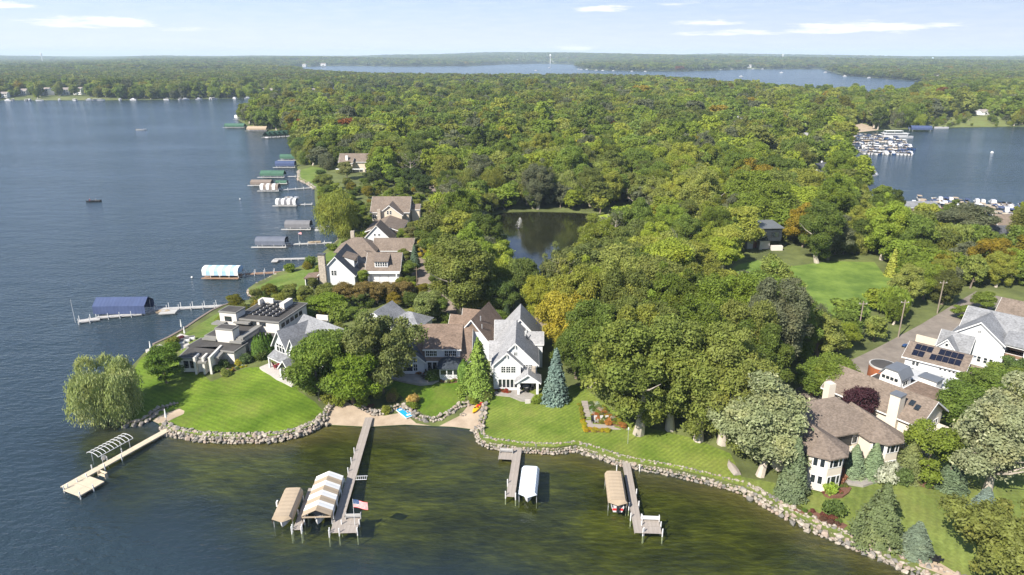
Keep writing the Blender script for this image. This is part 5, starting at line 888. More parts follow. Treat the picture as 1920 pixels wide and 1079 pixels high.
# boats under way
b_ = boat('speed_boat', 'small white speed boat under way on the open lake', *G(265, 244.5), R(12), 9.0, 3.0, 1.2, 'gelcoat')
b_ = boat('fishing_boat', 'low black fishing boat drifting with two anglers', *G(175, 378.5), R(188), 6.6, 2.2, .75, 'black', ws=False)
fx, fy = G(175, 378.5)
def person(label, x, y, z, rz, shirt, seated=True):
    p = thing('person', label, 'person', (x, y, z), rz); me = bpy.data.meshes.new('body'); J = [(0, 0, .45), (0, 0, .75), (0, 0, 1.0), (0, -.02, 1.13), (0, -.04, 1.28), (.2, 0, .98), (.28, -.14, .75), (.16, -.34, .72), (-.2, 0, .98), (-.28, -.14, .75), (-.14, -.34, .74), (.1, -.02, .42), (.13, -.42, .42), (.13, -.46, .02), (-.1, -.02, .42), (-.13, -.42, .42), (-.13, -.46, .02)]
    E_ = [(0, 1), (1, 2), (2, 3), (3, 4), (2, 5), (5, 6), (6, 7), (2, 8), (8, 9), (9, 10), (0, 11), (11, 12), (12, 13), (0, 14), (14, 15), (15, 16)]; r = [.15, .16, .15, .06, .11, .075, .055, .04, .075, .055, .04, .1, .08, .055, .1, .08, .055]
    me.from_pydata(J, E_, []); me.materials.append(P[shirt]); o = link('body', me, p); m = o.modifiers.new('skin', 'SKIN'); 
    for i, v in enumerate(me.skin_vertices[0].data): v.radius = (r[i], r[i]); v.use_root = (i == 0)
    o.modifiers.new('sub', 'SUBSURF').levels = 1; MB().cyl((0, -.04, 1.3), (0, -.04, 1.42), .12, .07, 8).build('cap', P['white_paint'], p); return p
person('angler seated at the bow of the black fishing boat', fx - 1.4, fy - .2, .15, R(20), 'furniture_red'); person('angler seated near the motor of the black fishing boat', fx + 1.3, fy + .1, .15, R(-30), 'canvas_grey')
for px, py, lb in ((1860, 287, 'round white buoy on the right hand lake'), (450, 374, 'tiny white buoy off the striped canopies'), (360, 521, 'tiny white buoy near the blue striped canopy')):
    x, y = G(px, py); s = 1.0 if px > 1000 else .35; b = MB(); 
    for a, c in zip(np.linspace(-1.57, 1.57, 7)[:-1], np.linspace(-1.57, 1.57, 7)[1:]): b.cyl((0, 0, s * math.sin(a)), (0, 0, s * math.sin(c)), max(s * math.cos(a), .01), max(s * math.cos(c), .01), 10)
    o = thing('buoy', lb, 'buoy', (x, y, .1)); b.build('float', P['white_paint'], o); MB().cyl((0, 0, s * .9), (0, 0, s * 1.3), s * .15, s * .15, 6).build('ring', P['metal'], o)

# marinas
def marinas():
    rr = random.Random(4); n = 0
    def fill(rows, group, where, big):
        for ri, (ax, ay, bx, by, cnt, rot) in enumerate(rows):
            A = Vector(G(ax, ay)); B = Vector(G(bx, by)); d = B - A; o = thing('marina_pier', 'tan plank pier between moored boats, ' + ordw(ri) + (' in the marina' if big else ' of the long docks'), 'pier', (A.x, A.y, 0), math.atan2(d.y, d.x), 'piers of ' + where); deck(o, (0, 0), (d.length, 0), 2.2, 'deck_tan', z=.7, sec=6, posts=False)
            for i in range(cnt):
                for sd in (-1, 1):
                    if rr.random() < .12: continue
                    p = A + d * ((i + .5) / cnt); nrm = Vector((-d.y, d.x)).normalized() * sd; l = rr.uniform(6, 9) * (1.25 if big else 1); p = p + nrm * (l * .55 + 1.3); c = rr.choice(['gelcoat', 'gelcoat', 'gelcoat', 'hull_blue', 'gelcoat', 'hull_blue']); tp = rr.choice([None, 'cabin', 'canvas_blue', 'canvas_blue', 'canvas_white', 'canvas_tan', None, None])
                    boat('moored_boat', ('white' if c == 'gelcoat' else 'blue') + {None: ' open boat', 'cabin': ' cabin boat', 'canvas_blue': ' blue topped boat', 'canvas_white': ' white topped boat', 'canvas_tan': ' tan topped boat'}[tp] + f', {ordw(i)} from the left, ' + ('far' if sd > 0 else 'near') + f' side of {ordw(ri)} ' + ('marina pier' if big else 'long dock'), p.x, p.y, math.atan2(nrm.y, nrm.x) + (math.pi if rr.random() < .4 else 0), l, l * .34, 1.2, c, group, top=tp)
    fill([(1600, 258, 1676, 259, 15, 0), (1600, 266, 1700, 269, 18, 0), (1600, 275, 1712, 279, 18, 0), (1604, 286, 1710, 288, 16, 0)], 'boats moored in the marina', 'the marina below the sand beach', True)
    fill([(1700, 388, 1905, 405, 22, 0), (1722, 379, 1925, 392, 20, 0)], 'boats moored along the near docks', 'the long docks at the right edge', False)
    x, y = G(1683, 256, 1.5); o = thing('excursion_boat', 'large white double deck excursion boat in the marina', 'boat', (x, y, -.2), R(-3)); link('hull', hull_mesh(26, 6, 2.0, 'gelcoat'), o); MB().box(-12, 7, -2.6, 2.6, 2.0, 4.2).build('cabin', P['gelcoat'], o); MB().box(-11.5, 6.5, -2.64, 2.64, 2.8, 3.6).build('window_band', P['glass'], o); MB().box(-13, 8, -2.9, 2.9, 4.2, 4.4).build('upper_deck', P['white_paint'], o); MB().box(-11, 3, -2.4, 2.4, 6.2, 6.4).build('awning', P['canvas_white'], o)
    for sx in (-10.8, -4, 2.8):
        for sy in (-2.3, 2.3): MB().cyl((sx, sy, 4.4), (sx, sy, 6.2), .08, .08, 5).build('awning_pole', P['white_paint'], o)
    x, y = G(1725, 243.5, 1.5); t = thing('navy_boat_canopy', 'navy barrel boat canopy off the wooded shore behind the marina', 'boat canopy', (x, y, 0), R(-8)); canopy(t, 0, 0, 0, 18, 7, 3.2, 5.2, 'barrel', 'canvas_blue', skirt=1.4, ends=False, leg_m='pipe_white'); boat('beached_boat', 'white boat moored right of the navy canopy', *G(1765, 241), R(-10), 13, 4, 1.6)
    for i in range(7): x, y = G(1606 + i * .9, 320 + i * 1.6 - 3, 1); boat('dock_boat', 'white boat, ' + ordw(i) + ' in the small rank on the wooded east shore', x + 8, y, R(10), 7, 2.4, 1, 'gelcoat', 'boats along the wooded east shore', top=[None, 'canvas_white'][i % 2])
    x, y = G(1767, 391, .5); boat('red_speed_boat', 'red and white speed boat at the edge of the near docks', x, y, R(160), 9, 3, 1.3, 'plastic_red')
    for i, (px, py) in enumerate([(15, 189.5), (25, 189.3), (50, 189.6), (56, 189.4), (75, 189.6), (112, 189.2), (140, 189), (168, 188.8), (182, 188.8), (190, 188.8), (225, 188.6), (250, 188.4), (312, 188), (340, 187.8), (348, 187.7), (373, 187.4), (395, 187), (402, 186.9), (440, 186), (465, 185.6), (490, 185), (660, 183.2), (667, 183.2), (675, 183.2), (690, 183), (705, 183), (730, 183.2), (764, 183.4), (815, 184)]):
        x, y = G(px, py); boat('far_shore_boat', 'white boat tied along the far shore, ' + ordw(i) + ' from the left', x, y, rr.uniform(0, 3.1), rr.uniform(9, 13), 4, 2.0, 'gelcoat', 'boats along the far shore', top=rr.choice(['canvas_white', 'cabin']))
    for i, (px, py) in enumerate([(1085, 130.4), (1090, 131), (1100, 131.2), (1118, 132.8), (1130, 133), (1150, 133.6), (1185, 134.6), (1210, 134.8), (1343, 132), (1352, 131.6), (1372, 130.8), (1412, 130.2), (1430, 130.2), (1548, 136.4), (1584, 143.8), (1630, 147), (1465, 137), (1390, 144.5), (1030, 128), (1005, 133)]):
        x, y = G(px, py); boat('distant_boat', 'white speck of a boat on the far lake', x, y, rr.uniform(-.3, .3), rr.uniform(11, 15), 4.5, 2.4, 'gelcoat', 'boats on the far lake', top='cabin', ws=False, engine=False)
marinas()

# ---------------------------------------------------------------- rock walls
def stone_meshes():
    out = []; rng = np.random.default_rng(2)
    for i in range(9):
        bm = bmesh.new(); 
        for p in sph0(15, rng) * rng.uniform(.86, 1.08, (15, 1)): bm.verts.new(p)
        r = bmesh.ops.convex_hull(bm, input=bm.verts); bmesh.ops.delete(bm, geom=[g for g in r['geom_interior'] if isinstance(g, bmesh.types.BMVert)], context='VERTS')
        me = bpy.data.meshes.new('stone'); bm.to_mesh(me); bm.free(); me.materials.append(P[['boulder', 'boulder_pink', 'boulder_grey', 'boulder', 'boulder'][i % 5]]); out.append(me)
    return out
def sph0(n, rng): d = rng.normal(size=(n, 3)); return d / np.linalg.norm(d, axis=1, keepdims=True)
STONES = stone_meshes()
def rock_wall(label, pts, size, rows, z=None, name='rock_wall', jit=.22, most=300):
    """pts in metres; rows: (offset to the water side, height of the stone's middle)"""
    rng = random.Random(len(pts) * 7 + int(size * 100)); w = thing(name, label, 'wall', (pts[0][0], pts[0][1], 0)); P0 = Vector((*pts[0], 0)); recs = []
    for off, zz, sc in rows:
        carry = rng.random() * size
        for a, b in zip(pts[:-1], pts[1:]):
            A = Vector(a); B = Vector(b); d = B - A; l = d.length; n = Vector((d.y, -d.x)) / max(l, 1e-6); t = carry
            while t < l:
                s = size * sc * rng.choice((.55, .75, .9, 1.0, 1.15, 1.45)) * rng.uniform(.9, 1.1); q = A + d * (t / l) + n * (off + rng.uniform(-jit, jit) * size); base = zz if z is None else z(q.x, q.y) + zz
                recs.append((q.x, q.y, base + rng.uniform(-.08, .08), s, rng.random())); t += s * .78
            carry = t - l
    near = sorted(recs, key=lambda r: -r[3] / math.hypot(r[0], r[1])); sv, sf, mi = [], [], []
    for i, (x, y, zz, s, q) in enumerate(near):
        me = STONES[int(q * 997) % 9]
        if i < most:
            o = link('stone', me, w, (x - P0.x, y - P0.y, zz), q * 6.28, (s * .56, s * .46, s * .42)); o.rotation_euler = ((q * 13 % 1 - .5) * .8, (q * 29 % 1 - .5) * .8, q * 6.28)
        else:
            c, sn = math.cos(q * 6.28), math.sin(q * 6.28); b = len(sv)
            sv += [(x - P0.x + (v.co.x * c - v.co.y * sn) * s * .55, y - P0.y + (v.co.x * sn + v.co.y * c) * s * .48, zz + v.co.z * s * .42) for v in me.vertices]; sf += [tuple(b + j for j in p.vertices) for p in me.polygons]; mi += [(int(q * 997) % 3)] * len(me.polygons)
    if sv:
        me = bpy.data.meshes.new('small_stones'); me.from_pydata(sv, [], sf); [me.materials.append(P[k]) for k in ('boulder', 'boulder_pink', 'boulder_grey')]; me.polygons.foreach_set('material_index', mi); tag(link('small_stones', me, w), kind='stuff')
    return w
def sl(a, b): return [shore_xy[i] for i in range(len(SHORE)) if a <= i <= b]
def idx(px, py): return min(range(len(SHORE)), key=lambda i: abs(SHORE[i][0] - px) + abs(SHORE[i][1] - py))
def wpts(l, z=1.0): return GP(l, z)
rock_wall('high boulder wall holding the big striped lawn', sl(idx(303,803), idx(608,790)), .78, [(.4, .0, 1.15), (.25, .4, 1.1), (0, .78, 1.0), (-.35, 1.1, .95), (-.75, 1.22, .8)])
rock_wall('low dark rock edging under the willow at the point', sl(idx(222,792), idx(258,799)) + wpts([(272,786),(296,766),(334,756)], .8), .85, [(.1, .25, 1), (-.4, .7, .9)])
rock_wall('pale pebble wall along the centre lawn shore', sl(idx(890,806), idx(1390,922)), .58, [(.45, .0, 1.1), (.2, .35, 1), (-.1, .68, 1), (-.5, .98, .95), (-.9, 1.18, .8)])
rock_wall('large rock wall curving round the mansion lawn', sl(idx(1390,922), idx(1850,1125)), .8, [(.6, .0, 1.1), (.3, .4, 1.1), (-.1, .75, 1.05), (-.6, 1.05, 1), (-1.1, 1.2, .9)])
rock_wall('boulder border between the porch lawn and the beach', wpts([(668,756),(690,766),(706,770),(730,764),(752,756),(768,768),(790,778),(815,780),(840,770),(862,757),(885,752)], 1.5), .75, [(0, .15, 1), (-.55, .55, .95)], hz)
rock_wall('boulder arm between the big lawn and the beach', wpts([(612,786),(616,770),(628,758),(650,752)], 1.4), .85, [(0, .2, 1), (-.6, .5, .9)], hz)
rock_wall('rock edge between the kayak beach and the centre lawn', wpts([(906,752),(903,775),(899,800)], 1.3), .8, [(0, .2, 1), (-.6, .35, .85)], hz)
rock_wall('stone tip of the striped lawn by the brown dock', sl(idx(520,518), idx(486,561)), 1.0, [(.2, .2, 1), (-.4, .8, 1)])
rock_wall('stone seawall below the shore bank lawn', sl(idx(636,446), idx(520,518)), 1.0, [(.2, .35, 1)])
rock_wall('low stone edge of the north lawn', sl(idx(560,322), idx(590,356)), 1.4, [(.2, .3, 1), (-.6, .9, .9)])
def sea_wall(label, pts, h=1.35, t=.5):
    w = thing('seawall', label, 'wall', (0, 0, 0)); 
    for a, b in zip(pts[:-1], pts[1:]):
        A = Vector(a); B = Vector(b); d = (B - A); l = d.length; an = math.atan2(d.y, d.x); MB().box(-.02, l - .02, -t, .15, -1.2, h).build('panel', P['canvas_brown'], w, (A.x, A.y, 0), an)
sea_wall('dark hedge topped seawall beside the flat roofed house', sl(idx(440,575), idx(290,655)))

# ---------------------------------------------------------------- garden and shore things
def at(px, py): x, y, z = GT(px, py); return x, y, z
def kayak(label, px, py, rz, m):
    x, y, z = at(px, py); o = thing('kayak', label, 'kayak', (x, y, z + .08), rz); b = MB(); st = [(-1.7, .02, .2), (-1.2, .24, .30), (-.4, .36, .34), (.4, .36, .34), (1.2, .24, .30), (1.7, .02, .2)]; v = []
    for s, w, h in st: v += [(s, -w, h * .5), (s, -w * .6, 0), (s, w * .6, 0), (s, w, h * .5), (s, w * .5, h), (s, -w * .5, h)]
    b.add(v, [(i * 6 + j, i * 6 + (j + 1) % 6, i * 6 + 6 + (j + 1) % 6, i * 6 + 6 + j) for i in range(5) for j in range(6)]); b.build('hull', P[m], o); MB().cyl((0, 0, .3), (0, 0, .37), .25, .25, 8).build('cockpit', P['black'], o)
kayak('yellow kayak on the sand, left of the pair by the rock edge', 891, 768, R(78), 'plastic_yellow'); kayak('yellow and red kayak on the sand next to the rock edge', 896, 767, R(70), 'plastic_yellow'); kayak('red kayak behind the two yellow ones on the sand', 899, 761, R(64), 'plastic_red')
x, y, z = at(759, 775); o = thing('swim_mat', 'bright blue swim mat with white edge on the beach', 'mat', (x, y, z + .06), R(-52)); MB().box(-2.0, 2.0, -.8, .8, 0, .14).build('pad', P['plastic_blue'], o)
for a in ((-2.1, -2.0, -.9, .9), (2.0, 2.1, -.9, .9), (-2.0, 2.0, -.9, -.8), (-2.0, 2.0, .8, .9)): MB().box(*a, -.02, .15).build('border', P['white_paint'], o)
MB().box(-1.6, -1.2, -.5, .1, .14, .17).build('mark', P['white_paint'], o); MB().box(1.0, 1.5, -.3, .5, .14, .17).build('mark', P['white_paint'], o)
x, y, z = at(868, 778); o = thing('fire_ring', 'small ring of stones on the sand by the kayaks', 'fire ring', (x, y, z))
for i in range(9): a = i * .698; link('stone', STONES[i], o, (.5 * math.cos(a), .5 * math.sin(a), .08), a, (.17, .15, .14))
def lawn_chair(name, label, x, y, z, rz, m, group=None):
    o = thing(name, label, 'chair', (x, y, z), rz, group); MB().box(-.3, .3, -.35, .3, .34, .4).build('seat', P[m], o); b = MB(); b.T = Matrix.Translation((0, .3, .36)) @ Matrix.Rotation(R(-22), 4, 'X'); b.box(-.3, .3, -.03, .03, 0, .8); b.build('backrest', P[m], o)
    for sx in (-.28, .28):
        for sy in (-.3, .28): MB().box(sx - .04, sx + .04, sy - .04, sy + .04, 0, .36).build('leg', P[m], o)
        MB().box(sx - .08, sx + .08, -.4, .3, .56, .61).build('arm', P[m], o)
for i, px in enumerate((1112, 1117.5, 1129, 1139)): x, y, z = at(px, 793); lawn_chair('lawn_chair', ['dark lawn chair next to the timber steps', 'grey lawn chair, second from the timber steps', 'grey lawn chair, third from the timber steps', 'grey lawn chair farthest from the timber steps'][i], x, y, z + .12, R(8), 'black' if i == 0 else 'deck_white', 'lawn chairs on the flower bed terrace')
def patio_set(label, px, py, m, n=6, dz=.08):
    x, y, z = at(px, py); z += dz; o = thing('patio_table', label, 'table', (x, y, z)); MB().cyl((0, 0, .68), (0, 0, .74), .75, .75, 14).build('tabletop', P['deck_white' if m == 'black' else m], o); MB().cyl((0, 0, 0), (0, 0, .68), .08).build('pedestal', P['black'], o)
    for i in range(n): a = i * 2 * math.pi / n; lawn_chair('patio_chair', 'chair at the ' + label, x + 1.2 * math.cos(a), y + 1.2 * math.sin(a), z, a - math.pi / 2, m, 'chairs at the ' + label)
patio_set('round table on the brown roofed house patio', 803, 708, 'black'); patio_set('dark red table on the white house terrace', 527, 689, 'furniture_red'); patio_set('small red table by the terrace column', 543, 695, 'furniture_red', 4); patio_set('dark table on the mansion patio', 1580, 888, 'black', 5); patio_set('dark table under the pale house porch', 986, 731, 'black', 4)
for i, (px, py) in enumerate(((1745, 1049), (1752, 1054), (1761, 1053))): x, y, z = at(px, py); lawn_chair('beach_chair', ['dark chair on the small sand patch, nearest the spruce', 'dark chair in the middle of the small sand patch', 'dark chair on the small sand patch, nearest the yellowing tree'][i], x, y, z, R(40 + i * 30), 'black', 'chairs on the small sand patch')
# terraced steps and beds
def terrace():
    x, y, z = at(1112, 800); o = thing('timber_terrace', 'grey timber landing with steps in the flower bed', 'terrace', (x, y, z)); p = lambda q, r: (lambda g: (g[0] - x, g[1] - y))(GT(q, r))
    MB().pz([p(1096,789), p(1100,806), p(1152,806), p(1152,797), p(1112,796), p(1111,788)], -.2, .12).build('landing', P['deck_grey'], o)
    a = Vector(p(1097, 788)); b = Vector(p(1109, 788)); c = Vector(p(1090, 753))
    for i in range(12): q = a + (c - a) * (i / 12); w = (b - a); n = (c - a) / 12; MB().pz([tuple(q), tuple(q + w), tuple(q + w + n * .9), tuple(q + n * .9)], -.2, .1 + i * .05).build('step', P['deck_grey'], o)
    MB().pz([p(1152,799), p(1164,799), p(1164,806), p(1152,806)], -.2, .1).build('landing_step', P['deck_grey'], o)
terrace()
def beds():
    rr = random.Random(6)
    def bed(label, pts, n, cols, s=(.5, 1.0), hh=.5):
        Q = [GT(*p)[:2] for p in pts]; cx = sum(p[0] for p in Q) / len(Q); cy = sum(p[1] for p in Q) / len(Q); o = thing('flower_bed', label, 'flower bed', (cx, cy, hz(cx, cy))); MB().pz([(a - cx, b - cy) for a, b in Q], -.4, .05).build('soil', P['mulch'], o)
        xs = [p[0] for p in Q]; ys = [p[1] for p in Q]; k = 0
        while k < n:
            x, y = rr.uniform(min(xs), max(xs)), rr.uniform(min(ys), max(ys))
            if not inpoly([x], [y], Q)[0]: continue
            k += 1; w = rr.uniform(*s); pr = PROTO['shrub'][rr.randrange(2)]; f = link('plant', pr['crown'], o, (x - cx, y - cy, .0), rr.uniform(0, 6), (w / 2.6, w / 2.6, w / 2.6 * (hh / .5))); f['tint'] = [c * rr.uniform(.8, 1.2) for c in rr.choice(cols)]
    YG = (.24, .26, .03); GR = (.10, .15, .03); WH = (.40, .38, .30); OR = (.35, .16, .04); YL = (.42, .33, .02); RD = (.34, .06, .03)
    bed('mixed flower bed on the slope above the lawn chairs', [(1106,760),(1118,755),(1140,775),(1165,792),(1172,806),(1160,800),(1140,796),(1114,793)], 110, [YG, YG, GR, GR, WH, OR, (.16, .18, .06)], (.7, 1.4)); bed('bright yellow flower border round the timber landing', [(1088,788),(1094,786),(1099,805),(1142,806),(1142,811),(1096,811)], 60, [YL, YL, (.36, .32, .03)], (.5, .8)); bed('lime green edging along the timber steps', [(1084,753),(1088,752),(1095,787),(1091,788)], 22, [YG], (.4, .7)); bed('red flower bed at the patio of the pale grey house', [(924,730),(940,731),(956,733),(955,738),(940,738),(926,735)], 26, [RD, RD, (.25, .10, .05), GR], (.4, .8))
    bed('mulch bed along the rock wall with low shrubs', [(1490,950),(1540,962),(1590,985),(1580,994),(1530,972),(1488,958)], 14, [GR, (.14, .06, .04)], (.6, 1.2)); bed('mulch bed with boulders beside the mansion lawn', [(1700,895),(1715,893),(1750,912),(1745,918),(1715,908)], 10, [GR, (.14, .1, .05)], (.5, 1.0)); bed('yellow flowers along the flat roofed house', [(412,700),(440,690),(460,682),(462,687),(440,696),(416,706)], 30, [YL, GR, WH], (.4, .8)); bed('red and green plants at the brown roofed house', [(776,699),(797,697),(797,702),(778,704)], 18, [RD, GR, OR], (.5, .9)); bed('low border of plants below the screened porch', [(824,710),(864,711),(866,716),(845,719),(826,716)], 28, [GR, YG, OR, WH], (.5, .8)); bed('bark mulch bed under the low tree by the beach', [(660,752),(700,752),(705,764),(690,764),(668,756)], 8, [GR], (.4, .8)); bed('lime plants in the mansion bed', [(1535,915),(1570,905),(1590,915),(1575,930),(1545,930)], 24, [YG, GR, (.2, .1, .05)], (.5, 1.0))
def street_things():
    for i, (px, py, h) in enumerate([(1554, 662, 6.5), (1607, 636, 9.5), (1684, 633, 9.5), (1757, 588, 9)]):
        x, y, z = at(px, py); o = thing('utility_pole', ['short wooden utility pole nearest the street end', 'tall wooden utility pole, second along the street', 'tall wooden utility pole beside the open street verge', 'wooden utility pole half hidden in roadside trees'][i], 'utility pole', (x, y, z)); MB().cyl((0, 0, -.5), (0, 0, h), .17, .12, 8).build('post', P['wood_pole'], o); MB().box(-1.0, 1.0, -.06, .06, h - .7, h - .55).build('crossarm', P['wood_pole'], o)
        for sx in (-.8, .8): MB().cyl((sx, 0, h - .55), (sx, 0, h - .35), .06, .05, 6).build('insulator', P['white_paint'], o)
    x, y, z = at(783, 552); o = thing('utility_pole', 'dark thin utility pole beside the lane near the garage wing', 'utility pole', (x, y, z)); MB().cyl((0, 0, -.5), (0, 0, 8), .13, .1, 7).build('post', P['siding_brown'], o); MB().box(-.7, .7, -.05, .05, 7.3, 7.42).build('crossarm', P['siding_brown'], o)
    x, y, z = at(1177, 832); o = thing('lamp_post', 'thin lamp post on the lawn by the rightmost dock', 'lamp post', (x, y, z)); MB().cyl((0, 0, -.2), (0, 0, 2.9), .05, .04, 6).build('post', P['metal'], o); MB().cyl((0, 0, 2.9), (0, 0, 3.2), .14, .1, 8).build('lamp_head', P['white_paint'], o); MB().box(-.35, .35, -.03, .03, 2.7, 2.8).build('crossbar', P['metal'], o)
    for i, (px, py, h) in enumerate([(312, 788, 2.4), (341, 618, 2.6), (347, 630, 2.4), (283, 657, 2.3)]): x, y, z = at(px, py); o = thing('marker_post', ['white post at the small cove beside the tan dock', 'white closed umbrella on the lawn strip by the seawall', 'white closed umbrella nearer the shore terrace', 'white post at the water end of the shore terrace'][i], 'post' if i in (0, 3) else 'umbrella', (x, y, z)); MB().cyl((0, 0, -.2), (0, 0, h * .3), .06, .06, 7).build('base', P['metal'], o); MB().cyl((0, 0, h * .3), (0, 0, h), .22, .08, 8).build('cover', P['white_paint'], o)
    # shore terrace furniture of the flat roofed house
    x, y, z = at(340, 640); o = thing('shore_terrace', 'pale stone terrace on the shore of the flat roofed house', 'terrace', (x, y, z)); p = lambda q, r: (lambda g: (g[0] - x, g[1] - y))(GT(q, r)); MB().pz([p(318,642), p(338,628), p(372,634), p(376,640), p(340,656), p(322,650)], -.6, .1).build('paving', P['patio_pale'], o); MB().pz([p(274,664), p(300,648), p(306,650), p(280,668)], -.6, .1).build('path', P['patio_pale'], o)
    for i, (px, py) in enumerate(((336, 646), (346, 642), (356, 638), (352, 678))): x, y, z = at(px, py); s = thing('outdoor_sofa', ['pale outdoor sofa at the water end of the shore terrace', 'pale outdoor sofa in the middle of the shore terrace', 'pale outdoor sofa at the house end of the shore terrace', 'pale day bed by the lake end of the flat roofed house'][i], 'sofa', (x, y, z + .1), R(25)); MB().box(-1.1, 1.1, -.45, .45, 0, .42).build('seat', P['canvas_white'], s); MB().box(-1.1, 1.1, .3, .5, .42, .8).build('backrest', P['canvas_grey'], s); MB().box(-1.2, -1.0, -.45, .5, 0, .6).build('arm', P['deck_white'], s); MB().box(1.0, 1.2, -.45, .5, 0, .6).build('arm', P['deck_white'], s)
    x, y, z = at(1374, 879); o = thing('rowing_boat', 'upturned grey wooden rowing boat on the shore lawn', 'boat', (x, y, z), R(97)); b = MB(); st = [(-1.9, .62, .42), (-1, .72, .55), (.3, .7, .55), (1.2, .45, .48), (1.9, .04, .3)]; v = []
    for s, w, h in st: v += [(s, -w, 0), (s, -w * .75, h * .75), (s, 0, h), (s, w * .75, h * .75), (s, w, 0)]
    b.add(v, [(i * 5 + j, i * 5 + j + 1, i * 5 + 6 + j, i * 5 + 5 + j) for i in range(4) for j in range(4)] + [(0, 1, 2, 3, 4)]); b.build('hull', P['deck_grey'], o); MB().box(-1.8, 1.85, -.03, .03, .5, .6).build('keel', P['wood_pole'], o)
    def car(label, px, py, rz, m):
        x, y, z = at(px, py); o = thing('parked_car', label, 'car', (x, y, z), rz); b = MB().py([(-2.2, .35), (2.2, .35), (2.25, .8), (1.2, .95), (.6, 1.45), (-1.4, 1.5), (-2.1, 1.0), (-2.25, .8)], -.88, .88); b.build('body', P[m], o); MB().py([(-1.75, 1.0), (.95, .98), (.55, 1.4), (-1.35, 1.44)], -.895, .895).build('side_window', P['glass'], o)
        for sx in (-1.4, 1.4):
            for sy in (-.8, .8): MB().cyl((sx, sy - .1, .33), (sx, sy + .1, .33), .33, .33, 12).build('wheel', P['black'], o)
        for sy in (-.6, .6): MB().box(2.2, 2.28, sy - .18, sy + .18, .6, .75).build('headlight', P['white_paint'], o)
    car('dark car on the lane near the far end of the pond', 819, 399, R(80), 'black'); car('white car at the tan shore house by the lane', 812, 403, R(75), 'gelcoat')
    x, y, z = at(1696, 652); o = thing('bicycle_cart', 'small dark cart standing on the street', 'cart', (x, y, z), R(30)); MB().box(-.5, .5, -.3, .3, .4, .8).build('tray', P['hull_blue'], o); [MB().cyl((sx, .34, .3), (sx, .4, .3), .3, .3, 10).build('wheel', P['black'], o) for sx in (-.3, .3)]; MB().tube([(.5, 0, .7), (1.1, 0, 1.1)], .04).build('handle', P['metal'], o)
    # fence by the lane
    A = Vector(GT(908, 588)[:2]); B = Vector(GT(1006, 586)[:2]); d = B - A; n = 12; o = thing('rail_fence', 'low black rail fence between the lane and the pond trees', 'fence', (A.x, A.y, 2.1), math.atan2(d.y, d.x))
    for i in range(n + 1): MB().box(d.length * i / n - .06, d.length * i / n + .06, -.06, .06, -.1, 1.1).build('post', P['black'], o)
    for zz in (.45, .95): MB().box(0, d.length, -.03, .03, zz, zz + .1).build('rail', P['black'], o)
    # pond fountain
    x, y = G(972, 428, 1.3); o = thing('fountain', 'fine misty fountain spraying in the pond', 'fountain', (x, y, 1.25)); MB().cyl((0, 0, 0), (0, 0, .3), .6, .5, 10).build('float', P['black'], o); rng = np.random.default_rng(4); v = []; f = []
    for i in range(2600):
        a = rng.uniform(0, 6.28); vr = rng.uniform(.2, 1.9) * .55; t = rng.uniform(0, 1); hh = 4.2 * (1 - (vr / 1.4) ** 2); r_ = vr * 2.0 * t; zz = hh * (1 - (1 - 2 * t) ** 2) + .1; s = rng.uniform(.02, .05); c = np.array([r_ * math.cos(a) + zz * .16, r_ * math.sin(a), zz]); q = rng.normal(size=(3, 3)) * s; b = len(v); v += [tuple(c + q[0]), tuple(c + q[1]), tuple(c + q[2])]; f.append((b, b + 1, b + 2))
    me = bpy.data.meshes.new('spray'); me.from_pydata(v, [], f); me.materials.append(P['canvas_white']); tag(link('spray', me, o), kind='stuff')
street_things()

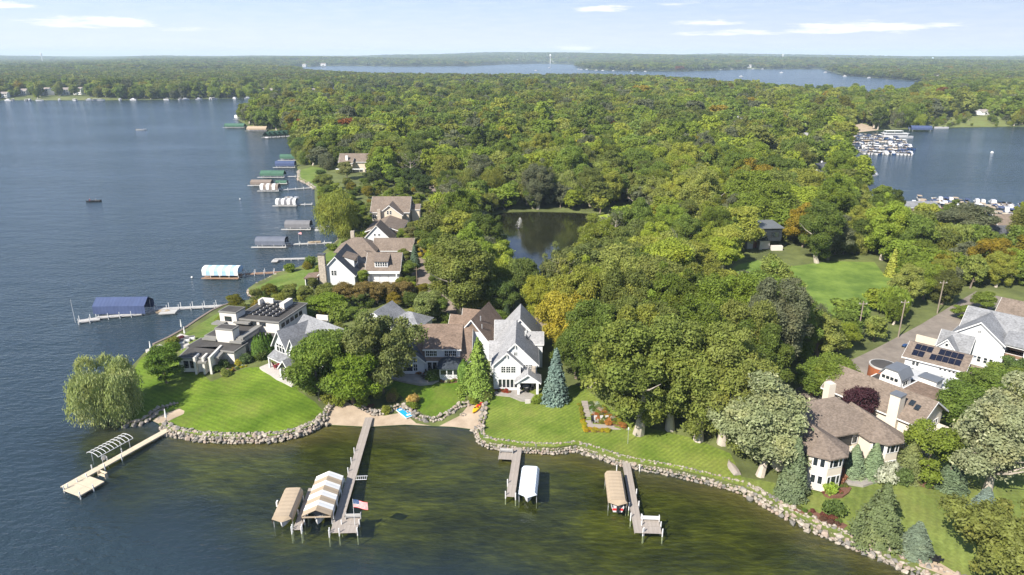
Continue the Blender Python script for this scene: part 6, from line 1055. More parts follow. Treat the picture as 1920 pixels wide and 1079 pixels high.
# ---------------------------------------------------------------- trees
def leaf_mat(name, pale=.35, noise=.42, trans=.34):
    m = bpy.data.materials.new(name); nt = nodes(m); L = nt.links.new
    def N(t, **k):
        n = nt.nodes.new(t)
        for a, b in k.items(): setattr(n, a, b)
        return n
    out = N('ShaderNodeOutputMaterial'); at = N('ShaderNodeAttribute', attribute_name='tint', attribute_type='INSTANCER')
    tc = N('ShaderNodeTexCoord'); n = N('ShaderNodeTexNoise'); n.inputs['Scale'].default_value = .55; n.inputs['Detail'].default_value = 5; n.inputs['Roughness'].default_value = .7; L(tc.outputs['Object'], n.inputs['Vector'])
    mr = N('ShaderNodeMapRange'); mr.inputs[1].default_value = .3; mr.inputs[2].default_value = .7; mr.inputs[3].default_value = 1 - noise; mr.inputs[4].default_value = 1 + noise; L(n.outputs[0], mr.inputs[0])
    sc = N('ShaderNodeVectorMath', operation='SCALE'); L(at.outputs['Color'], sc.inputs[0]); L(mr.outputs[0], sc.inputs['Scale'])
    # some sprays turn a little yellower
    n3 = N('ShaderNodeTexNoise'); n3.inputs['Scale'].default_value = .23; n3.inputs['Detail'].default_value = 2; L(tc.outputs['Object'], n3.inputs['Vector'])
    m3 = N('ShaderNodeMapRange'); m3.inputs[1].default_value = .5; m3.inputs[2].default_value = .75; m3.inputs[4].default_value = .45; L(n3.outputs[0], m3.inputs[0])
    yl = N('ShaderNodeVectorMath', operation='MULTIPLY'); yl.inputs[1].default_value = (1.45, 1.12, .8); L(sc.outputs[0], yl.inputs[0])
    my = N('ShaderNodeMix', data_type='RGBA'); L(m3.outputs[0], my.inputs[0]); L(sc.outputs[0], my.inputs[6]); L(yl.outputs[0], my.inputs[7])
    ge = N('ShaderNodeNewGeometry'); mb = N('ShaderNodeMath', operation='MULTIPLY'); L(ge.outputs['Backfacing'], mb.inputs[0]); mb.inputs[1].default_value = pale
    pl = N('ShaderNodeMix', data_type='RGBA'); L(mb.outputs[0], pl.inputs[0]); L(my.outputs[2], pl.inputs[6])
    pw = N('ShaderNodeVectorMath', operation='MULTIPLY_ADD'); L(my.outputs[2], pw.inputs[0]); pw.inputs[1].default_value = (1.2, 1.15, 1.2); pw.inputs[2].default_value = (.03 + pale * .12, .03 + pale * .12, .02 + pale * .09); L(pw.outputs[0], pl.inputs[7])
    b = N('ShaderNodeBsdfPrincipled'); b.inputs['Roughness'].default_value = .6; b.inputs['Specular IOR Level'].default_value = .22; L(pl.outputs[2], b.inputs['Base Color'])
    t = N('ShaderNodeBsdfTranslucent'); ty = N('ShaderNodeVectorMath', operation='MULTIPLY'); ty.inputs[1].default_value = (1.15, 1.2, .6); L(pl.outputs[2], ty.inputs[0]); L(ty.outputs[0], t.inputs['Color'])
    mx = N('ShaderNodeMixShader'); mx.inputs[0].default_value = trans; L(b.outputs[0], mx.inputs[1]); L(t.outputs[0], mx.inputs[2]); L(mx.outputs[0], out.inputs[0]); return m
LEAF = leaf_mat('broad_leaves', .25); LEAF_PALE = leaf_mat('silver_leaves', 1.0, .35, .2); NEEDLE = leaf_mat('needles', .1, .35, .08)

def quads(P0, Nn, su, sv, rng, axis=None):
    """leaf faces at P0 with normals Nn, su x sv large"""
    n = len(P0); Nn = Nn / (np.linalg.norm(Nn, axis=1, keepdims=True) + 1e-9)
    a = rng.normal(size=(n, 3)) if axis is None else axis
    u = np.cross(Nn, a); u /= np.linalg.norm(u, axis=1, keepdims=True) + 1e-9; w = np.cross(Nn, u)
    su = (su * np.ones(n))[:, None] / 2; sv = (sv * np.ones(n))[:, None] / 2
    bend = Nn * (np.minimum(su, sv) * .35)
    v = np.stack([P0 - u * su - w * sv * .35, P0 + w * -sv + bend, P0 + u * su + w * sv * .2, P0 + w * sv - bend * .3], 1).reshape(-1, 3)
    return v, np.arange(4 * n).reshape(n, 4)
def sph(n, rng):
    d = rng.normal(size=(n, 3)); return d / np.linalg.norm(d, axis=1, keepdims=True)
def crown_lobed(rng, Rx, Rz, zc, nl, lr, nleaf, ls, droop=0., open_=0.):
    """a crown of overlapping leafy boughs: centre height zc, half width Rx, half height Rz"""
    d = sph(nl, rng); d[:, 2] = np.where((d[:, 2] < -.3) & (rng.random(nl) < .35), -d[:, 2], d[:, 2]); rr = rng.uniform(.45, .95, nl)[:, None]
    # uneven outline: a few boughs stick out
    ang = np.arctan2(d[:, 1], d[:, 0]); irr = 1 + .14 * np.sin(ang * 2 + rng.uniform(0, 6)) + .10 * np.sin(ang * 3 + rng.uniform(0, 6))
    c = d * rr * np.array([Rx, Rx, Rz]) * irr[:, None]; c[:, 2] += zc
    r = rng.uniform(.55, 1.4, nl) * lr * (1.15 - .35 * rr[:, 0])
    k = rng.choice(nl, nleaf, p=r ** 2 / (r ** 2).sum()); s = sph(nleaf, rng); s[:, 2] = np.where((s[:, 2] < -.2) & (rng.random(nleaf) < .55), -s[:, 2], s[:, 2])
    sq = np.array([1.08, 1.08, .78 + droop]); rad = r[k] * (1 + rng.normal(0, .19, nleaf)); p = c[k] + s * rad[:, None] * sq
    deep = np.zeros(nleaf, bool)
    for j in range(nl):
        q = (p - c[j]) / sq; deep |= ((q ** 2).sum(1) < (r[j] * .74) ** 2) & (k != j)
    keep = ~deep | (rng.random(nleaf) < .10); p, s = p[keep], s[keep]
    nrm = s * .75 + rng.normal(size=s.shape) * .55 + np.array([0, 0, .25])
    sz = rng.uniform(.6, 1.25, len(p)) * ls
    if droop > .3:      # hanging sprays
        nrm[:, 2] *= .35; ax = np.tile([0, 0, 1.], (len(p), 1)) + rng.normal(size=p.shape) * .25
        nn = nrm / np.linalg.norm(nrm, axis=1, keepdims=True); u = np.cross(nn, ax)
        return quads(p, nrm, sz * .62, sz * 2.2, rng, ax)
    return quads(p, nrm, sz, sz * 1.5, rng)
def crown_spruce(rng, Hh, Rb, n, ls, tiers=13, loose=.0, z0=.4):
    t = np.sqrt(rng.random(n)) if False else 1 - np.sqrt(rng.random(n)); zt = z0 + t * (Hh - z0)
    tier = np.floor(t * tiers); ph = tier * 2.4; nb = 7
    br = np.floor(rng.random(n) * nb); ang = ph + br / nb * 2 * math.pi + rng.normal(0, .2, n); fr = (t * tiers) % 1
    rmax = Rb * (1 - t) ** .85 * (1.12 - .42 * fr) * (1 + loose * np.sin(br * 2.7 + tier * 1.3)) + .12
    rad = rmax * np.sqrt(rng.uniform(.18, 1, n)); p = np.column_stack([np.cos(ang) * rad, np.sin(ang) * rad, zt - rad * .28 + rng.normal(0, .08, n)])
    nrm = np.column_stack([np.cos(ang) * .6, np.sin(ang) * .6, np.full(n, .75)]) + rng.normal(size=(n, 3)) * .4
    return quads(p, nrm, ls * rng.uniform(.6, 1.2, n), ls * 1.6, rng)
def crown_column(rng, Hh, Rb, n, ls):
    t = rng.random(n); ang = rng.uniform(0, 2 * math.pi, n); rad = Rb * np.clip(np.minimum(1, (1 - t) * 2.6 + .05), 0, 1) * (1 + .1 * np.sin(ang * 5 + t * 9)) * rng.uniform(.85, 1.05, n)
    p = np.column_stack([np.cos(ang) * rad, np.sin(ang) * rad, .1 + t * Hh]); nrm = np.column_stack([np.cos(ang), np.sin(ang), np.full(n, .3)]) + rng.normal(size=(n, 3)) * .4
    return quads(p, nrm, ls, ls * 2, rng, np.tile([0, 0, 1.], (n, 1)) + rng.normal(size=(n, 3)) * .3)
def trunk_mb(rng, Hh, r, nb, reach, bare=False):
    mb = MB(); pts = [Vector((0, 0, -.4))]; lean = Vector((rng.normal() * .06, rng.normal() * .06, 1))
    for i in range(1, 6): pts.append(Vector((lean.x * Hh * i / 5 + rng.normal() * .15, lean.y * Hh * i / 5 + rng.normal() * .15, Hh * .72 * i / 5)))
    rs = [r * 1.35, r, r * .85, r * .68, r * .5, r * .3]
    for i in range(5): mb.cyl(pts[i], pts[i + 1], rs[i], rs[i + 1], 8)
    for j in range(nb):
        k = rng.integers(2, 6); a = rng.uniform(0, 2 * math.pi); b0 = pts[k]; l = reach * rng.uniform(.55, 1.0)
        b1 = b0 + Vector((math.cos(a) * l * .55, math.sin(a) * l * .55, l * .35)); b2 = b1 + Vector((math.cos(a + .3) * l * .45, math.sin(a + .3) * l * .45, l * rng.uniform(.1, .45)))
        mb.cyl(b0, b1, rs[k] * .55, rs[k] * .35, 5); mb.cyl(b1, b2, rs[k] * .35, rs[k] * .1, 5)
        if bare:
            for q in range(4):
                a2 = a + rng.normal() * .8; c0 = b1.lerp(b2, rng.random()); mb.cyl(c0, c0 + Vector((math.cos(a2), math.sin(a2), rng.uniform(.2, 1))) * l * .4, rs[k] * .2, .02, 4)
    return mb
PROTO = {}
def proto(kind, seed, crown, leaf, trunk, tmat, h, w):
    v, f = crown; me = np_mesh(kind + '_crown', v, f, [leaf]); tm = trunk.mesh(kind + '_trunk', [tmat])
    tv = np.array([x.co for x in tm.vertices]); PROTO.setdefault(kind, []).append(dict(crown=me, trunk=tm, h=h, w=w, cv=v, cf=f, leaf=leaf, tmat=tmat, tmb=trunk))
def make_protos():
    for s in range(4):
        rng = np.random.default_rng(100 + s); Rx = [5.6, 5.2, 6.2, 5.0][s]; Rz = [5.6, 6.2, 5.4, 6.4][s]; zc = [7.4, 7.6, 7.2, 8.0][s]
        proto('oak', s, crown_lobed(rng, Rx, Rz, zc, 46, 1.5, 30000, .30), LEAF, trunk_mb(rng, 9.5, .38, 7, 4.5), P['bark'], zc + Rz, 2 * Rx)
    for s in range(2):
        rng = np.random.default_rng(140 + s)
        proto('cottonwood', s, crown_lobed(rng, 6.4, 8.6, 10.9, 84, 1.42, 48000, .30, .2), LEAF, trunk_mb(rng, 15, .65, 9, 5.5), P['bark_pale'], 19.5, 13.2)
    for s in range(2):
        rng = np.random.default_rng(150 + s)
        proto('willow', s, crown_lobed(rng, 6.6, 5.4, 5.9, 58, 1.55, 40000, .26, .45), LEAF_PALE if s == 0 else LEAF, trunk_mb(rng, 8, .5, 8, 5), P['bark'], 11.4, 13.6)
    rng = np.random.default_rng(160); proto('silver', 0, crown_lobed(rng, 5.8, 7.4, 9.2, 56, 1.42, 38000, .29), LEAF_PALE, trunk_mb(rng, 13, .5, 9, 5), P['bark_pale'], 17, 12)
    for s in range(2):
        rng = np.random.default_rng(170 + s); proto('maple', s, crown_lobed(rng, 3.3, 3.9, 5.2, 32, 1.1, 15000, .25), LEAF, trunk_mb(rng, 6, .2, 6, 2.4), P['bark'], 9, 6.6)
    for s in range(2):
        rng = np.random.default_rng(180 + s); proto('spruce', s, crown_spruce(rng, 10.5, 2.5, 9000, .30), NEEDLE, trunk_mb(rng, 11, .17, 0, 0), P['bark'], 10.5, 5)
    rng = np.random.default_rng(186); proto('pine', 0, crown_spruce(rng, 12, 4.1, 12000, .36, 9, .3, 1.0), NEEDLE, trunk_mb(rng, 13, .25, 6, 2), P['bark'], 12, 8.2)
    rng = np.random.default_rng(188); proto('column', 0, crown_column(rng, 5.2, .75, 3200, .20), NEEDLE, trunk_mb(rng, 4, .1, 0, 0), P['bark'], 5.2, 1.6)
    for s in range(2):
        rng = np.random.default_rng(190 + s); proto('shrub', s, crown_lobed(rng, 1.25, .85, .75, 16, .55, 2600, .20), LEAF, trunk_mb(rng, .9, .05, 4, .6), P['bark'], 1.6, 2.6)
    rng = np.random.default_rng(195); proto('bare', 0, crown_lobed(rng, 4.5, 4.0, 8.5, 26, 1.1, 900, .3), LEAF, trunk_mb(rng, 13, .3, 16, 5, True), P['bark_pale'], 13, 9)
make_protos()
GREENM = [(.070, .105, .018), (.082, .118, .020), (.060, .092, .022), (.096, .128, .020), (.076, .100, .030), (.055, .085, .020), (.105, .125, .028), (.088, .108, .034)]
GREEN = [tuple(q * 1.75 * w for q, w in zip(c, (1.22, 1.12, .82))) for c in [(.070, .105, .018), (.082, .118, .020), (.060, .092, .022), (.096, .128, .020), (.076, .100, .030), (.055, .085, .020), (.105, .125, .028), (.088, .108, .034)]]
YELLOW = [(.21, .19, .018), (.27, .21, .02), (.17, .17, .018)]; ORANGE = [(.30, .11, .025), (.24, .12, .03)]; PALE = (.135, .155, .075); BLUE = (.085, .125, .105); DARK = (.030, .048, .018)
NICE = {'oak': 'oak_tree', 'cottonwood': 'cottonwood_tree', 'willow': 'willow_tree', 'silver': 'silver_maple_tree', 'maple': 'maple_tree', 'spruce': 'spruce_tree', 'pine': 'pine_tree', 'column': 'arborvitae', 'shrub': 'shrub', 'bare': 'bare_tree'}
trng = random.Random(11); TREES = []
def tree(kind, x, y, h, w, tint, label, cat='tree', group=None, var=None, z=None, auto=False):
    pr = PROTO[kind][trng.randrange(len(PROTO[kind])) if var is None else var]; z = hz(x, y) if z is None else z
    t = thing(NICE[kind], label, cat, (x, y, z - .05), trng.uniform(0, 6.28), group)
    s = (w / pr['w'], w / pr['w'], h / pr['h'])
    if kind not in ('column', 'shrub'): link('trunk', pr['trunk'], t, scale=s)
    c = link('crown' if kind not in ('shrub', 'column') else 'foliage', pr['crown'], t, scale=s); c['tint'] = [float(q) for q in np.array(tint) * (1.0 if auto else 1.6)]
    TREES.append((x, y, w)); return t
def ptree(kind, px, py, h, w, tint, label, cat='tree', group=None, var=None):
    x, y, z = GT(px, py); return tree(kind, x, y, h, w, tint, label, cat, group, var)

# trees that stand out one by one
_x, _y, _z = GT(205, 780); tree('willow', _x, _y, 13.2, 14, (.135, .165, .055), 'pale silvery willow leaning over the water at the tip of the point', var=0, z=_z - 2.0)
ptree('maple', 314, 718, 8.6, 7.2, (.062, .105, .012), 'round green maple on the lawn beside the pale shore willow')
ptree('oak', 602, 750, 13.0, 11.5, (.085, .125, .018), 'green oak at the edge of the big striped lawn above the boulder wall', var=0)
ptree('oak', 664, 752, 11.0, 10.5, (.098, .145, .014), 'bright green low tree behind the beach beside the long grey dock', var=1)
ptree('oak', 717, 736, 17.0, 14.5, (.095, .112, .034), 'tall oak with a bare grey trunk in front of the brown roofed house', var=2)
ptree('oak', 640, 722, 12.5, 11.5, (.080, .115, .02), 'oak in front of the right end of the white double gabled house', var=3)
ptree('pine', 897, 738, 12.5, 7.0, (.098, .145, .024), 'light green pine between the brown roofed house and the pale grey house')
ptree('column', 870, 716, 5.0, 2.6, (.07, .12, .02), 'rounded green evergreen bush beside the screened porch', 'shrub')
ptree('spruce', 1041, 752, 11.5, 5.4, BLUE, 'blue spruce on the lawn beside the pale grey gabled house', var=0)
for i, (px, py, hh) in enumerate([(482, 672, 5.2), (488, 673, 5.6), (494, 672, 5.9), (500, 670, 5.7), (506, 668, 5.4), (511, 665, 5.0)]):
    ptree('column', px, py, hh, 1.9, (.055, .10, .014), 'columnar green arborvitae, ' + ordw(i) + ' from the left in the row beside the flat roofed house', 'arborvitae', 'arborvitae row beside the flat roofed house')
for i, (px, py, hh, w) in enumerate([(545, 563, 4.6, 4.5), (575, 566, 4.6, 4.0), (612, 572, 6.0, 5.2), (650, 574, 6.6, 5.4), (680, 572, 6.6, 5.2), (708, 570, 6.4, 5.2), (735, 568, 6.2, 5.0), (762, 566, 6.0, 5.0)]):
    red = i >= 3
    ptree('maple', px, py, hh, w, (.125, .095, .03) if red else (.115, .13, .03), ('young maple turning red at the top, ' + ordw(i) + ' from the left in the row' if red else 'young green maple, ' + ordw(i) + ' from the left below the striped shore lawn'), 'tree', 'row of young maples in front of the stone chimney house')
ptree('maple', 620, 590, 5.5, 8.5, (.105, .15, .015), 'wide bright green tree in front of the row of reddish young maples')
ptree('maple', 803, 606, 8.5, 7.0, (.12, .145, .045), 'loose pale green tree by the lane behind the brown roofed house')
ptree('willow', 640, 444, 16.5, 19.0, (.135, .155, .026), 'big yellow green willow on the shore beside the grey barrel canopies', var=1)
ptree('cottonwood', 868, 592, 21, 17.5, (.100, .118, .026), 'tall loose willow between the lane and the near end of the pond', var=0)
ptree('oak', 1062, 672, 15.5, 11.5, (.20, .175, .02), 'golden yellow tree turning orange beside the pale grey gabled house', var=0)
ptree('oak', 1016, 606, 13, 7.5, (.16, .17, .02), 'yellow green tree at the end of the lane beside the pond', var=3)
for px, py, h, w, k, c, lb in [(978, 584, 15, 8, 'oak', (.075, .10, .022), 'green tree at the near bank of the pond beside the lane fence'), (1048, 584, 18, 10, 'cottonwood', (.095, .11, .034), 'tall olive tree screening the near bank of the pond'), (1092, 580, 17, 12, 'oak', (.085, .105, .03), 'broad tree right of the half dead tree at the pond'), (1124, 560, 16, 12, 'cottonwood', (.085, .10, .026), 'tall tree on the right bank of the pond near the half dead tree'), (1152, 522, 15, 13, 'oak', (.09, .11, .026), 'wide crowned tree on the right bank of the pond'), (1190, 492, 14, 12, 'oak', (.08, .10, .024), 'tree on the right bank of the pond toward the duckweed'), (940, 592, 10, 8, 'oak', (.06, .09, .02), 'low dark tree behind the lane fence')]: ptree(k, px, py, h, w, c, lb)
ptree('bare', 1058, 588, 17, 10, (.12, .13, .03), 'half dead tree with pale bare limbs standing before the pond', var=0)
CW = 'cottonwood on the shore lawn'
ptree('cottonwood', 1197, 812, 22.5, 17.5, (0.100, 0.126, 0.025), 'large cottonwood with a thick pale trunk next to the flower bed terrace', var=0)
ptree('cottonwood', 1256, 806, 21, 14, (0.112, 0.136, 0.025), 'cottonwood with a thin trunk, second of the big ones along the shore lawn', var=1)
ptree('cottonwood', 1310, 826, 21.5, 15, (0.108, 0.131, 0.027), 'cottonwood with a leaning pale trunk, third along the shore lawn', var=0)
ptree('cottonwood', 1354, 832, 21, 15, (0.121, 0.139, 0.032), 'cottonwood with a broad pale trunk next to the silver maple', var=1)
ptree('silver', 1425, 892, 17, 14.5, PALE, 'silver maple with whitish leaves in front of the cream mansion')
ptree('spruce', 1483, 930, 10.5, 5.0, (.07, .092, .045), 'spruce at the corner turret of the cream mansion near the rock wall', var=1)
ptree('pine', 1646, 1008, 9.2, 6.9, (.066, .085, .034), 'large dark pine on the lawn in front of the cream mansion')
ptree('spruce', 1714, 1034, 5.0, 4.8, (.085, .11, .075), 'low wide spruce beside the small sand patch', var=0)
ptree('spruce', 1782, 915, 5.6, 5.0, (.066, .092, .05), 'small dark spruce alone on the mansion lawn', var=1)
ptree('spruce', 1598, 893, 6.0, 4.0, (.10, .135, .075), 'cone shaped evergreen on the mansion patio, beside the round corner turret', var=0)
ptree('spruce', 1634, 893, 6.2, 4.2, (.098, .135, .07), 'cone shaped evergreen on the mansion patio, nearer the other turret', var=1)
tree('maple', 60.4, 106.6, 9.6, 5.4, (.036, .013, .018), 'dark purple maple between the two wings of the cream mansion', var=0, z=2.2)
ptree('maple', 1738, 900, 10.0, 7.8, (.10, .13, .018), 'round yellow green tree beside the mansion lawn', var=1)
ptree('pine', 1702, 892, 6.5, 5.5, (.085, .10, .035), 'loose green conifer under the round tree beside the mansion')
ptree('silver', 1850, 926, 19, 13.5, (.135, .15, .08), 'large pale cottonwood with a forked trunk, right of the mansion lawn', var=0)
ptree('oak', 1880, 1110, 13.5, 13.0, (.105, .118, .028), 'yellowing tree in the lower right corner of the lawn', var=2)
ptree('spruce', 1842, 962, 4.6, 4.2, (.09, .12, .10), 'small blue spruce under the pale forked cottonwood', var=0)
for px, py, h, w, tn, lb in [(1786, 806, 9, 8, 0, 'green tree behind the round yellow green tree at the mansion'), (1836, 776, 9, 9, 1, 'green tree beside the tall white house with tiny windows'), (1880, 756, 8, 8, 3, 'green tree below the lawn of the grey gable house'), (1925, 790, 10, 10, 6, 'green tree behind the pale forked cottonwood'), (1910, 730, 7, 7, 2, 'small green tree at the edge of the grey gable house lawn'), (1556, 752, 9.5, 8.5, 3, 'bright green tree at the street end beside the cream mansion'), (1520, 742, 7.5, 7.5, 1, 'small green tree at the street end beside the wood'), (1842, 582, 5, 6, 3, 'round bush tree at the street beside the grey gable house'), (1808, 600, 4, 5, 3, 'low green bush by the street in front of the grey gable house')]:
    ptree('oak' if w > 8.2 else 'maple', px, py, h, w, GREENM[tn], lb)
for px, py, h, w, c, lb, k in [(797, 486, 7, 4.2, (.24, .20, .02), 'small golden tree beside the lane near the white garage wing', 'maple'), (778, 500, 7.5, 3.8, (.055, .085, .05), 'narrow spruce beside the brown hip roofed house', 'spruce'), (765, 520, 5, 6, GREENM[3], 'bushy green tree at the corner of the white garage wing', 'maple'), (770, 455, 6, 5, (.11, .11, .04), 'small olive tree beside the brown roofed house by the lane', 'maple'),
        (820, 600, 7, 6, GREENM[1], 'green tree where the lane bends behind the brown roofed house', 'maple'), (668, 425, 6, 6, GREENM[4], 'small tree under the big shore willow', 'maple'), (602, 330, 3.5, 6, GREENM[5], 'low dark bush on the small north lawn', 'maple'), (950, 600, 4.5, 3, DARK, 'small dark spruce between the two gabled houses', 'spruce'), (935, 612, 4, 5, GREENM[1], 'round bush behind the pale grey gabled house', 'maple'), (610, 360, 9, 9, GREENM[6], 'pale tree north of the big shore willow', 'oak'), (700, 352, 9, 8.5, tuple(np.array(GREENM[4]) * .6), 'dark tree behind the big shore willow', 'oak'), (798, 366, 10, 10, tuple(np.array(GREENM[2]) * .6), 'dark tree right of the tan shore house', 'oak'), (776, 350, 10, 9, tuple(np.array(GREENM[5]) * .7), 'dark tree behind the tan shore house', 'oak'), (740, 346, 9, 9, GREENM[0], 'green tree behind the roof of the tan shore house', 'oak'), (575, 300, 15, 14, GREENM[2], 'big rounded tree on the shore above the north lawn', 'oak'), (600, 308, 14, 13, GREENM[0], 'big tree standing over the north lawn', 'oak'), (628, 306, 11, 11, GREENM[6], 'tree at the back of the north lawn', 'oak'), (650, 336, 9, 9, (.13, .14, .05), 'pale olive tree by the tan shore house', 'oak')]:
    ptree(k, px, py, h, w, c, lb)
for px, py, s, c, lb in [(775, 757, 2.4, (.28, .20, .06), 'clump of tall straw coloured grass by the beach rocks'), (735, 752, 2.0, (.16, .12, .05), 'small brown grass clump by the oak trunk'), (1008, 758, 2.4, (.12, .16, .02), 'leafy bush at the corner of the centre lawn'), (1018, 752, 1.8, (.16, .16, .02), 'yellow green bush next to the blue spruce'), (1030, 745, 1.6, (.07, .11, .02), 'green bush against the blue spruce'), (886, 757, 1.6, (.12, .15, .02), 'small bush above the kayaks'), (1552, 925, 2.4, (.16, .22, .03), 'lime green bush in the mansion flower bed'), (1572, 900, 2.4, (.15, .07, .04), 'reddish bush in the mansion flower bed'), (1660, 900, 3.6, (.25, .26, .20), 'white flowering bush at the mansion turret'), (1688, 905, 3, (.07, .10, .03), 'dark green bush at the mansion turret'), (1560, 965, 3, (.06, .09, .02), 'dark bush in the mulch along the rock wall'), (1522, 912, 2, (.05, .07, .03), 'dark bush at the foot of the corner turret'),
        (421, 690, 2.2, (.05, .08, .02), 'bush at the foot of the flat roofed house wall, nearest the lawn'), (404, 697, 2.0, (.05, .08, .02), 'bush in the corner of the flat roofed house wall'), (378, 690, 3.0, (.04, .07, .02), 'dark bush at the lake end of the flat roofed house'), (447, 684, 1.4, (.22, .2, .02), 'yellow flowering bush along the flat roofed house'), (462, 680, 2.4, (.06, .09, .03), 'bush between the flat roofed house and the arborvitae'), (340, 640, 1.6, (.10, .02, .03), 'dark red bush on the shore terrace'), (330, 645, 1.4, (.2, .2, .05), 'yellow bush on the shore terrace'),
        (500, 556, 3.2, GREENM[5], 'low bush by the stone tip of the striped shore lawn'), (518, 560, 3.4, GREENM[2], 'second low bush below the striped shore lawn'), (590, 590, 4, GREENM[1], 'hedge bush behind the flat roofed house yard'), (640, 600, 5, GREENM[3], 'hedge bush by the grey roofs behind the oaks'), (575, 598, 3.5, GREENM[0], 'small bush in the yard behind the flat roofed house'), (622, 470, 3.2, GREENM[3], 'bright bush on the shore bank'), (840, 668, 2.5, DARK, 'dark bush behind the screened porch'), (1760, 720, 3, GREENM[2], 'bush by the low gable beside the solar roof')]:
    ptree('shrub', px, py, s * .75, s, c, lb, 'shrub')

# ---------------------------------------------------------------- woods
MANUAL = GP([(556,345),(620,330),(700,350),(790,342),(812,335),(838,370),(828,440),(812,540),(850,580),(900,588),(1040,596),(1090,614),(1020,625),(1020,650),(1070,735),(1110,765),(1150,800),(1190,815),(1400,838),(1520,800),(1490,770),(1545,726),(1640,670),(1700,636),(1800,583),(1850,552),(1880,556),(1905,545),(1960,540),(2300,620),(2300,1500),(900,1300),(0,1000),(0,560),(450,400)], 2.0)
CLEAR = [MANUAL, POND, EAST_LAKE, FAR_LAKE, REG['meadow'][0], REG['far_meadow'][0], REG['far_shore_lawn'][0], REG['beach.marina'][0], REG['lawn.north'][0], ribbon(LANE_C, 9), ribbon(STREET_C, 10.5), GP([(1660,382),(1960,408),(1960,436),(1690,418)], 1.5)] + CLEAR_EXTRA
MARKS = [('the pond', 15, 235), ('the pond fountain', 3, 262), ('the green meadow', 95, 190), ('the dark navy house', 88, 228), ('the blue spruce', 8, 121), ('the golden tree', 12, 142), ('the pale grey house', 2, 140), ('the timber steps', 14, 122), ('the silver maple', 42, 100), ('the first shore cottonwood', 21, 110), ('the third shore cottonwood', 31, 107), ('the lane willow', -13, 168), ('the second street pole', 74, 150), ('the third street pole', 84, 151), ('the street end tree', 55, 119),
    ('the tan shore house', -48, 264), ('the tan north house', -88, 398), ('the north lawn', -125, 410), ('the bend of the lane', -22, 176), ('the far end of the lane', -38, 330), ('the marina', 330, 560), ('the grey boat store', 180, 310), ('the long docks', 215, 300), ('the grey gable house', 102, 140), ('the half dead tree', 13, 172), ('the dark car', -32, 289), ('the rail fence', -3, 171), ('the duckweed', 44, 272), ('the hidden tan house', 78, 380), ('the low street wall', 100, 160)]
ORD = ['nearest', 'second nearest', 'third nearest', 'fourth nearest', 'fifth nearest', 'sixth nearest', 'seventh nearest', 'eighth nearest', 'ninth nearest', 'tenth nearest', 'eleventh nearest', 'twelfth nearest']
def name_by_place(pts):
    """each place told by its nearest landmark, the side of it and its rank there"""
    buck = {}
    for i, (x, y) in enumerate(pts):
        m = min(MARKS, key=lambda q: (q[1] - x) ** 2 + (q[2] - y) ** 2); dx, dy = x - m[1], y - m[2]; d = math.hypot(dx, dy); a = math.degrees(math.atan2(dx, dy)) % 360
        side = ['behind', 'behind and right of', 'right of', 'before and right of', 'before', 'before and left of', 'left of', 'behind and left of'][int((a + 22.5) // 45) % 8]
        buck.setdefault((m[0], side), []).append((d, i))
    out = [None] * len(pts)
    for (m, s), l in buck.items():
        for k, (d, i) in enumerate(sorted(l)): out[i] = (ORD[k] if len(l) > 1 else 'alone') .replace('alone', 'standing') + f' {s} {m}' if k < 12 else f'farther {s} {m}'
    return out
def zone(x, y):
    if y < 200 and x > 5: return 'the wood behind the shore cottonwoods'
    if x < -20 and y > 300: return 'the wooded shore north of the lakeside houses'
    if 60 < x and y < 260: return 'the trees around the green meadow'
    if -20 <= x <= 60 and y <= 330: return 'the trees round the pond'
    if x > 60: return 'the woods towards the marina'
    return 'the woods behind the pond'
def scatter():
    rng = np.random.default_rng(21); out = []
    def ring(y0, y1, s, half, mul):
        ys = np.arange(y0, y1, s * .87); res = []
        for i, yy in enumerate(ys):
            hw = yy * half + 40; xs = np.arange(-hw, hw, s) + (i % 2) * s / 2
            res.append(np.column_stack([xs + rng.uniform(-.48, .48, len(xs)) * s, yy + rng.uniform(-.48, .48, len(xs)) * s, np.full(len(xs), mul)]))
        return np.vstack(res)
    A = ring(110, 520, 7.8, .86, 1.0); B = ring(520, 1300, 10.2, .82, 1.15); C = ring(1300, 2600, 15, .80, 1.55); D = ring(2600, 9800, 46, .80, 3.6)
    Q = np.vstack([A, B, C, D]); k = inpoly(Q[:, 0], Q[:, 1], LAND)
    for c in CLEAR: k &= ~inpoly(Q[:, 0], Q[:, 1], c)
    d, _, _ = segdist(Q[:, 0], Q[:, 1], shore_xy); k &= d > 2.0
    T = np.array(TREES); Q = Q[k]
    near = Q[:, 1] < 330; k = np.ones(len(Q), bool)
    dd = np.sqrt((Q[near][:, None, 0] - T[None, :, 0]) ** 2 + (Q[near][:, None, 1] - T[None, :, 1]) ** 2) < T[None, :, 2] * .40; k[near] = ~dd.any(1)
    return Q[k], rng
def pick_tint(rng, x, y, r):
    g = np.array(GREEN[rng.integers(len(GREEN))]) * rng.uniform(.68, 1.32)
    patch = math.sin(x * .021 + 1) * math.sin(y * .017 + x * .006)
    if r < .03 + .06 * (patch > .6): return np.array(YELLOW[rng.integers(3)]) * rng.uniform(.7, 1.05), 'yellowing'
    if .5 < r < .5025 and y > 250: return np.array(ORANGE[rng.integers(2)]) * .75, 'orange'
    if r > .93: return np.array([.125, .14, .075]), 'pale green'
    if r > .80: return g * .72, 'dark green'
    return g, 'green'
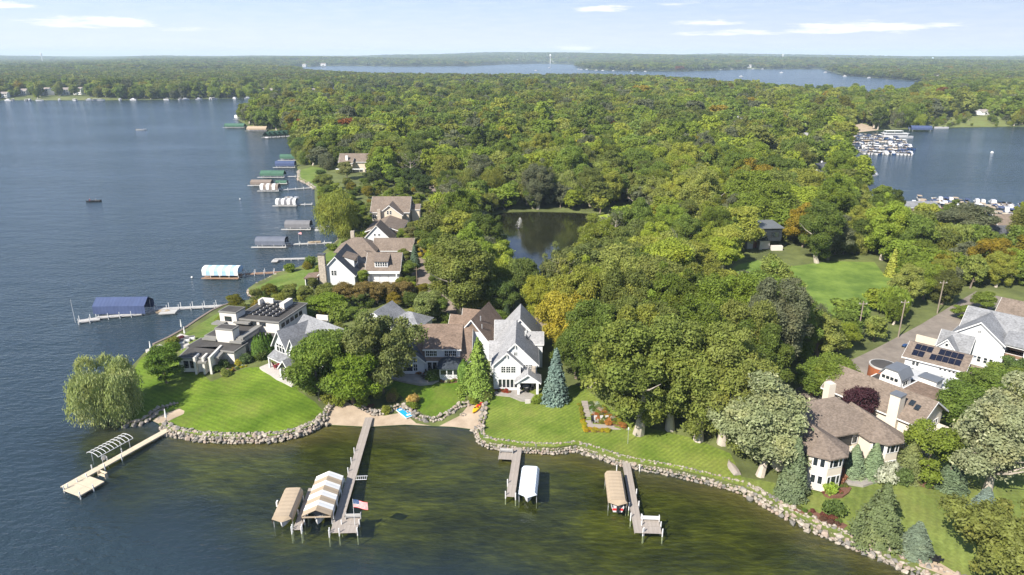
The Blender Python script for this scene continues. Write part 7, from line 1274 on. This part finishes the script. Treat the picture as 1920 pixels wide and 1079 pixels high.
def plant_woods():
    Q, rng = scatter(); Z = hgt(Q[:, 0], Q[:, 1]); n = len(Q); recs = []
    for (x, y, mul), z in zip(Q, Z):
        tn, cname = pick_tint(rng, x, y, rng.random())
        front = 5 < x < 62 and 100 < y < 152
        if front: kind, h, w = ('cottonwood', rng.uniform(17, 22), rng.uniform(10, 13)) if rng.random() < .7 else ('oak', rng.uniform(11, 15), rng.uniform(8, 11))
        elif y < 1300:
            q = rng.random(); hh = rng.triangular(7, 12, 21.5) * (1 + .12 * math.sin(x * .03) * math.sin(y * .026))
            if x > 52 and y < 206: hh *= .42 if 56 < x < 96 and 150 < y < 200 else .66 if x < 74 or y < 138 else .56
            if 18 < x < 78 and 195 < y < 295: hh *= .6 if x < 58 and y > 240 else .85
            if -16 < x <= 20 and 150 < y < 300: hh *= .85
            if x > .5 * y and 205 < y < 335: hh *= .58 if y > 245 else .85
            if inpoly([x], [y], REG['reed_bank'][0])[0]: hh *= .3
            if y > 520: hh *= 1.12
            kind, h, w = ('cottonwood', hh * 1.22, hh * .80) if q < .16 else ('silver', hh * 1.1, hh * .8) if q < .19 else ('spruce', hh * .9, hh * .40) if q < .205 else ('bare', hh, hh * .7) if q < .22 and y > 170 else ('willow', hh * .85, hh * .95) if q < .34 else ('oak', hh, rng.uniform(.66, 1.08) * hh)
        else: kind, h, w = 'oak', 14 * mul ** .35 * rng.uniform(.8, 1.2), 12.5 * mul * rng.uniform(.8, 1.2); tn = tn * .74  # far tint darkened: stands in for self-shadowing the coarse crowns lack
        recs.append((x, y, z, kind, h, w, tn, cname))
    big = sorted(range(n), key=lambda i: -recs[i][4] / math.hypot(recs[i][0], recs[i][1]) if abs(recs[i][0]) < recs[i][1] * .80 and recs[i][1] < 420 else 0)[:250]
    labs = name_by_place([(recs[i][0], recs[i][1]) for i in big])
    for i, pl in zip(big, labs):
        x, y, z, kind, h, w, tn, cname = recs[i]
        kn = {'cottonwood': 'tall tree', 'spruce': 'spruce', 'bare': 'half bare tree', 'willow': 'willow', 'silver': 'silvery tree'}.get(kind, 'leafy tree')
        tree(kind, x, y, h, w, tn, f'{cname} {kn}, {pl}', 'tree', zone(x, y), None, z, True)
    bs = set(big); return [recs[i] for i in range(n) if i not in bs]
REST = plant_woods()
def yard_shrubs():
    bpy.context.view_layer.update(); boxes = []
    for o in bpy.data.objects:
        if o.type == 'MESH' and o.parent and o.parent.get('category') in ('house', 'building') and o.name.split('.')[0] in ('wall', 'roof', 'drive', 'paving', 'terrace', 'lower_wall', 'drum', 'sunroom', 'porch_base'):
            c = [o.matrix_world @ Vector(q) for q in o.bound_box]; xs = [q.x for q in c]; ys = [q.y for q in c]
            if max(ys) < 420: boxes.append((min(xs) - .4, max(xs) + .4, min(ys) - .4, max(ys) + .4))
    rng = np.random.default_rng(31); got = []
    for x in np.arange(-110, 150, 4.3):
        for y in np.arange(84, 345, 4.3):
            qx, qy = x + rng.uniform(-1.7, 1.7), y + rng.uniform(-1.7, 1.7)
            if not inpoly([qx], [qy], MANUAL)[0] or not inpoly([qx], [qy], LAND)[0]: continue
            if any(inpoly([qx], [qy], r[0])[0] for r in REG.values()): continue
            if any(b[0] < qx < b[1] and b[2] < qy < b[3] for b in boxes): continue
            if segdist([qx], [qy], shore_xy)[0][0] < 2.5 or abs(qx) > qy * .82: continue
            if rng.random() < .28 or (qx > 42 and qy < 112): continue
            got.append((qx, qy))
    got = got[:270]; labs = name_by_place2(got)
    for (x, y), l in zip(got, labs):
        tn = np.array(GREEN[rng.integers(8)]) * rng.uniform(.7, 1.15)
        if rng.random() < .10: tn = np.array(YELLOW[rng.integers(3)]) * .8
        big = y > 235 or (y > 150 and x < -20)
        if big and rng.random() < .45: h = rng.uniform(3.2, 6.5 if y > 270 else 4.6); tree('maple', x, y, h, h * rng.uniform(.75, 1.0), tn, 'small green tree ' + l, 'tree', 'small trees in the gardens', None, None, True)
        else: w = rng.uniform(1.6, 3.6); tree('shrub', x, y, w * .7, w, tn, 'leafy shrub ' + l, 'shrub', 'shrubs in the gardens', None, None, True)
def name_by_place2(pts):
    global MARKS
    keep = MARKS; MARKS = MARKS + [('the flat roofed house', -61, 145), ('the twin gabled house', -48, 137), ('the brown roofed house', -14, 138), ('the stone chimney house', -51, 195), ('the garage wing', -38, 196), ('the brown hip house', -50, 216), ('the cream mansion', 55, 100), ('the mansion rear wing', 65, 106), ('the tiny window house', 75, 117), ('the solar roof', 86, 127), ('the taupe roof house', 121, 148), ('the purple maple', 58, 103), ('the forked pale cottonwood', 72, 93), ('the big shore willow', -67, 255), ('the striped lawn', -70, 195)] + [(nm, *GT(a, b)[:2]) for nm, a, b in (('the pale olive tree', 650, 336), ('the tree north of the willow', 610, 360), ('the dark tree behind the willow', 700, 352), ('the tree behind the tan roof', 740, 346), ('the dark tree by the lane', 798, 366), ('the shore bend', 625, 395), ('the lane top', 770, 338))]
    r = name_by_place(pts); MARKS = keep; return r
yard_shrubs()
def forest():
    """the far woods: nobody could count them; one object, tree after tree on its own point"""
    lod = {}
    def lodmesh(kind, var, nk, grow):
        pr = PROTO[kind][var]; rng = np.random.default_rng(5); f = pr['cf']; k = rng.choice(len(f), min(nk, len(f)), replace=False); q = pr['cv'][f[k]]
        c = q.mean(1, keepdims=True); q = c + (q - c) * grow; v = q.reshape(-1, 3); fa = np.arange(len(v)).reshape(-1, 4)
        tb = pr['trunk']; tv = np.array([x.co for x in tb.vertices]); tf = [tuple(p.vertices) for p in tb.polygons if len(p.vertices) == 4]
        V = np.vstack([v, tv]); Fq = np.vstack([fa, np.array(tf) + len(v)]); mi = np.r_[np.zeros(len(fa)), np.ones(len(tf))]
        return np_mesh('lod_' + kind, V, Fq, [pr['leaf'], pr['tmat']], False, mi)
    kinds = [('oak', 0, 5000, 2.3), ('oak', 1, 5000, 2.3), ('oak', 2, 5000, 2.3), ('oak', 3, 5000, 2.3), ('cottonwood', 0, 7000, 2.3), ('willow', 1, 6000, 2.3), ('silver', 0, 6000, 2.3), ('spruce', 0, 2600, 1.8), ('bare', 0, 900, 1.0), ('oak', 1, 1000, 5.0), ('oak', 2, 1000, 5.0)]
    srcs = []
    for k, v, nk, g in kinds: srcs.append(bpy.data.objects.new('leaf_mass', lodmesh(k, v, nk, g)))
    rng = np.random.default_rng(8); n = len(REST); co = np.zeros((n, 3), np.float32); kid = np.zeros(n, np.int32); sc = np.zeros((n, 3), np.float32); rot = rng.uniform(0, 6.28, n).astype(np.float32); tint = np.ones((n, 4), np.float32)
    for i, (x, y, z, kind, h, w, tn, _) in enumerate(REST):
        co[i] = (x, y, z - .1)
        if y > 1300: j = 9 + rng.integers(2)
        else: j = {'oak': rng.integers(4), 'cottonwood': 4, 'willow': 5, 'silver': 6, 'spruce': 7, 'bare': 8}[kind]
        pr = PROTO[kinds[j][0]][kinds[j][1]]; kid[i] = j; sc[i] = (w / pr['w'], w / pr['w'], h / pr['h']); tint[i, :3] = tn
    me = bpy.data.meshes.new('forest'); me.vertices.add(n); me.vertices.foreach_set('co', co.ravel())
    for nm, ty, arr, key in (('kid', 'INT', kid, 'value'), ('rot', 'FLOAT', rot, 'value'), ('scl', 'FLOAT_VECTOR', sc, 'vector'), ('tint', 'FLOAT_COLOR', tint, 'color')):
        a = me.attributes.new(nm, ty, 'POINT'); a.data.foreach_set(key, arr.ravel())
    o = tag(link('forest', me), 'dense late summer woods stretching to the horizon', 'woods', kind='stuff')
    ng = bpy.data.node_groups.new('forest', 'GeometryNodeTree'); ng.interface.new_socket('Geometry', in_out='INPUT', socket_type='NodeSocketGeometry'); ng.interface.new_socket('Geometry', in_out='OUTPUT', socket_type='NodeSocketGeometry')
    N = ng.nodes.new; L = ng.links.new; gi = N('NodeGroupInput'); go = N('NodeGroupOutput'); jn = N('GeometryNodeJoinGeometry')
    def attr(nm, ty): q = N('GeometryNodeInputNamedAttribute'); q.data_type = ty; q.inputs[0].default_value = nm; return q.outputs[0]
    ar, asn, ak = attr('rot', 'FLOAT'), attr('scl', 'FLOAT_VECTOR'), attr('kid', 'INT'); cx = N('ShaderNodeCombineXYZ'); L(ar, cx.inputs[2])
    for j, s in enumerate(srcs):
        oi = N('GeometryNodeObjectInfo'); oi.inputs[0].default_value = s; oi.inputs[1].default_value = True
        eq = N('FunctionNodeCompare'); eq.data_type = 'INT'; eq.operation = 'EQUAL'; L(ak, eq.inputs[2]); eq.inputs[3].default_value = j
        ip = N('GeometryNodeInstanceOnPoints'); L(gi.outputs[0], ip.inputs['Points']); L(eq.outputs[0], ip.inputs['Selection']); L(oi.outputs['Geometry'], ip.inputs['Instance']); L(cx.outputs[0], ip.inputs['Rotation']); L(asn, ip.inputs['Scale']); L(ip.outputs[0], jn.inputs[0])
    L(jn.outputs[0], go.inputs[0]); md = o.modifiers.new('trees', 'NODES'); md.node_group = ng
    print('forest trees', n)
forest()
beds()
# ---------------------------------------------------------------- air
def haze():
    m = bpy.data.materials.new('haze_air'); nt = nodes(m); out = nt.nodes.new('ShaderNodeOutputMaterial'); v = nt.nodes.new('ShaderNodeVolumePrincipled'); v.inputs['Color'].default_value = (.68, .84, 1, 1); v.inputs['Density'].default_value = HAZE; v.inputs['Anisotropy'].default_value = 0.0; nt.links.new(v.outputs[0], out.inputs['Volume'])
    tag(MB().box(-15500, 15500, -700, 15500, -4, 140).build('haze', m), kind='stuff')
HAZE = 0.00008
haze()
